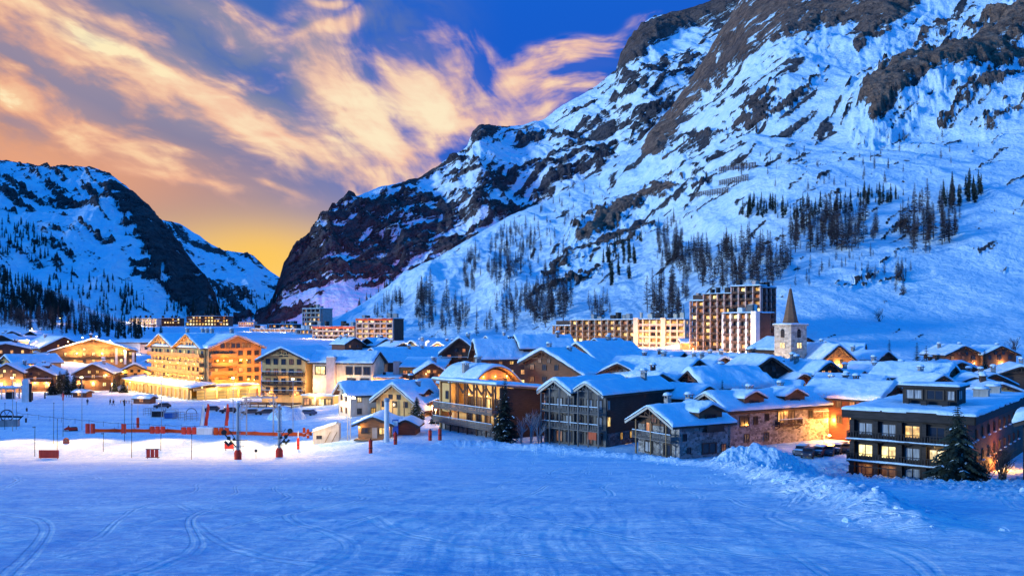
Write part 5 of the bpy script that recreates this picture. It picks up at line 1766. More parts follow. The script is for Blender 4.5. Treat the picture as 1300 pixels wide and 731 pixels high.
def blocks():
    block('apartment_block', 'long dark terrace block with rows of amber windows beside the floodlit white pillared block', (703, 442), (806, 408), 5, 2.75, 407, 13, 13, 'dddyyyoom', M_WOOD_D, M_CONC, steps=((0, -1), (1, -1), (2, -1), (5, 0), (9, 0)), seed=11, finw=0.4, lamps=4, lampw=330)
    block('apartment_block', 'floodlit apartment block with white pillars and golden loggias beside the long dark terrace', (808, 405), (869, 396), 5, 2.75, 406, 7, 13, 'dyyyomd', M_PINK, M_PLASTER, pylon=(0, 4), seed=12, finw=0.6, lamps=3, lampw=560, ret=2)
    block('apartment_block', 'tall dark stepped apartment block with many roof stacks rising behind the church', (877, 372), (966, 352), 9, 2.75, 374.5, 10, 14, 'dddmoyyd', M_WOOD_D, M_PINK, steps=((0, -1), (1, -1), (2, 0), (3, 0), (6, 1), (7, 1), (8, 1), (9, 1)), seed=13, finw=0.4, lamps=2, lampw=330)
    block('apartment_block', 'narrow dark high block with lit corner windows stepping above the stepped apartment block', (966.5, 352.5), (983.5, 354.5), 9, 2.75, 366, 3, 14, 'ddyd', M_WOOD_N, M_CONC, seed=15, finw=0.3, ret=4)
    block('apartment_block', 'dark apartment block with a white corner pylon in front of the tall stepped block', (919, 336), (959, 326), 6, 2.75, 398.5, 4, 10, 'ddmyo', M_WOOD_D, M_WHITE, pylon=(4,), seed=14, finw=0.8, lamps=2, lampw=650, lampc=(1.0, 0.6, 0.42))
    block('apartment_block', 'dark block wing with several amber windows right of the white corner pylon', (961.5, 328), (980, 338), 6, 2.75, 397.5, 4, 10, 'ddyoyd', M_WOOD_D, M_WOOD_G, seed=16, finw=0.4, lamps=1, lampw=300)
    # snowy car park roof lit amber between the blocks
    root = thing('car_park', 'low snow covered parking deck glowing amber between the apartment blocks', 'car park', (wx(893, 372), 372, wz(441, 372) - 1.0), radians(-6))
    MB().box((0, 5, 0.4), (18, 10, 4.4)).build('wall', M_OCHRE, root)
    ro = MB().box((0, 5, 2.76), (19, 11, 0.3)).build('roof', M_CONC, root)
    snow_slab(ro, Frame2(), -9.6, 9.6, -0.6, 10.6, lambda X_, Y_: 2.92 + 0.12 * Y_, 0.7, 61, res=1.2)
    facade(root, Frame2(), -8, 8, 0, [1.2], 6, 2.0, 1.6, 'yoy', M_OCHRE, True)
    for q in (-6, 0, 6):
        lamp_light(root, (q, -3.5, 1.8), 420, AMBER)
    lamp_light(root, (0, 3, 8.5), 900, (1.0, 0.55, 0.38), 0.5)
    root = thing('shop', 'low snow topped shop row with a glowing yellow front below the white pillared block', 'shop', (wx(822, 352), 352, wz(462, 352)), radians(-6))
    MB().box((10, 4, 2.0), (22, 8, 4.2)).build('wall', M_OCHRE, root)
    ro = MB().box((10, 3.6, 4.24), (23, 9.4, 0.3)).build('roof', M_WOOD_W, root)
    snow_slab(ro, Frame2(), -1.6, 21.6, -1.2, 8.4, lambda X_, Y_: 4.4 + 0 * X_, 0.5, 62, res=1.2)
    facade(root, Frame2(10, 0, 0), -10, 10, 0, [2.2], 8, 2.2, 2.6, 'yyo', M_OCHRE, True)
    for q in (1, 7, 13, 19):
        lamp_light(root, (q, -2.4, 3.6), 260, (1.0, 0.58, 0.16))
    # far blocks of the next hamlet
    block('apartment_block', 'far square block with a red roof band above the small chalets', (453, 530), (499, 522), 5, 3.0, 405, 6, 14, 'dowmwy', M_WOOD_D, M_CONC, fascia=M_REDROOF, seed=17, finw=0.6, ret=0, lamps=2, lampw=420, lampc=(1.0, 0.5, 0.25))
    block('apartment_block', 'far long low block with an orange red roof band and lit window rows', (398, 560), (451, 536), 4, 2.9, 415, 8, 12, 'dowwyd', M_WOOD_D, M_CONC, fascia=M_REDROOF, seed=18, finw=0.4, chims=True, lamps=3, lampw=420, lampc=(1.0, 0.5, 0.25))
    block('apartment_block', 'slim far tower block standing above the red banded low block', (385, 660), (407, 650), 6, 3.2, 392.5, 4, 12, 'dwmod', M_CONC, M_CONC, seed=19, finw=0.5)
    block('apartment_block', 'pale lit far terrace with three long snowy levels left of the slim tower', (318, 720), (383, 690), 3, 3.4, 418, 10, 14, 'dwwmoy', M_PINK, M_WHITE, seed=20, finw=0.4, lamps=3, lampw=420, lampc=(1.0, 0.66, 0.40))
    block('apartment_block', 'small far dark terrace tucked behind the pale lit one below the glowing cliff', (340, 800), (372, 790), 3, 3.2, 412, 6, 12, 'dymo', M_WOOD_D, M_CONC, seed=24, finw=0.4)
    block('apartment_block', 'far stepped pale block between the slim tower and the pale terrace', (372, 640), (398, 630), 3, 3.2, 419, 5, 12, 'dwom', M_PINK, M_WHITE, seed=25, finw=0.4, steps=((0, -1), (4, 1)))
    block('apartment_block', 'distant large dark block full of small golden lights at the valley mouth', (236, 950), (290, 950), 6, 3.4, 401.5, 14, 16, 'wyowyd', M_WOOD_D, M_WOOD_D, seed=21, finw=0.3, lamps=4, lampw=170, steps=((0, -2), (1, -1), (10, -1), (11, -2)))
    block('apartment_block', 'distant dark block with a few golden lights left of the largest distant block', (201, 960), (228, 960), 5, 3.2, 404, 8, 14, 'wyoydw', M_WOOD_D, M_WOOD_D, seed=22, finw=0.3, lamps=2, lampw=170, steps=((0, -1), (6, -1)))
    block('apartment_block', 'distant pale glowing hamlet block at the foot of the left mountain', (163, 900), (199, 900), 5, 3.0, 404.5, 10, 12, 'wwywy', M_PINK, M_WHITE, seed=23, finw=0.3, lamps=3, lampw=420, lampc=(1.0, 0.7, 0.42), steps=((0, -1), (4, -1), (8, -2)))
    block('apartment_block', 'distant small pink lit block beside the valley road', (303, 900), (322, 900), 4, 3.0, 409, 6, 12, 'wyow', M_PINK, M_WHITE, seed=26, finw=0.3, lamps=1, lampw=380, lampc=(1.0, 0.55, 0.4))


def many_chalets():
    # behind the flat roofed loggia house
    chalet('tall dark chalet with timber gable and faint orange windows beside the broad brown house', 584, 430, 252, -6, 10.4, 16, 4.2, wall=M_WOOD_D, floors=3, cols=3, kinds='mmod', side='', seed=101, bal_mat=M_WOOD_D, lamps=((3.5, 0, 7.5, 0, 50),))
    root, fr, d = chalet('broad brown house with one big snowy roof slope above a row of lit windows', 606, 433, 243, -76, 11, 13.5, 4.6, wall=M_WOOD_B, floors=3, cols=2, kinds='mdo', side='r', side_cols=4, side_kinds='myoym', seed=102, bal=False, snow=0.6)
    chalet('dark house with a shallow snowy roof and bright yellow windows beside the broad brown one', 658, 427, 246, -74, 10, 14.5, 3.2, wall=M_WOOD_D, floors=4, cols=2, kinds='md', side='r', side_cols=4, side_kinds='ymydd', seed=103, bal=False, snow=0.6, chims=((1.5, 11, 1.6),))
    chalet('chalet with an open timber gable, pink stone base and long lopsided snowy roof', 691, 445.5, 196, -34, 10.5, 12, 2.7, wall=M_WOOD_B, floors=2, cols=3, kinds='mdm', side='r', side_cols=4, seed=104, he_r=2.6, snow=0.6, front_mat=M_STONE, bal=False,
           lamps=((-4.4, 0, 3.6, 0, 230), (-1, 0, 2.8, 0, 170), (4.0, 0, 5.6, 0, 120)), base=M_PINK, base_h=5.2)
    chalet('big house with a very wide blue snowy roof and lamps along its gable edge', 735, 437, 244, -50, 18, 20, 5.4, wall=M_WOOD_B, floors=3, cols=4, kinds='omod', side='r', side_cols=6, side_kinds='oymo', seed=105, bal=False, snow=0.6,
           lamps=((1.5, 0, -3.2, 0, 40), (4.5, 0, -4.6, 0, 40), (7, 0, 4.0, 0, 160)))
    chalet('chalet with a rounded snowy roof peeping over the big wide roof', 757, 431.5, 266, -40, 9, 12, 3.0, wall=M_WOOD_D, floors=1, cols=2, kinds='dm', side='', seed=106, bal=False, far=True)
    root, fr, d = chalet('wide chalet with a long wavy snowy roof and a balconied cross gable, mid village', 881, 458, 186, 44, 13, 20, 3.2, wall=M_WOOD_D, floors=2, cols=3, kinds='ddcd', side='l', side_cols=5, side_kinds='dmcd', seed=107, bal=False, snow=0.75, ov=1.5)
    f, xr, top, sl = gable(root, *fr.p(-6.4, 15.0), radians(-62), 9, 9, d['he'] - 0.2, 2.4, M_WOOD_B, None, 0, 1.2, 1.6, 0.7, 108, zb=-1.5, name='wall')
    balcony(root, f, -3.6, 3.6, -0.02, d['he'] - 2.6, 1.3, 1.0, M_WOOD_B)
    facade(root, f, -3.4, 3.4, 0, [d['he'] - 1.3], 3, 1.2, 1.6, 'cdm')
    lamp_light(root, (*f.p(-4.5, -1.5), 3.4), 120, AMBER)
    chalet('low chalet with a smooth snowy roof and dark right gable behind the twin gabled house', 893, 491.5, 158, 40, 8.6, 17, 1.9, wall=M_WOOD_R, floors=1, cols=3, kinds='dom', side='l', side_cols=5, side_kinds='dod', seed=109, bal=False, snow=0.7,
           lamps=((-2.5, 0, 3.3, 0, 70), (2.5, 0, 3.3, 0, 70)), chims=((-2.2, 9, 1.8),))
    chalet('long barn like house under one huge unbroken snow roof beside the little spruce', 880, 472, 172, -70, 9.0, 14, 2.6, wall=M_WOOD_R, floors=1, cols=2, kinds='d', side='r', side_cols=4, side_kinds='d', seed=110, bal=False, snow=0.85, ov=1.4)
    chalet('dark chalet with a steep plank gable in front of the church tower', 977, 454.5, 190, 8, 9.0, 14, 3.0, wall=M_WOOD_N, floors=2, cols=2, kinds='d', side='r', side_cols=2, seed=111, bal=False, snow=0.7, dorm=((3.6, 3.0, 2.4, 'd'),))
    chalet('dark chalet with arched lit gable window right below the church tower', 1049, 461, 188, 22, 7.4, 15, 2.3, wall=M_WOOD_D, floors=2, cols=3, kinds='omd', side='l', side_cols=4, side_kinds='d', seed=112, bal=False, snow=0.75, lamps=((2.6, 0, 2.8, 0, 130),))
    chalet('brown house with rows of small windows right behind the church tower', 1021, 429.5, 262, 30, 16, 14, 3.4, wall=M_WOOD_B, floors=3, cols=6, kinds='mdwmo', side='', seed=113, bal=False, far=True, lamps=((-3, 0, 4.0, 0, 160), (3, 0, 4.0, 0, 160)))
    chalet('large golden timber gable house with a white ground floor right of the church', 1062, 439.5, 222, 14, 13.0, 14, 5.2, wall=M_WOOD_W, floors=3, cols=4, kinds='mddy', side='r', side_cols=3, seed=114, bal=False, base=M_WHITE, base_h=4.4,
           lamps=((-3.6, 0, 8.6, 0, 260), (0.4, 0, 10.2, 0, 260), (4.2, 0, 8.6, 0, 260), (-3.6, 0, 4.6, 0, 300), (4.2, 0, 4.6, 0, 300)))
    chalet('blue roofed chalet with a dark dormer behind the golden gable house', 1093, 437.5, 246, 62, 9, 18, 2.8, wall=M_WOOD_D, floors=2, cols=2, kinds='d', side='l', side_cols=4, seed=115, bal=False, far=True, dorm=((-2.6, 9, 2.6, 'd'),))
    chalet('low chalet behind the golden gable house, beyond the roof with the dark dormer', 1122, 447.5, 238, 38, 8, 12, 1.9, wall=M_WOOD_B, floors=2, cols=2, kinds='dm', side='l', side_cols=2, seed=116, bal=False, far=True)
    chalet('red timber chalet with a huge shallow snow roof beside the dark flat roofed building', 1130, 489.5, 152, 40, 9.5, 13.5, 2.3, wall=M_WOOD_R, floors=2, cols=2, kinds='dm', side='l', side_cols=5, side_kinds='doymm', seed=117, bal=False, snow=0.75,
           lamps=((-4.9, 4, 2.6, -90, 130), (-4.9, 11, 2.6, -90, 130)))
    chalet('small snowy house with a lit pink wall before the golden gable house', 1090, 472, 196, 48, 8, 11, 1.6, wall=M_PINK, floors=1, cols=2, kinds='d', side='l', side_cols=3, seed=118, bal=False, lamps=((-4.1, 4, 3.0, -90, 150),))
    chalet('small house with an orange lit gable edge left of the tall spruce pair', 1131, 462.5, 208, 34, 7, 10, 1.8, wall=M_OCHRE, floors=1, cols=2, kinds='o', side='l', side_cols=2, seed=119, bal=False, lamps=((0, 0, 3.2, 0, 140),))
    chalet('low house with soft snow roof above the left end of the dark flat roofed building', 1118, 480.5, 176, 52, 8, 12, 1.5, wall=M_WOOD_R, floors=1, cols=2, kinds='d', side='l', side_cols=2, seed=120, bal=False, chims=((-2, 6, 1.3),))
    chalet('chalet with a thick snow roof and curled eaves directly behind the penthouse', 1204, 466, 176, 46, 9, 13, 2.2, wall=M_WOOD_B, floors=1, cols=2, kinds='dm', side='l', side_cols=3, seed=121, bal=False, snow=0.85)
    chalet('house with a broad blue snow roof, a chimney and yellow lit gable beside the penthouse', 1236, 479.5, 170, -14, 9.5, 24, 2.2, wall=M_OCHRE, floors=1, cols=3, kinds='yoy', side='', seed=122, bal=False, snow=0.8, lamps=((-2.5, 0, 4.6, 0, 120), (2.5, 0, 4.6, 0, 120)), chims=((2.0, 12, 1.8),), he_r=1.2)
    chalet('small lit gable emerging from snow beside the yellow arched gable, further right', 1268, 488.5, 160, -8, 6.5, 12, 1.3, wall=M_OCHRE, floors=1, cols=2, kinds='y', side='', seed=123, bal=False, snow=0.7, lamps=((0, 0, 4.2, 0, 70),))
    chalet('chalet with two chimneys and two amber lamps under its gable below the slope', 1222.5, 440, 276, 6, 11.5, 12, 2.6, wall=M_WOOD_B, floors=2, cols=3, kinds='dmd', side='', seed=124, bal=False, far=True, lamps=((-3, 0, 5.6, 0, 150), (3.6, 0, 5.6, 0, 120)), chims=((-3.5, 7, 2.0), (3.4, 7, 2.0)))
    chalet('chalet with one chimney and one amber lamp under its gable below the slope', 1269, 440, 276, 6, 11.0, 12, 2.5, wall=M_WOOD_B, floors=2, cols=3, kinds='dmd', side='', seed=125, bal=False, far=True, lamps=((0.5, 0, 5.6, 0, 230),), chims=((4.0, 7, 2.0),))
    chalet('low chalet with shallow snow roof in front of the two lamp lit chalets', 1217, 461, 238, 14, 11, 12, 2.0, wall=M_WOOD_B, floors=1, cols=4, kinds='dmw', side='', seed=126, bal=False, far=True)
    chalet('low snow roofed house at the right edge of the view below the lamp lit chalets', 1296, 466, 212, -20, 10, 14, 2.0, wall=M_WOOD_B, floors=1, cols=2, kinds='d', side='', seed=127, bal=False)
    # right edge, close by
    root, fr, d = chalet('dark timber hut with a bulging thick snow roof at the right edge among bare bushes', 1326, 529, 100, -32, 4.2, 5, 0.8, name='hut', cat='hut', wall=M_WOOD_N, floors=1, cols=2, kinds='dm', side='', seed=128, bal=False, snow=1.0, ov=0.9, ovf=1.0)
    # far roofs between the church and the middle
    for i, (px, py, Y, yaw, w, l, rise, lab) in enumerate((
            (917, 455, 232, 20, 9, 14, 2.2, 'small chalet with a white edged gable among the roofs left of the church'),
            (864, 449, 262, 48, 10, 14, 2.4, 'plain chalet with a single chimney just below the amber parking deck'),
            (945, 452, 240, 36, 10, 16, 2.2, 'snow roofed chalet with two stone chimneys left of the church foot'),
            (905, 461, 210, 50, 11, 16, 2.4, 'plain snow roofed chalet behind the huge unbroken snow roof'),
            (835, 455, 228, 40, 8, 10, 2.0, 'small chalet half hidden behind the long wavy roof'))):
        chalet(lab, px, py, Y, yaw, w, l, rise, wall=M_WOOD_D, floors=1, cols=2, kinds='dmd', side='l', side_cols=2, seed=140 + i, bal=False, far=True, snow=0.7, chims=((-2.4, 6, 2.0), (-2.4, 10, 1.8)) if i in (2, 0) else (((-2, 6, 1.6),) if i == 1 else ()))
    # small gabled houses that fill the rows between the larger roofs
    for i, (px, py, Y, yaw, w, l, rise, k, wl, lab) in enumerate((
            (838, 476, 172, 12, 6.5, 9, 2.0, 'dom', M_WOOD_B, 'small brown gable with an orange window left of the huge unbroken snow roof'),
            (948, 480, 180, 18, 6.5, 9, 2.1, 'dmd', M_WOOD_D, 'small dark gabled house right behind the end of the huge unbroken snow roof'),
            (930, 468, 200, -10, 7, 9, 2.2, 'dmd', M_WOOD_B, 'brown gabled house facing the viewer between the little spruce and the church'),
            (1018, 476, 186, 10, 6.5, 8, 2.0, 'omd', M_WOOD_R, 'reddish gabled house just in front of the church tower foot'),
            (1072, 484, 172, -6, 7, 9, 2.2, 'mod', M_WOOD_R, 'red gabled house facing the viewer above the car park'),
            (1112, 468, 200, 8, 6.5, 9, 2.0, 'dmd', M_WOOD_D, 'dark gabled house below the golden gable house, facing the viewer'),
            (1160, 474, 186, 6, 7, 9, 2.0, 'dmo', M_WOOD_B, 'brown gabled house left behind the penthouse'),
            (1192, 478, 168, 14, 6, 8, 1.8, 'dmd', M_WOOD_D, 'small dark gable showing just above the penthouse roof'),
            (1262, 476, 196, -12, 7.5, 10, 2.0, 'dmo', M_WOOD_B, 'brown gabled house behind the yellow lit gable at the right'),
            (722, 468, 206, -20, 7, 8, 2.2, 'omo', M_WOOD_R, 'reddish gabled house with orange windows between the lopsided roof and the very wide roof'),
            (640, 452, 266, 8, 8, 9, 2.6, 'mdo', M_WOOD_D, 'dark gabled house in the gap between the broad brown house and the loggia house'),
            (548, 462, 238, 10, 7.5, 9, 2.4, 'mod', M_WOOD_B, 'brown gabled house right of the orange lit balcony band'),
            (455, 458, 285, 6, 8, 9, 2.4, 'omd', M_WOOD_B, 'brown gabled house behind the plaster chimney tower'),
            (800, 470, 200, 20, 7, 9, 2.0, 'mod', M_WOOD_R, 'reddish gabled house in front of the very wide blue roof'))):
        chalet(lab, px, py, Y, yaw, w, l, rise, wall=wl, floors=2, cols=3, kinds=k, side='lr', side_cols=2, seed=180 + i, bal=False, far=Y > 230, lamps=((-w * 0.2, 0, -2.6, 0, 26), (w * 0.3, 0, 3.0, 0, 90)), snow=0.5)
    # little chalets in front of the far blocks
    for i, (px, py, Y, yaw, w, l, rise, k, wl, lab) in enumerate((
            (449, 429.5, 400, 40, 9, 12, 2.6, 'md', M_WOOD_R, 'small far chalet with pinkish snow roof below the red banded blocks'),
            (468, 430, 410, -30, 9, 12, 2.8, 'dw', M_WOOD_D, 'small far chalet with dark gable directly below the square red banded block'),
            (489, 431, 405, 30, 9, 12, 2.8, 'dd', M_WOOD_D, 'small far chalet right of the ones below the square red banded block'),
            (431, 430, 420, -24, 8, 12, 2.4, 'dm', M_WOOD_D, 'small far chalet at the left end of the row below the long red banded block'),
            (524, 433.5, 352, -34, 10, 14, 3.0, 'oy', M_OCHRE, 'golden lit gable of a chalet left of the glaring street lamp'),
            (558, 435.5, 335, -30, 9, 14, 2.6, 'oy', M_OCHRE, 'golden lit gable of a chalet right of the glaring street lamp'),
            (510, 436, 330, 34, 8, 12, 2.0, 'dm', M_WOOD_D, 'dark low chalet just above the long violet roof'),
            (620, 428, 330, -60, 9, 14, 2.2, 'dd', M_WOOD_D, 'chalet with a long pale roof seen above the broad brown house'))):
        chalet(lab, px, py, Y, yaw, w, l, rise, wall=wl, floors=2, cols=2, kinds=k, side='r', side_cols=2, seed=160 + i, bal=False, far=True, lamps=((-2, 0, 3.6, 0, 260), (2, 0, 3.6, 0, 260)) if wl is M_OCHRE else (), truss=False)
    # the left side of the village
    chalet('lit timber chalet with small dormer roof behind the dark firs at the left', 44.5, 465.5, 296, 12, 11.5, 14, 2.9, wall=M_WOOD_B, floors=2, cols=3, kinds='oymd', side='r', side_cols=3, seed=201, lamps=((-4, 0, 3.0, 0, 500), (0, 0, 3.0, 0, 420), (3.6, 0, 3.0, 0, 420)), dorm=((3.2, 4, 2.4, 'd'),))
    chalet('lit timber chalet with a lit balcony between the dark firs and the yellow lit chalet', 118.5, 463, 300, 14, 11.5, 15, 3.0, wall=M_WOOD_B, floors=2, cols=3, kinds='oymy', side='r', side_cols=3, seed=202, lamps=((-4, 0, 2.8, 0, 400), (0, 0, 2.8, 0, 320), (4, 0, 5.4, 0, 160)))
    chalet('yellow lit chalet squeezed against the left end of the floodlit hotel', 172, 463, 318, 10, 11, 15, 2.7, wall=M_OCHRE, floors=2, cols=3, kinds='dmd', side='r', side_cols=3, seed=203, lamps=((-4.2, 0, 5.2, 0, 330), (4, 0, 4.0, 0, 260)), bal_mat=M_WOOD_D)
    root, fr, d = chalet('large hotel with a wide yellow lit gable of balconies and three white pillars', 119, 431, 352, 24, 31, 26, 4.8, name='hotel', cat='hotel', wall=M_WOOD_W, floors=4, cols=9, kinds='yyodmy', side='', seed=204, bal_mat=M_WOOD_D, far=True,
                         lamps=((-9, -1.8, 9.2, 0, 800), (-4, -1.8, 10.8, 0, 800), (1, -1.8, 11.2, 0, 800), (6, -1.8, 9.6, 0, 800), (-6, -1.8, 4.6, 0, 800), (3, -1.8, 4.6, 0, 800), (11, -1.8, 5.6, 0, 800)))
    for q in (8.2, 11.4, 14.4):
        MB().box((q, -1.6, (d['he'] + 1.4 - (q - 8) * 0.28) / 2), (0.9, 0.9, d['he'] + 1.4 - (q - 8) * 0.28)).build('pillar', M_WHITE, root)
    root, fr, d = chalet('brown chalet hotel with a stone chimney turret beside the yellow lit hotel', 80, 428.5, 372, 44, 17, 26, 4.4, wall=M_WOOD_R, floors=3, cols=5, kinds='modd', side='l', side_cols=8, side_kinds='mdomd', seed=205, far=True, bal=False, lamps=((-8.6, 5, 4, -90, 300), (-8.6, 16, 4, -90, 300)))
    MB().box((-10.5, 20, d['he'] / 2 + 1.2), (4.6, 4.6, d['he'] + 3.5)).build('turret', M_STONE, root)
    snow_slab(root, Frame2(), -13.2, -7.8, 17.3, 22.7, lambda X_, Y_: d['he'] + 3.0 + 0 * X_, 0.6, 206, 'turret_snow')
    chalet('dark red lodging house with four small lit windows at the left edge', 8, 437, 345, 20, 16, 14, 2.0, name='house', cat='house', wall=M_WOOD_R, floors=2, cols=4, kinds='oody', side='r', side_cols=3, seed=207, far=True, bal=False, truss=False)
    chalet('orange lit low house with a broad snow roof at the left edge', 10, 452, 320, -40, 12, 16, 2.6, name='house', cat='house', wall=M_OCHRE, floors=1, cols=2, kinds='o', side='r', side_cols=3, seed=208, far=True, bal=False, lamps=((6.2, 6, 2.6, 90, 420),))
    chalet('small chalet with orange lit walls at the very left behind the lift station', 10, 463, 292, 10, 9, 11, 2.6, wall=M_WOOD_W, floors=2, cols=2, kinds='oy', side='r', side_cols=2, seed=209, bal=False, lamps=((-2, 0, 2.8, 0, 420), (3, 0, 2.8, 0, 420)))
    root = thing('house', 'plain white house with a pink end wall and flat snowy roof between two hotels', 'house', (wx(137, 412), 412, wz(449, 412) - 6), radians(-8))
    H = wz(435, 412) - wz(449, 412) + 6
    MB().box((8, 6, H / 2), (16, 12, H)).build('wall', M_WHITE, root)
    MB().box((18.6, 6.2, H / 2 - 0.3), (5.2, 11.6, H - 0.6)).build('end_wall', M_PINK, root)
    ro = MB().box((10.6, 5.8, H + 0.16), (22.4, 14, 0.3)).build('roof', M_WOOD_B, root)
    snow_slab(ro, Frame2(), -0.6, 21.9, -1.2, 12.8, lambda X_, Y_: H + 0.32 + 0.08 * Y_, 0.5, 210, res=1.5)
    window(root, 18.8, 0.35, H - 2.4, 1.4, 1.4, 0, 'd', far=True)
    for q in (4, 11, 18):
        lamp_light(root, (q, -4.5, H - 5), 420, (1.0, 0.66, 0.44))
    for i, (px, py, Y, yaw, lab) in enumerate(((62, 421, 430, 20, 'small hillside chalet with a dark gable above the brown chalet hotel'), (41, 421, 415, -16, 'small hillside chalet with a glowing front above the brown chalet hotel'),
                                               (15, 421, 410, 30, 'dim hillside chalet with a pale roof near the left edge'), (29, 411.5, 470, 16, 'highest of the hillside chalets with three lit windows'),
                                               (76, 415, 460, 40, 'hillside chalet with a lit lower storey at the right end of the hillside row'), (94, 424, 440, 30, 'hillside chalet half hidden behind the yellow lit hotel roof'),
                                               (3, 426, 395, 10, 'hillside chalet cut by the left edge of the view'))):
        chalet(lab, px, py, Y, yaw, 10, 12, 2.6, wall=M_WOOD_D, floors=2, cols=3, kinds='dmoy' if i in (1, 3, 4) else 'ddm', side='r', side_cols=2, seed=220 + i, far=True, bal=False, truss=False, lamps=((0, 0, 3.0, 0, 200),) if i in (1, 4, 3) else ())


def alley_lamps():
    spots = [(470, 470, 262, 0.9), (566, 487, 232, 0.9), (520, 494, 222, 0.8), (549, 520, 184, 1.1), (553, 540, 176, 0.9), (655, 492, 214, 0.9), (700, 505, 178, 0.8), (748, 492, 190, 0.9), (780, 476, 214, 1.0),
             (845, 498, 168, 0.7), (920, 505, 156, 0.5), (930, 480, 196, 0.8), (985, 525, 150, 0.7), (1020, 470, 206, 0.9), (1075, 474, 206, 1.1), (1100, 478, 206, 0.9), (1085, 545, 138, 1.1), (1045, 520, 156, 1.1), (1140, 470, 214, 0.8), (1180, 478, 190, 0.6), (1225, 492, 168, 0.8), (1268, 470, 240, 0.7),
             (20, 490, 280, 1.3), (62, 492, 284, 1.0), (98, 492, 288, 1.4), (142, 492, 290, 1.4), (165, 488, 296, 1.2), (60, 463, 335, 1.2), (110, 470, 330, 1.5), (150, 470, 330, 1.5), (185, 460, 330, 0.9), (400, 508, 225, 0.8), (860, 452, 300, 1.0), (880, 445, 330, 1.2), (640, 470, 232, 0.6), (600, 480, 236, 0.8)]
    where = 'amber street lamp in a lane between the snowy houses'
    for k, (px, py, Y, pw) in enumerate(spots):
        p = gp(px, Y)
        h = max(3.2, min(5.5, wz(py, Y) - p.z))
        root = thing('street_lamp', where, 'street lamp', p, 0, 'amber street lamps in the village lanes')
        MB().cyl((0, 0, -0.3), (0, 0, h), 0.08, 0.05, 6).build('pole', M_METAL, root)
        MB().lathe([(0.08, -0.14), (0.2, -0.08), (0.24, 0.02), (0.08, 0.14)], 8).build('lamp_head', M_LAMP, root, (0, 0, h))
        lamp_light(root, (0, -0.5, h - 0.3), 190 * pw, (1.0, 0.42, 0.12) if k % 3 else (1.0, 0.50, 0.26), 0.3)


def build_village():
    alley_lamps()
    flat_residence()
    stone_chalets()
    twin_gable()
    arcade_house()
    grand_hotel()
    cream_hotel()
    lodge()
    church()
    blocks()
    many_chalets()
# ------------------------------------------------------------------ trees
def ground_hit(px, py, y0=20.0, y1=420.0):
    Y = np.linspace(y0, y1, 4000)
    X_ = (px - CX) / F * Y
    p = HY - ground_np(X_, Y) / Y * F
    k = np.nonzero(p <= py)[0]
    return gp(px, float(Y[k[0]] if len(k) else y1))


def blade(mb, p, q, w, up=(0, 0, 1), mi=0):
    p, q = Vector(p), Vector(q)
    d = q - p
    s = d.cross(Vector(up))
    if s.length < 1e-5:
        s = Vector((1, 0, 0))
    s = s.normalized() * (w / 2)
    m = p + d * 0.45
    mb.add([p - s * 0.35, m - s, q, m + s, p + s * 0.35], [(0, 1, 2, 3, 4)], mi)


def larch_mesh(h, seed, spruce=False):
    r = random.Random(seed)
    mb = MB()
    mb.cyl((0, 0, -h * 0.08), (r.uniform(-.2, .2), r.uniform(-.2, .2), h * 0.98), h * 0.011 + 0.04, 0.03, 4, 1)
    z = h * (0.07 if spruce else 0.12)
    while z < h * 0.985:
        f = z / h
        n = 6 if spruce else 5
        L = h * (0.155 if spruce else 0.17) * (1 - f) ** 0.8 * (0.55 + 0.45 * min(1, f * 5)) + 0.18
        a0 = r.uniform(0, 6.3)
        for k in range(n):
            if r.random() < (0.24 if spruce else 0.2):
                continue
            a = a0 + 2 * pi * k / n + r.uniform(-.3, .3)
            l = L * r.uniform(0.45, 1.25)
            dz = (-0.35 if spruce else -0.05) * l + r.uniform(-.25, .25) * l * 0.6
            q = Vector((cos(a) * l, sin(a) * l, z + dz))
            w = l * (0.30 if spruce else 0.13) + 0.07
            blade(mb, (0, 0, z), q, w)
            blade(mb, (0, 0, z), q * 0.96, w * 0.8, up=(cos(a + 1.57), sin(a + 1.57), 0.2))
            if not spruce and l > 0.8:
                m = q * 0.55 + Vector((0, 0, z)) * 0.45
                for sg in (-1, 1):
                    e = m + Vector((cos(a + sg * 0.8) * l * 0.4, sin(a + sg * 0.8) * l * 0.4, r.uniform(-.2, .35) * l))
                    blade(mb, m, e, 0.14)
        z += h * (0.030 if spruce else 0.032) * r.uniform(0.8, 1.25)
    return mb


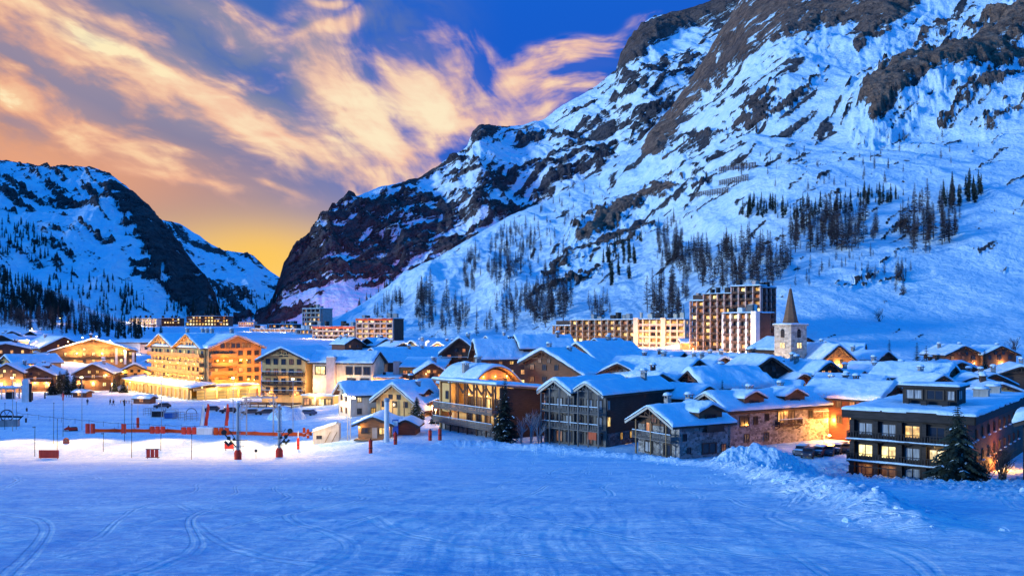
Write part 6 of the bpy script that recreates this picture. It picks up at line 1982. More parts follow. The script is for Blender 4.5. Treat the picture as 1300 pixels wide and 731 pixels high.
def spruce_tree(label, px, top_py, Y, width, seed, name='spruce_tree', snow=0.25, group=None, zbase=None):
    """A near spruce: trunk and a crown of drooping boughs made of many small sprays."""
    p = gp(px, Y)
    if zbase is not None:
        p.z = zbase
    h = wz(top_py, Y) - p.z
    root = thing(name, label, 'tree', p, 0, group)
    r = random.Random(seed)
    t = MB().cyl((0, 0, -0.5), (0, 0, h * 0.97), 0.02 * h + 0.05, 0.02, 7)
    t.build('trunk', M_BARK, root)
    mb = MB()
    z = h * 0.06
    R = width / 2
    while z < h * 0.99:
        f = z / h
        L = R * (1 - f) ** 0.85 * (0.7 + 0.3 * min(1, f * 6)) + 0.12
        n = max(4, int(5 + 5 * (1 - f)))
        a0 = r.uniform(0, 6.3)
        for k in range(n):
            if r.random() < 0.08:
                continue
            a = a0 + 2 * pi * k / n + r.uniform(-.25, .25)
            l = L * r.uniform(0.62, 1.12)
            d = Vector((cos(a), sin(a), 0))
            s = Vector((-sin(a), cos(a), 0))
            droop = r.uniform(0.25, 0.5)
            segs = max(3, int(l / 0.26))
            for i in range(segs):
                u = (i + 0.35) / segs
                c = d * (l * u) + Vector((0, 0, z - droop * l * u * u + 0.10 * l * u))
                w = l * 0.30 * (1 - u * 0.75) + 0.10
                mi = 2 if r.random() < snow * (0.4 + 0.6 * u) else 0
                for sg in (-1, 1):
                    e = c + s * (sg * w * r.uniform(.7, 1.2)) + d * (w * 0.7) + Vector((0, 0, -w * r.uniform(0.25, 0.8)))
                    blade(mb, c, e, w * 0.55 + 0.05, mi=mi)
                if r.random() < 0.7:
                    blade(mb, c, c + d * w * 0.5 + Vector((r.uniform(-.1, .1), 0, -w * 0.9)), w * 0.5, up=s, mi=0)
        z += h * 0.022 * r.uniform(0.75, 1.25) + 0.03
    mb.build('crown', [M_NEEDLE, M_BARK, M_SNOW], root)
    return root


def bare_bush(label, p, h, seed, name='bare_shrub', cat='shrub', spread=0.8, stems=14, mat=None, group=None):
    root = thing(name, label, cat, p, 0, group)
    r = random.Random(seed)
    mb = MB()

    def grow(a, d, l, w, n):
        b = a + d * l
        mb.cyl(a, b, w, w * 0.6, 4, caps=False)
        if n:
            for _ in range(3 if n > 1 else 4):
                e = (d + Vector((r.uniform(-.7, .7), r.uniform(-.7, .7), r.uniform(-.1, .5)))).normalized()
                grow(a + d * l * r.uniform(0.45, 1), e, l * r.uniform(0.45, 0.75), w * 0.55, n - 1)
    for k in range(stems):
        a = r.uniform(0, 6.3)
        d = Vector((cos(a) * spread * r.uniform(.1, .8), sin(a) * spread * r.uniform(.1, .8), 1)).normalized()
        grow(Vector((r.uniform(-.35, .35) * spread, r.uniform(-.35, .35) * spread, -0.1)), d, h * r.uniform(0.3, 0.55), 0.012 * h + 0.012, 3)
    mb.build('twigs', mat or M_LARCH, root)
    return root


GROVES = [  # mountain key, kind, number, height, region as (px, py, sx, sy, lean) ellipses, group
    ('right', 'larch', 34, 17, (541, 398, 13, 28, 0), 'grove of tall larches above the far red banded block'),
    ('right', 'larch', 20, 16, (572, 408, 14, 24, 0), 'larches scattered on the lower slope'),
    ('right', 'larch', 16, 14, (492, 393, 17, 9, -0.4), 'larches at the tip of the slope'),
    ('right', 'larch', 70, 15, (645, 325, 28, 34, -0.45), 'dense larch wood below the middle cliff'),
    ('right', 'larch', 24, 15, (599, 347, 11, 24, -0.3), 'dense larch wood below the middle cliff'),
    ('right', 'larch', 66, 15, (697, 388, 28, 26, -0.15), 'larch wood left of the dark terrace block'),
    ('right', 'larch', 22, 13, (650, 383, 24, 18, 0), 'larches scattered on the lower slope'),
    ('right', 'larch', 54, 12, (706, 296, 58, 46, -0.7), 'thin larches high on the left of the slope'),
    ('right', 'larch', 20, 12, (620, 410, 40, 16, 0), 'larches scattered on the lower slope'),
    ('right', 'larch', 44, 13, (850, 312, 17, 30, -0.25), 'larches around the middle snow bowl'),
    ('right', 'spruce', 34, 11, (790, 332, 26, 28, -0.5), 'dark trees below the brown rock band'),
    ('right', 'larch', 120, 14, (932, 342, 68, 26, 0.0), 'dense larch wood above the stepped apartment block'),
    ('right', 'larch', 84, 15, (1056, 302, 54, 24, -0.1), 'larch wood in the middle of the right slope'),
    ('right', 'spruce', 30, 10, (974, 270, 32, 12, -0.15), 'row of dark spruces across the slope'),
    ('right', 'spruce', 44, 9, (1074, 262, 68, 10, -0.18), 'row of dark spruces across the slope'),
    ('right', 'larch', 46, 16, (1180, 292, 36, 30, -0.2), 'mixed clump at the right of the slope'),
    ('right', 'spruce', 26, 11, (1222, 252, 26, 13, -0.25), 'mixed clump at the right of the slope'),
    ('right', 'larch', 34, 15, (848, 392, 26, 26, 0), 'larches left of the stepped apartment block'),
    ('right', 'larch', 14, 11, (760, 396, 22, 10, 0), 'larches left of the stepped apartment block'),
    ('right', 'larch', 40, 7, (1080, 205, 150, 32, -0.1), 'tiny shrubs on the upper snowfield'),
    ('right', 'larch', 26, 6, (1080, 345, 90, 16, -0.1), 'tiny shrubs on the upper snowfield'),
    ('right', 'larch', 12, 7, (1142, 360, 8, 16, 0.2), 'tiny shrubs on the upper snowfield'),
    ('middle', 'spruce', 90, 16, (520, 362, 78, 12, -0.55), 'dark trees along the foot of the middle cliff'),
    ('left', 'spruce', 60, 15, (26, 308, 40, 22, 0.2), 'spruces high on the left mountain'),
    ('left', 'spruce', 46, 14, (120, 372, 60, 24, 0.25), 'spruces on the lower left mountain'),
    ('left', 'spruce', 18, 16, (162, 384, 10, 15, 0), 'spruces on the lower left mountain'),
    ('left', 'spruce', 30, 14, (240, 400, 34, 12, 0), 'spruces on the lower left mountain'),
    ('spur', 'spruce', 150, 9, (34, 372, 50, 22, 0.42), 'dark trees on the near spur'),
    ('spur', 'larch', 110, 9, (105, 402, 62, 12, 0.30), 'dark trees on the near spur'),
    ('spur', 'spruce', 120, 8, (30, 398, 46, 16, 0.15), 'dark trees on the near spur'),
    ('spur', 'spruce', 30, 10, (165, 421, 50, 6, 0.12), 'dark trees on the near spur'),
    ('ground', 'larch', 120, 8, (50, 412, 75, 10, 0.12), 'dark trees on the near spur'),
    ('ground', 'spruce', 50, 6, (120, 423, 60, 5, 0.1), 'dark trees on the near spur'),
    ('far', 'spruce', 60, 22, (290, 385, 60, 14, 0.1), 'dark wood at the valley mouth'),
]
WORDS = {'grove of tall larches above the far red banded block': 'tall bare larch in the grove rising above the far red banded block',
         'larches scattered on the lower slope': 'bare larch standing loose on the lowest slope between the far blocks and the dark terrace',
         'larches at the tip of the slope': 'bare larch at the low left tip of the snow slope',
         'dense larch wood below the middle cliff': 'bare larch in the dense wood under the middle cliff',
         'larch wood left of the dark terrace block': 'bare larch in the wood left above the long dark terrace block',
         'thin larches high on the left of the slope': 'thin bare larch high on the slope left of the brown rock band',
         'larches around the middle snow bowl': 'bare larch at the edge of the smooth snow bowl on the slope',
         'dark trees below the brown rock band': 'dark spruce just below the slanting brown rock band',
         'dense larch wood above the stepped apartment block': 'bare larch in the dense wood above the stepped apartment block',
         'larch wood in the middle of the right slope': 'bare larch in the wood halfway up the right slope',
         'row of dark spruces across the slope': 'dark spruce in the row running across the upper slope',
         'mixed clump at the right of the slope': 'dark tree in the clump farthest right on the slope',
         'larches left of the stepped apartment block': 'bare larch beside the left end of the stepped apartment block',
         'tiny shrubs on the upper snowfield': 'tiny dark shrub on the open snowfield of the right slope',
         'dark trees along the foot of the middle cliff': 'dark spruce along the foot of the middle cliff',
         'spruces high on the left mountain': 'dark spruce high on the left mountain at the edge of the view',
         'spruces on the lower left mountain': 'dark spruce on the lower snowfield of the left mountain',
         'dark trees on the near spur': 'dark tree on the low wooded spur at the left edge',
         'dark wood at the valley mouth': 'dark spruce in the wood at the valley mouth'}


def build_slope_trees():
    r = random.Random(11)
    var = {'larch': [larch_mesh(10, 40 + k) for k in range(8)], 'spruce': [larch_mesh(10, 60 + k, True) for k in range(5)]}
    pts = []
    for key, kind, n, h, (cx, cy, sx, sy, lean), grp in GROVES:
        c = 0
        tries = 0
        n = int(n * 1.45)
        while c < n and tries < n * 6:
            tries += 1
            a, q = r.uniform(0, 6.3), sqrt(r.random()) * 1.08
            dx = cos(a) * q * sx
            px, py = cx + dx, cy + sin(a) * q * sy + lean * dx
            if r.random() > 0.62 + 0.9 * float(pn(np.array([px * 0.07]), np.array([py * 0.07]), 3)[0]):
                continue
            p = ground_hit(px, py, 380, 1100) if key == 'ground' else on_slope(key, px, py)
            if p is None:
                continue
            hh = h * r.choice((0.4, 0.55, 0.7, 0.85, 0.95, 1.05, 1.2, 1.35))
            pts.append((hh / p.y, p, hh, kind, grp))
            c += 1
    mats = {'larch': [M_LARCH, M_BARK], 'spruce': [M_NEEDLE, M_BARK]}
    meshes = {k: [m.mesh(k + '_tree', mats[k]) for m in v] for k, v in var.items()}
    rest = {'larch': MB(), 'spruce': MB()}
    for kind in ('larch', 'spruce'):
        mine = sorted((q for q in pts if q[3] == kind), key=lambda q: -q[0])
        for i, (_, p, hh, _, grp) in enumerate(mine):
            s = hh / 10
            rz = r.uniform(0, 6.3)
            k = r.randrange(len(meshes[kind]))
            if i < 285:
                o = put(kind + '_tree', meshes[kind][k], None, p, rz, (s * r.uniform(.85, 1.15), s * r.uniform(.85, 1.15), s))
                tag(o, WORDS[grp], 'shrub' if 'shrub' in WORDS[grp] else 'tree', grp)
            else:
                src = var[kind][k]
                M = Matrix.Translation(p) @ Matrix.Rotation(rz, 4, 'Z') @ Matrix.Scale(s, 4)
                b = rest[kind]
                off = len(b.v)
                A = np.array(M)
                V = np.array(src.v) @ A[:3, :3].T + A[:3, 3]
                b.v.extend(map(tuple, V))
                b.f.extend(tuple(off + j for j in f) for f in src.f)
                b.m.extend(src.m)
    for kind in rest:
        if rest[kind].v:
            o = rest[kind].build(kind + '_wood', mats[kind])
            tag(o, 'far ' + kind + ' woods spread over the mountainsides', 'wood', None, 'stuff')


def build_near_trees():
    spruce_tree('big dark spruce in front of the right end of the dark flat roofed building', 1216, 512, 103, 7.6, 1, snow=0.05)
    spruce_tree('tall dark spruce in front of the corner of the flat roofed loggia house', 641, 476, 150, 5.6, 2, snow=0.06)
    spruce_tree('tall spruce, left and bigger one of the pair at the foot of the snowy slope', 1164, 433, 226, 6.6, 3, snow=0.05)
    spruce_tree('tall spruce, right one of the pair at the foot of the snowy slope', 1176, 437, 229, 6.0, 4, snow=0.05)
    spruce_tree('lone spruce on the snow left of the tall spruce pair', 1129, 430, 262, 4.6, 5, snow=0.05)
    spruce_tree('small spruce in front of the huge unbroken snow roof', 917, 481, 160, 2.8, 6, snow=0.15)
    spruce_tree('small dark fir between the long white house and the wide lodge', 529, 503, 188, 4.4, 7, snow=0.08)
    spruce_tree('dark fir below the gable of the wide lodge', 553, 512, 180, 3.4, 8, snow=0.08)
    spruce_tree('dark spruce between the two lamp lit chalets', 1250, 443, 268, 5.0, 9, snow=0.05)
    spruce_tree('slim spruce in front of the chalet with two chimneys', 1233, 450, 240, 3.2, 10, snow=0.08)
    for i, (px, py, Y, w) in enumerate(((66, 478, 282, 4.4), (76, 470, 288, 5.2), (85, 468, 284, 5.4), (94, 473, 287, 5.0), (103, 480, 284, 4.2))):
        spruce_tree(('leftmost fir of the dark clump between the two lit chalets', 'second fir from the left in the dark clump between the two lit chalets', 'tallest middle fir of the dark clump between the two lit chalets',
                     'fir right of the tallest one in the dark clump between the two lit chalets', 'rightmost fir of the dark clump between the two lit chalets')[i], px, py, Y, w, 20 + i, snow=0.06, group='dark firs between the lit chalets')
    for i, (px, py, Y) in enumerate(((145, 480, 296), (157, 483, 292), (188, 478, 300))):
        spruce_tree(('fir right of the middle lit chalet at the left', 'fir in front of the yellow lit chalet', 'fir squeezed between the yellow lit chalet and the hotel arcade')[i], px, py, Y, 4.0, 30 + i, snow=0.06)
    bare_bush('bare bush beside the dark timber hut at the right edge', gp(1272, 99), 4.6, 1, stems=16, mat=M_BARK)
    bare_bush('bare bush between the big spruce and the timber hut', gp(1252, 101), 3.2, 2, stems=12, mat=M_BARK)
    for i, (px, h) in enumerate(((662, 6.0), (674, 6.8), (684, 5.2))):
        bare_bush(('leftmost bare sapling before the dark wall of the loggia house', 'tallest bare sapling before the dark wall of the loggia house', 'bare sapling nearest the twin gabled house')[i], gp(px, 150), h, 3 + i, 'bare_tree', 'tree', 0.35, 5, M_METAL, 'bare saplings by the dark wall')
    p = on_slope('right', 1115, 408)
    bare_bush('round bare tree standing alone on the open snow above the church roofs', p, 6.0, 9, 'bare_tree', 'tree', 1.0, 9)
    p = on_slope('right', 1288, 455)
    bare_bush('bare tree behind the lamp lit chalet at the right edge', p, 9, 10, 'bare_tree', 'tree', 0.6, 7)
    p = on_slope('right', 1146, 376)
    bare_bush('bare bush on the slope above the lone round tree', p, 5, 11, 'bare_tree', 'tree', 0.9, 9)


# ------------------------------------------------------------------ things on the piste
def pad_post(label, px, py, h, r=0.34, pole=0.0, mat=None, group='red padded posts on the piste', top=None, polemat=None):
    p = ground_hit(px, py)
    root = thing('padded_post', label, 'post', p, 0, group)
    MB().lathe([(r, -0.2), (r, h * 0.96), (r * 0.8, h)], 12).build('pad', mat or M_RED, root, smooth=False)
    s = MB().lathe([(r + 0.012, h * 0.36), (r + 0.012, h * 0.42)], 12)
    s.build('strap', M_BLACK, root)
    if pole:
        MB().cyl((0, 0, h * 0.9), (0, 0, pole), 0.09, 0.07, 8).build('pole', polemat or M_METAL, root)
    else:
        MB().cyl((0, 0, h), (0, 0, h + 0.25), r * 0.35, r * 0.3, 8).build('cap', M_BLACK, root)
    return root


def lift_pylon(label, px, py, top_py, flip):
    p = ground_hit(px, py)
    h = wz(top_py, p.y) - p.z
    root = thing('lift_pylon', label, 'lift pylon', p, radians(-8 if flip < 0 else 8))
    MB().cyl((0, 0, -0.2), (0, 0, h), 0.27, 0.22, 12).build('mast', M_METAL, root)
    MB().lathe([(0.55, -0.2), (0.58, 1.05), (0.38, 1.45), (0.3, 1.5)], 14).build('pad', M_RED, root)
    MB().lathe([(0.24, 0), (0.26, 0.1), (0.1, 0.28), (0.02, 0.3)], 10).build('snow_cap', M_SNOW, root, (0, 0, h), smooth=True)
    a = MB()
    for k in range(int(h / 0.45)):
        a.box((0.33, -0.05, 0.9 + k * 0.45), (0.22, 0.04, 0.04))
    a.beam((0.42, -0.05, 0.8), (0.42, -0.05, h - 0.3), 0.05)
    a.build('ladder', M_METAL, root)
    b = MB()
    s = flip
    # pulley gear low on the mast
    for z, l in ((3.0, 1.5), (2.0, 1.0), (4.2, 0.7)):
        b.beam((-l * 0.6, -0.3, z), (l, -0.3, z + 0.05), 0.07)
    b.beam((-s * 0.2, -0.35, 2.0), (-s * 2.1, -0.35, 4.2), 0.12, 0.16)
    b.beam((-s * 0.2, -0.35, 3.0), (-s * 1.2, -0.35, 4.6), 0.09)
    for q, z, rr in ((-2.0, 4.3, 0.42), (-1.3, 3.4, 0.3), (-1.0, 2.6, 0.26), (-0.5, 3.2, 0.22)):
        b.cyl((s * -q * -1.0, -0.52, z), (s * -q * -1.0, -0.38, z), rr, rr, 12)
    b.beam((-s * 1.2, -0.45, 2.2), (-s * 1.9, -0.45, 2.9), 0.05, 0.35)
    b.build('pulley_gear', M_BLACK, root)
    return root, p, h


def net_fence(label, pts, h, mat, panels, group=None, name='safety_net'):
    """Posts and sagging netting along a line of ground points."""
    root = thing(name, label, 'safety net', pts[0], 0, group)
    o = pts[0]
    m, k = MB(), MB()
    r = random.Random(5)
    for a, b in zip(pts[:-1], pts[1:]):
        n = max(2, int((b - a).length / 1.0))
        rows = []
        for i in range(n + 1):
            q = a.lerp(b, i / n)
            q.z = gz(q.x, q.y)
            sag = 0.10 * sin(pi * (i % 4) / 4) + r.uniform(0, .05)
            rows.append((q - o, h - sag))
            if i % 4 == 0:
                k.cyl(q - o + Vector((0, 0.04, -0.2)), q - o + Vector((0, 0.04, h + 0.25)), 0.035, 0.03, 6)
        for (p, hp), (q, hq) in zip(rows[:-1], rows[1:]):
            n_ = (q - p).cross(Vector((0, 0, 1))).normalized() * 0.015
            zb = Vector((0, 0, 0.08))
            m.add([p + n_ + zb, q + n_ + zb, q + n_ + Vector((0, 0, hq)), p + n_ + Vector((0, 0, hp)), p - n_ + zb, q - n_ + zb, q - n_ + Vector((0, 0, hq)), p - n_ + Vector((0, 0, hp))],
                  [(0, 1, 2, 3), (7, 6, 5, 4), (3, 2, 6, 7), (1, 0, 4, 5)])
    m.build('net', mat, root)
    k.build('post', M_BLACK, root)
    return root


def sign_panel(label, px, py, w, h, mat, lift=0.5, rz=0.0, name='sign_board', split=0, tilt=0.0):
    p = ground_hit(px, py)
    root = thing(name, label, 'sign', p, rz)
    if split:
        for k in range(split):
            MB().box((-w / 2 + w * (k + 0.5) / split, 0, lift + h / 2), (w / split - 0.12, 0.08, h)).build('panel', mat, root)
        f = MB().box((0, 0.08, lift + h + 0.05), (w + 0.2, 0.08, 0.1)).box((0, 0.08, lift - 0.05), (w + 0.2, 0.08, 0.1))
    else:
        MB().box((0, 0, lift + h / 2), (w, 0.10, h)).build('panel', mat, root)
        f = MB()
    for s in (-1, 1):
        f.cyl((s * w * 0.42, 0.10, -0.3), (s * w * 0.42, 0.10, lift + h), 0.05, 0.05, 6)
    f.build('frame', M_BLACK, root)
    return root


def flag(label, px, py, h, mat, lean, seed):
    p = ground_hit(px, py)
    root = thing('feather_flag', label, 'flag', p, 0, 'feather flags by the red nets')
    a = MB()
    top = Vector((lean, 0, h))
    a.cyl((0, 0, -0.2), top, 0.04, 0.025, 6)
    a.build('pole', M_METAL, root)
    c = MB()
    n = 10
    L, R_ = [], []
    for k in range(n + 1):
        t = 0.12 + 0.86 * k / n
        q = top * t
        w = 0.75 * (1 - 0.45 * (k / n) ** 3) + 0.04 * sin(k * 1.7 + seed)
        L.append(q + Vector((0.04, -0.02 + 0.06 * sin(k), 0)))
        R_.append(q + Vector((w, -0.02 + 0.09 * sin(k * 0.9 + 1 + seed), -0.05)))
    th = Vector((0, 0.02, 0))
    for k in range(n):
        c.add([L[k], R_[k], R_[k + 1], L[k + 1], L[k] + th, R_[k] + th, R_[k + 1] + th, L[k + 1] + th], [(0, 1, 2, 3), (7, 6, 5, 4), (1, 5, 6, 2), (3, 2, 6, 7), (0, 4, 5, 1)])
    c.build('banner', mat, root)


def car(label, p, rz, col, seed, snow=True, van=False):
    key = ('paint', col)
    if key not in _cache:
        _cache[key] = material('car_paint_' + str(len(_cache)), col, 0.35, spec=0.5)
    m = _cache[key]
    root = thing('parked_car', label, 'car', p, rz, 'parked cars')
    H = 1.9 if van else 1.45
    L = 2.2
    b = MB()
    prof = [(-L, 0.35), (-L, 0.75), (-L + 0.15, 0.92), (-1.2, 1.0), (L - 0.25, 1.0), (L, 0.85), (L, 0.35)]
    b.prism(prof, -0.86, 0.86)
    roofp = [(-1.15, 0.98), (-0.45, H), (1.35, H), (1.95 if not van else 2.1, 0.98)]
    b.prism(roofp, -0.74, 0.74)
    bo = b.build('body', m, root)
    g = MB()
    g.prism([(-0.95, 1.02), (-0.4, H - 0.1), (1.25, H - 0.1), (1.7, 1.02)], -0.755, 0.755)
    g.box((-0.85, 0, 1.22), (0.06, 1.3, 0.42), M=Matrix.Rotation(-0.95, 3, 'Y'))
    g.build('windows', M_DGLASS, root)
    for x in (-1.35, 1.35):
        for y in (-0.8, 0.8):
            w = MB().cyl((x, y - 0.1, 0.32), (x, y + 0.1, 0.32), 0.32, 0.32, 12)
            w.build('wheel', M_BLACK, root)
    for y in (-0.6, 0.6):
        MB().box((-L - 0.01, y, 0.72), (0.05, 0.3, 0.14)).build('headlight', M_FRAME_W, root)
    if snow:
        snow_slab(root, Frame2(), -0.55, 1.5, -0.74, 0.74, lambda X_, Y_: H + 0 * X_, 0.22, seed, 'snow_cover', 0.3, res=0.3)
        snow_slab(root, Frame2(), -L + 0.1, -1.25, -0.8, 0.8, lambda X_, Y_: 0.95 + 0.05 * X_ * 0 , 0.14, seed + 1, 'snow_cover', 0.25, res=0.3)
    return root


def person(label, p, rz, coat, seed):
    """A small standing or walking figure grown over a skeleton as one surface; jacket and trousers are faces of it."""
    st = 0.26 if seed else 0.08
    J = [((0, 0, 0.95), .15), ((0, 0, 1.15), .155), ((0, 0, 1.40), .17), ((0, -.02, 1.53), .065), ((0, -.03, 1.60), .09), ((0, -.03, 1.72), .095),
         ((-.10, 0, .88), .10), ((-.12, -st * .5, .48), .07), ((-.12, -st, .08), .05), ((-.12, -st - .14, .04), .045),
         ((.10, 0, .88), .10), ((.12, st * .35, .48), .07), ((.12, st, .08), .05), ((.12, st - .14, .04), .045),
         ((-.22, 0, 1.40), .07), ((-.29, .06, 1.14), .055), ((-.27, -.08, .92), .042), ((-.27, -.14, .83), .036),
         ((.22, 0, 1.40), .07), ((.29, -.06, 1.14), .055), ((.27, -.14, .93), .042), ((.27, -.20, .85), .036)]
    E = [(0, 1), (1, 2), (2, 3), (3, 4), (4, 5), (0, 6), (6, 7), (7, 8), (8, 9), (0, 10), (10, 11), (11, 12), (12, 13), (2, 14), (14, 15), (15, 16), (16, 17), (2, 18), (18, 19), (19, 20), (20, 21)]
    me = bpy.data.meshes.new('person')
    me.from_pydata([j[0] for j in J], E, [])
    o = put('person', me, None, p, rz)
    s = o.modifiers.new('skin', 'SKIN')
    for k, (_, rr) in enumerate(J):
        me.skin_vertices[0].data[k].radius = (rr, rr)
    me.skin_vertices[0].data[0].use_root = True
    u = o.modifiers.new('smooth', 'SUBSURF')
    u.levels = u.render_levels = 1
    dg = bpy.context.evaluated_depsgraph_get()
    m2 = bpy.data.meshes.new_from_object(o.evaluated_get(dg))
    o.modifiers.clear()
    o.data = m2
    m2.materials.clear()
    for nm, c in (('jacket_%d' % seed, coat), ('trousers', (0.02, 0.02, 0.025)), ('skin', (0.45, 0.28, 0.20))):
        m2.materials.append(material(nm, c, 0.8))
    for q in m2.polygons:
        z = q.center.z
        q.material_index = 2 if z > 1.50 and z < 1.68 and abs(q.center.x) < 0.12 else 0 if z > 0.86 else 1
        q.use_smooth = True
    tag(o, label, 'person')
    h = MB().lathe([(0.105, 0), (0.115, 0.05), (0.09, 0.12), (0.03, 0.16)], 10)
    h.build('hat', M_BLACK, o, (0, -0.03, 1.70), smooth=True)
    return o


def build_piste():
    # pylons
    r1, p1, h1 = lift_pylon('left of the two grey drag lift pylons, with a red padded foot and pulley gear', 302, 583, 511, 1)
    r2, p2, h2 = lift_pylon('right of the two grey drag lift pylons, with a red padded foot', 354.5, 580, 515, -1)
    for root, h, tx, ty in ((r1, h1, 205, 172), (r2, h2, 335, 172)):  # added lamp heads and spots that light the nets from the front
        b = MB().box((0, 0.3, h - 0.5), (0.5, 0.3, 0.35)).box((0, 0.47, h - 0.52), (0.42, 0.05, 0.26), mi=1)
        b.build('lamp_head', [M_BLACK, M_LAMPW], root)
        t = Vector((wx(tx, ty), ty, -21.6)) - (root.location + Vector((0, 0.7, h - 0.5)))
        lamp_light(root, (0, 0.7, h - 0.5), 2600, (1.0, 0.66, 0.30), 0.3, spot=75, aim=Matrix.Rotation(-root.rotation_euler.z, 3, 'Z') @ t, blend=0.9)
    # portal with a platform behind them
    p = ground_hit(330, 553)
    zt = wz(503, p.y) - p.z
    root = thing('lift_portal', 'steel lift portal with a raised platform and slanting lattice arms behind the two grey pylons', 'lift portal', p)
    u = p.y / F
    MB().box((0, 0, zt - 0.2), (44 * u, 1.2, 0.3)).box((0, -0.6, zt + 0.6), (44 * u, 0.06, 0.06)).build('platform', M_METAL, root)
    a = MB()
    for s in (-1, 1):
        x0, x1 = s * 17 * u, s * 27 * u
        for y in (-0.4, 0.4):
            a.beam((x0, y, zt), (x1, y, zt - 26 * u), 0.10)
            a.beam((x0 - s * 0.9, y, zt - 0.6), (x1 - s * 0.5, y, zt - 29 * u), 0.08)
        for k in range(9):
            t = k / 8
            q = Vector((x0 + (x1 - x0) * t, 0, zt - 26 * u * t))
            a.beam(q + Vector((0, -0.4, 0)), q + Vector((-s * 0.8, 0.4, -0.7)), 0.06)
        a.beam((x0, 0, zt), (x0, 0, -0.2), 0.22)
        for k in range(5):
            a.beam((s * (4 + k * 3.2) * u, -0.6, zt), (s * (4 + k * 3.2) * u, -0.6, zt + 0.6), 0.05)
    a.build('lattice_arm', M_METAL, root)
    # lamp post and tall pale pole
    p = ground_hit(443, 559)
    h = wz(502, p.y) - p.z
    root = thing('lamp_post', 'floodlit lattice lamp post with two lamp heads beside the pale canvas shed', 'lamp post', p)
    a = MB()
    for x in (-0.28, 0.28):
        a.beam((x, 0, -0.3), (x * 0.7, 0, h), 0.12)
    for k in range(int(h / 0.5)):
        a.beam((-0.25, 0, k * 0.5), (0.25, 0, k * 0.5 + (0.4 if k % 2 else 0)), 0.05)
    a.beam((-0.8, 0, h), (1.0, 0, h - 0.5), 0.09)
    a.build('mast', M_FRAME_W, root)
    for x, z in ((-0.7, h + 0.15), (0.9, h - 0.35)):
        b = MB().box((x, -0.1, z), (0.7, 0.5, 0.5)).box((x, -0.37, z - 0.02), (0.56, 0.05, 0.36), mi=1)
        b.build('lamp_head', [M_BLACK, M_LAMPW], root)
    lamp_light(root, (0, -1.6, h - 0.2), 420, (1.0, 0.80, 0.55), 0.4)
    p = ground_hit(491, 561)
    h = wz(506, p.y) - p.z
    root = thing('lift_mast', 'thick pale round mast in front of the timber piste hut', 'mast', p)
    MB().cyl((0, 0, -0.3), (0, 0, h), 0.46, 0.40, 16).build('mast', M_WHITE, root)
    MB().lathe([(0.47, h - 0.5), (0.5, h - 0.4), (0.5, h), (0.2, h + 0.15)], 14).build('cap', M_METAL, root)
    b = MB()
    for k in range(int(h / 0.4)):
        b.box((0.52, 0, 0.6 + k * 0.4), (0.24, 0.04, 0.04))
    b.build('ladder', M_METAL, root)
    p = ground_hit(502, 556)
    root = thing('banner_stand', 'blue and white banner on a stand beside the thick pale mast', 'banner', p)
    MB().box((0, 0, 2.0), (1.0, 0.08, 2.6)).build('banner', material('blue_banner', fn=f_plaster((0.03, 0.07, 0.30), (0.06, 0.12, 0.42))), root)
    MB().box((0, -0.05, 2.6), (0.8, 0.03, 0.9)).build('emblem', M_WHITE, root)
    MB().cyl((-0.55, 0, -0.2), (-0.55, 0, 3.4), 0.04, 0.04, 6).build('pole', M_METAL, root)
    # padded posts
    for i, (px, py, h, pole, lab) in enumerate((
            (470.5, 575, 2.1, 0, 'red padded post standing in front of the timber hut, nearest to the viewer'),
            (502, 564, 2.0, 0, 'red padded post at the foot of the thick pale mast'),
            (546, 559, 1.8, 0, 'left of the two red padded posts by the corner of the loggia house'),
            (558.5, 557, 1.7, 0, 'right of the two red padded posts by the corner of the loggia house'),
            (427, 560, 1.7, 0, 'orange red padded post in front of the pale canvas shed'),
            (378.5, 570, 2.0, 3.2, 'slim red padded post with a thin pole right of the right pylon'),
            (175, 543, 2.2, 4.9, 'red padded post carrying a tall white pole behind the orange net'))):
        pad_post(lab, px, py, h, 0.30 if i != 5 else 0.24, pole, polemat=M_WHITE)
    for i, (px, py) in enumerate(((386, 554), (391, 556))):
        p = ground_hit(px, py)
        root = thing('padded_post', ('left' if i == 0 else 'right') + ' one of two close orange padded posts left of the pale shed', 'post', p)
        MB().lathe([(0.26, -0.2), (0.28, 1.5), (0.2, 1.75)], 10).build('pad', M_ORANGE, root)
        MB().lathe([(0.29, 0.6), (0.29, 0.75)], 10).build('strap', M_WHITE, root)
    # orange netting and red fence panels
    net_fence('long low orange safety net across the lit flat piste', [ground_hit(x, y) for x, y in ((120, 549), (190, 549), (300, 552), (396, 553))], 0.85, M_ORANGE, 1)
    for a, b, y, lab in ((108, 121, 550, 'upright red crash mat at the left end of the orange net'), (190, 210, 550, 'red crash mat in front of the middle of the orange net'),
                         (230, 250, 551, 'red crash mat left of the white pedestal'), (271, 291, 552, 'red crash mat right of the white pedestal')):
        p = ground_hit((a + b) / 2, y)
        w = (b - a) * p.y / F
        hh = 2.0 if a == 108 else 1.45
        root = thing('crash_mat', lab, 'crash mat', p, 0)
        n = max(2, int(w / 0.9))
        for k in range(n):
            MB().lathe([(0.16, 0.0), (0.2, 0.06), (0.2, hh - 0.1), (0.14, hh)], 10).xform(Matrix.Diagonal((w / n * 2.3, 1.0, 1.0, 1.0))).build('mat', M_RED if a != 271 else M_ORANGE, root, (-w / 2 + w * (k + 0.5) / n, 0, 0))
    p = ground_hit(261, 551)
    root = thing('pedestal', 'white start pedestal between two red crash mats', 'pedestal', p)
    MB().box((0, 0, 0.65), (3.2, 1.4, 1.3)).build('base', M_WHITE, root)
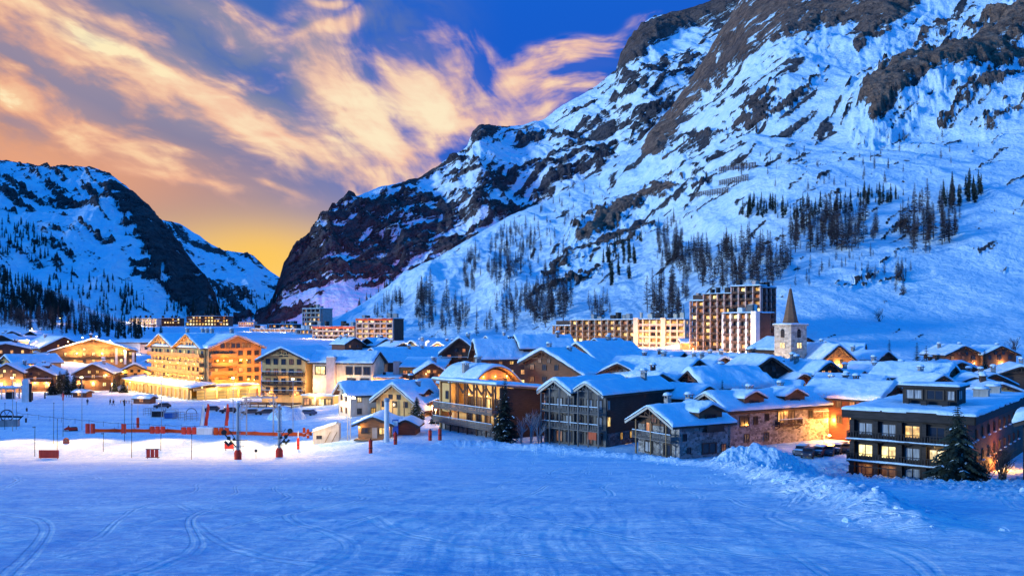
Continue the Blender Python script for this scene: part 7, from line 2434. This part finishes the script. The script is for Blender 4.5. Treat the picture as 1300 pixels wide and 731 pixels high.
    snow_slab(root, Frame2(), -1.6, 1.6, -0.7, 0.7, lambda X_, Y_: 1.3 + 0 * X_, 0.2, 3, 'snow_cover', 0.25, res=0.3)
    for px, h, m, lean, lab in ((253, 5.2, M_WHITE, 0.7, 'white leaning feather flag, leftmost of the three flags'), (258, 5.4, M_RED, 0.9, 'red leaning feather flag beside the white one'), (284.5, 5.4, M_RED, 0.6, 'red feather flag standing alone left of the left pylon')):
        flag(lab, px, 544, h, m, lean, px)
    # signs
    sign_panel('wide dark red board low on the snow at the left', 62, 582, 3.1, 1.25, M_RED, 0.1)
    sign_panel('frame of three small dark red boards below the orange net', 193.5, 582, 2.0, 1.2, M_RED, 0.25, split=3)
    sign_panel('tall red board at the orange net left of the white pole', 157, 551, 0.95, 1.9, M_RED, 0.2)
    sign_panel('dark red tilted board left of the left pylon', 291, 572, 1.7, 0.9, M_RED, 0.35, radians(-10))
    p = ground_hit(325, 582)
    root = thing('sign_post', 'small round black sign on a thin stake between the two grey pylons', 'sign', p)
    MB().cyl((0, -0.03, 1.25), (0, 0.03, 1.25), 0.24, 0.24, 14).build('disc', M_BLACK, root)
    MB().cyl((0, 0, -0.2), (0, 0, 1.1), 0.03, 0.03, 6).build('stake', M_BLACK, root)
    p = ground_hit(84, 563)
    root = thing('sign_arch', 'small rounded orange red board with a pale emblem on the snow at the left', 'sign', p)
    pts = [(-0.55, 0), (0.55, 0), (0.55, 0.6)] + [(0.55 * cos(pi * k / 10), 0.6 + 0.5 * sin(pi * k / 10)) for k in range(1, 10)] + [(-0.55, 0.6)]
    MB().prism(pts, -0.06, 0.06).build('board', M_REDROOF, root)
    MB().beam((-0.25, -0.08, 0.35), (0.0, -0.08, 0.75), 0.08, 0.03).beam((0.25, -0.08, 0.35), (0.0, -0.08, 0.75), 0.08, 0.03).build('emblem', M_FRAME_W, root)
    # snowmobile
    p = ground_hit(90, 547)
    root = thing('snowmobile', 'small red snowmobile parked at the left of the orange net', 'snowmobile', p, radians(20))
    MB().prism([(-1.2, 0.3), (-1.3, 0.55), (-0.5, 0.95), (0.0, 0.75), (1.2, 0.7), (1.3, 0.4), (1.0, 0.25)], -0.38, 0.38).build('body', M_RED, root)
    MB().box((0.55, 0, 0.78), (1.1, 0.4, 0.16)).build('seat', M_BLACK, root)
    MB().prism([(-0.6, 0.95), (-0.35, 1.3), (-0.3, 0.9)], -0.3, 0.3).build('windscreen', M_DGLASS, root)
    MB().box((0.45, 0, 0.16), (1.7, 0.4, 0.28)).build('track', M_BLACK, root)
    for s in (-1, 1):
        MB().beam((-1.5, s * 0.42, 0.16), (-0.5, s * 0.42, 0.05), 0.14, 0.05).beam((-1.0, s * 0.42, 0.1), (-0.8, s * 0.3, 0.4), 0.05).build('ski', M_BLACK, root)
    # thin marker poles
    for i, (px, py, top, lab) in enumerate((
            (44, 579, 541, 'thin dark marker pole left of the wide red board'), (68, 563, 512, 'thin marker pole above the wide red board'), (72.5, 574, 533, 'thin marker pole rising from behind the wide red board'),
            (80, 554, 492, 'tall thin pole above the small rounded board'), (131, 573, 549, 'thin marker pole right of the wide red board'), (167, 581, 514, 'tall thin marker pole left of the three small boards'),
            (204, 572, 552, 'thin marker pole right above the three small boards'), (243, 583, 552, 'thin marker pole below the left red crash mat'), (158, 560, 508, 'thin pole carrying a blue pad behind the tall red board'),
            (6, 545, 512, 'short thin pole beside the lift wheel'), (20.5, 545, 511, 'thin pole right of the lift wheel'))):
        p = ground_hit(px, py)
        h = wz(top, p.y) - p.z
        root = thing('marker_pole', lab, 'pole', p, 0, 'thin marker poles on the piste')
        MB().cyl((0, 0, -0.3), (0.05, 0, h), 0.05, 0.035, 6).build('pole', M_BLACK, root)
        if i in (0, 8, 3, 4):
            MB().box((-0.1, 0, h - 0.15), (0.5, 0.05, 0.12)).build('tag', M_BLACK, root)
        else:
            MB().lathe([(0.05, 0), (0.09, 0.05), (0.09, 0.12), (0.03, 0.2)], 8).build('knob', M_BLACK, root, (0.05, 0, h))
    for i, (px, py, h, lab) in enumerate(((80, 508, 2.2, 'red padded stake at the upper edge of the blue piste'), (34, 522, 0.9, 'tiny dark stake on the blue piste right of the lift wheel'),
                                          (33, 536, 1.0, 'tiny dark stake below the one on the blue piste'), (158, 515, 1.7, 'dark blue padded stake left of the covered vehicles'), (57, 506, 2.0, 'dark stake right of the pale lift tower'), (41, 508, 2.4, 'dark stake touching the pale lift tower'))):
        p = ground_hit(px, py)
        root = thing('padded_stake', lab, 'stake', p, 0, 'small stakes on the piste')
        MB().lathe([(0.2, -0.2), (0.22, h * 0.9), (0.1, h)], 9).build('pad', M_RED if i == 0 else M_BLACK, root)
        MB().cyl((0, 0, h * 0.95), (0, 0, h + 0.5), 0.04, 0.03, 6).build('stake', M_METAL, root)
    # lift station at the left edge
    p = ground_hit(11, 541)
    root = thing('lift_drive', 'small lift drive with a big spoked wheel on a concrete plinth', 'lift drive', p, radians(14))
    MB().box((0.2, 0, 0.6), (3.6, 1.6, 1.6)).build('plinth', M_CONC, root)
    w = MB()
    n = 18
    for k in range(n):
        a0, a1 = 2 * pi * k / n, 2 * pi * (k + 1) / n
        w.beam((1.25 * cos(a0), 0, 2.4 + 1.25 * sin(a0)), (1.25 * cos(a1), 0, 2.4 + 1.25 * sin(a1)), 0.2)
    for k in range(6):
        a0 = 2 * pi * k / 6
        w.beam((0, 0, 2.4), (1.25 * cos(a0), 0, 2.4 + 1.25 * sin(a0)), 0.08)
    w.build('wheel', M_BLACK, root, (-0.2, -0.6, 0))
    MB().beam((-2.2, 0, 2.2), (2.6, 0, 2.0), 0.3, 0.4).beam((1.8, 0, 1.2), (2.9, 0, 2.3), 0.2).build('arm', M_BLACK, root)
    p = ground_hit(33, 510)
    h = wz(481, p.y) - p.z
    root = thing('lift_tower', 'pale square lift tower with a rounded top at the left', 'lift tower', p, 0.2)
    MB().prism([(-0.9, -0.3), (0.9, -0.3), (0.9, h - 0.5), (0.6, h), (-0.6, h), (-0.9, h - 0.5)], -0.8, 0.8).build('shaft', M_WHITE, root)
    MB().box((1.2, 0, h * 0.4), (0.5, 0.8, h * 0.8)).build('ladder_box', M_BLACK, root)
    p = ground_hit(9, 506)
    root = thing('lift_station', 'open steel lift station with a snowy platform roof at the left edge', 'lift station', p, 0)
    a = MB()
    for x in (-5, -1, 3):
        for y in (-1.2, 1.2):
            a.beam((x, y, -0.3), (x, y, 3.1), 0.28)
    a.beam((-5.2, -1.2, 3.0), (3.6, -1.2, 3.0), 0.25).beam((-5.2, 1.2, 3.0), (3.6, 1.2, 3.0), 0.25).build('frame', M_METAL, root)
    q = MB().box((-0.9, 0, 3.3), (9.6, 3.4, 0.35)).build('roof', M_METAL, root)
    snow_slab(q, Frame2(), -5.8, 4.0, -1.8, 1.8, lambda X_, Y_: 3.48 + 0 * X_, 0.3, 5, 'roof_snow', 0.3)
    MB().box((1.0, 0, 1.0), (1.8, 1.6, 2.0)).build('cabin', M_BLACK, root)
    # rope line across the upper piste
    pts = [ground_hit(x, y) for x, y in ((22, 529), (78, 536), (150, 543), (230, 546), (300, 549))]
    root = thing('rope_line', 'thin dark rope on small stakes slanting across the upper piste', 'rope', pts[0])
    a, k = MB(), MB()
    for p, q in zip(pts[:-1], pts[1:]):
        for i in range(4):
            s, e = p.lerp(q, i / 4), p.lerp(q, (i + 1) / 4)
            s.z, e.z = gz(s.x, s.y), gz(e.x, e.y)
            m = (s + e) / 2 + Vector((0, 0, 0.85))
            a.beam(s - pts[0] + Vector((0, 0, 1)), m - pts[0], 0.06).beam(m - pts[0], e - pts[0] + Vector((0, 0, 1)), 0.06)
            k.cyl(s - pts[0] + Vector((0, 0, -0.2)), s - pts[0] + Vector((0, 0, 1.15)), 0.035, 0.03, 6)
    a.build('rope', M_BLACK, root)
    k.build('stake', M_BLACK, root)
    # kiosks with snow caps before the chalets
    for px, py, w, lab, m in ((113, 504, 4.6, 'small timber kiosk under a thick snow cap before the middle lit chalet', M_WOOD_R), (194, 512, 5.2, 'small red timber stand under a thick snow cap before the hotel arcade', M_WOOD_R)):
        p = ground_hit(px, py)
        root = thing('kiosk', lab, 'kiosk', p, radians(-12))
        f, *_ = gable(root, 0, 0, pi / 2, 2.8, w, 1.3, 0.5, m, None, 0, 0.5, 0.4, 0.55, int(px), zb=-0.5, truss=False)
        f0 = f.p(-1.4 - 0.03, w * 0.5)
        window(root, -w * 0.5, -1.45, 0.8, 1.6, 0.7, 0, 'o')
        balc = MB()
        for k in range(5):
            balc.box((-w - 0.6 - k * 0.9, -1.2, 0.3), (0.12, 0.12, 1.1))
        balc.box((-w - 2.4, -1.2, 0.75), (4.0, 0.08, 0.1)).build('railing', M_WOOD_R, root)
        lamp_light(root, (-w * 0.5, -2.2, 2.0), 40, AMBER)
    # storage near the hotel
    for i, (px, py, col, lab) in enumerate(((201, 529, M_BLACK, 'black storage box in a steel frame before the hotel'), (217, 531, material('blue_plastic', fn=f_plaster((0.03, 0.10, 0.30), (0.05, 0.15, 0.42))), 'blue storage box right of the black one'))):
        p = ground_hit(px, py)
        root = thing('storage_box', lab, 'box', p, 0.1)
        MB().box((0, 0, 0.75), (2.6, 1.6, 1.3)).build('box', col, root)
        a = MB()
        for x in (-1.4, 1.4):
            for y in (-0.9, 0.9):
                a.beam((x, y, -0.2), (x, y, 2.1), 0.1)
        for y in (-0.9, 0.9):
            a.beam((-1.4, y, 1.55), (1.4, y, 1.55), 0.08).beam((-1.4, y, 2.05), (1.4, y, 2.05), 0.08)
        a.build('frame', M_METAL, root)
        snow_slab(root, Frame2(), -1.3, 1.3, -0.8, 0.8, lambda X_, Y_: 1.4 + 0 * X_, 0.18, i, 'snow_cover', 0.2, res=0.3)
    for i, (px, py, lab) in enumerate(((190, 527, 'empty steel rack at the left of the storage boxes'), (228, 532, 'empty steel rack right of the blue storage box'), (243, 534, 'arched steel rack beside the white flag'))):
        p = ground_hit(px, py)
        root = thing('steel_rack', lab, 'rack', p, 0.1)
        a = MB()
        for x in (-1.3, 0, 1.3):
            for y in (-0.7, 0.7):
                a.beam((x, y, -0.2), (x, y, 1.7), 0.09)
        for z in (0.5, 1.1, 1.7):
            for y in (-0.7, 0.7):
                a.beam((-1.3, y, z), (1.3, y, z), 0.07)
        a.build('frame', M_METAL, root)
        if i == 2:
            b = MB()
            for k in range(8):
                a0, a1 = pi * k / 8, pi * (k + 1) / 8
                b.beam((1.2 * cos(a0), 0, 1.7 + 1.2 * sin(a0)), (1.2 * cos(a1), 0, 1.7 + 1.2 * sin(a1)), 0.12)
            b.build('arch', M_BLACK, root)
    # cars before the hotels
    for i, (px, py, rz, col, lab) in enumerate((
            (206, 518, 0.4, (0.03, 0.03, 0.05), 'dark car under snow before the hotel arcade'), (268, 522, 0.3, (0.02, 0.03, 0.05), 'dark car at the left end of the row below the hotel terrace'),
            (290, 524, 0.3, (0.02, 0.02, 0.03), 'black car behind the left pylon'),
            (318, 526, 0.3, (0.04, 0.04, 0.045), 'dark grey car between the two grey pylons'),
            (338, 526, 0.3, (0.02, 0.03, 0.04), 'dark car left of the rounded snow heap'), (390, 527, -0.3, (0.02, 0.035, 0.10), 'dark blue car right of the rounded snow heap'))):
        car(lab, ground_hit(px, py), rz, col, 300 + i)
    for i, (px, py, rz, col, lab) in enumerate((
            (1018, 577, 1.0, (0.10, 0.10, 0.12), 'grey car nearest the ploughed heap in the car park'), (1027, 580, 1.05, (0.03, 0.03, 0.05), 'black car second from the ploughed heap in the car park'),
            (1040, 578, 1.0, (0.14, 0.05, 0.05), 'dark red car in the middle of the car park row'), (1052, 577, 1.1, (0.04, 0.05, 0.08), 'dark blue car right of the red one in the car park'),
            (1063, 575, 1.0, (0.05, 0.05, 0.055), 'dark grey car second from the flat roofed building'), (1074, 574, 1.1, (0.02, 0.02, 0.025), 'black car nearest the flat roofed building'))):
        car(lab, ground_hit(px, py, 60), rz, col, 320 + i, snow=i % 2 == 0)
    # snow heap near the cars
    p = ground_hit(362, 533)
    n = 60
    U, V = np.meshgrid(np.linspace(-1, 1, n), np.linspace(-1, 1, n), indexing='ij')
    x, y = p.x + U * 4.6, p.y + 1.5 + V * 3.0
    hgt = 3.0 * np.clip(1 - (U ** 2 + V ** 2), 0, 1) ** 0.6 * (1 + 0.2 * fbm(x * 0.5, y * 0.5, 3, 1)) - 0.15
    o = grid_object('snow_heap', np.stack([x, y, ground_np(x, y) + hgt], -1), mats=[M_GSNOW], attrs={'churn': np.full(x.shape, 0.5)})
    tag(o, 'rounded heap of cleared snow behind the right pylon', 'snow heap')
    # people walking along the upper edge of the piste
    for i, (px, py, rz, coat, lab) in enumerate(((111, 514, 0.5, (0.02, 0.025, 0.05), 'person in dark clothes standing alone on the upper piste'), (140, 514, -0.4, (0.03, 0.03, 0.035), 'person in black walking, left of two close together'),
                                                 (144, 515, -0.2, (0.12, 0.03, 0.03), 'person in a dark red jacket walking beside the one in black'))):
        person(lab, ground_hit(px, py), rz, coat, i)
    # avalanche fences on the slope
    for i, (px, py, w, lab) in enumerate(((935, 217, 46, 'uppermost dark avalanche fence on the snowy slope'), (930, 233, 38, 'middle avalanche fence on the snowy slope'), (902, 249, 42, 'lowest avalanche fence on the snowy slope'))):
        c = on_slope('right', px, py)
        a, b = on_slope('right', px - w / 2, py + 3), on_slope('right', px + w / 2, py - 3)
        root = thing('avalanche_fence', lab, 'avalanche fence', c, 0, 'avalanche fences on the slope')
        m = MB()
        n = 14
        for k in range(n + 1):
            q = a.lerp(b, k / n) - c
            m.beam(q + Vector((0, 0, -3)), q + Vector((0, -1.5, 5.0)), 0.5)
        m.build('post', M_WOOD_D, root)
        rl = MB()
        for z in (1.2, 2.4, 3.6, 4.8):
            rl.beam(a - c + Vector((0, -0.6, z)), b - c + Vector((0, -0.6, z)), 0.3, 0.7)
        rl.build('rail', M_WOOD_D if i == 0 else M_WOOD_G, root)
    # street lamps
    for i, (px, py, Y, pw, lab) in enumerate(((541, 433, 330, 1600, 'glaring white street lamp between the two golden gables'), (1046, 552, 143, 520, 'amber street lamp in the car park beside the long stone chalet'), (430, 492, 212, 160, 'small lamp by the long low white house'))):
        p = gp(px, Y)
        h = wz(py, Y) - p.z
        root = thing('street_lamp', lab, 'street lamp', p)
        MB().cyl((0, 0, -0.3), (0, 0, h), 0.09, 0.06, 8).beam((0, 0, h), (0.7, -0.2, h + 0.1), 0.07).build('pole', M_METAL, root)
        MB().lathe([(0.08, -0.16), (0.24, -0.1), (0.28, 0.02), (0.1, 0.16)], 10).build('lamp_head', M_LAMPW if i != 1 else M_LAMP, root, (0.8, -0.22, h))
        lamp_light(root, (0.8, -0.6, h - 0.35), pw, (1.0, 0.78, 0.5) if i != 1 else AMBER, 0.3)
    # added masts whose spots warm and brighten the flat piste
    for i, (px, Y, hh, ax, ay, pw, lab) in enumerate(((16, 184, 11, 30, 152, 1.0, 'added floodlight mast nearest the left edge'), (104, 186, 11, 110, 152, 1.0, 'added floodlight mast left of the tall white pole'), (205, 186, 11, 205, 152, 1.0, 'added floodlight mast before the storage boxes'),
                                                     (296, 184, 11, 296, 152, 1.0, 'added floodlight mast beside the red flag standing alone'), (372, 180, 11, 385, 150, 0.9, 'added floodlight mast beside the slim red post'))):
        p = gp(px, Y)
        root = thing('added_flood_mast', lab, 'floodlight', p, 0)
        MB().cyl((0, 0, -0.3), (0, 0, hh), 0.08, 0.05, 8).build('mast', M_METAL, root)
        b = MB().box((0, 0, hh + 0.1), (0.7, 0.3, 0.35)).box((0, -0.17, hh + 0.06), (0.6, 0.05, 0.26), mi=1)
        b.build('lamp_head', [M_BLACK, M_LAMPW], root)
        t = Vector((wx(ax, ay), ay, -21.6)) - (p + Vector((0, -0.5, hh)))
        lamp_light(root, (0, -0.5, hh), 24000 * pw, (1.0, 0.57, 0.10), 0.4, spot=44, aim=t, blend=0.8)
    # the red floodlight on the cliff beyond the far blocks
    p = gp(372, 860)
    root = thing('cliff_floodlight', 'distant red floodlight below the glowing cliff', 'floodlight', p)
    MB().box((0, 0, 3), (2, 1, 6)).build('mast', M_METAL, root)
    lamp_light(root, (0, 4, 8), 2.2e6, (1.0, 0.17, 0.14), 3.0, spot=52, aim=(0.0, 1, 0.14), blend=0.9)
build_ground()
build_heap()
build_clods()
build_mountains()
build_village()
build_slope_trees()
build_near_trees()
build_piste()
build_sky()
build_light_and_camera()
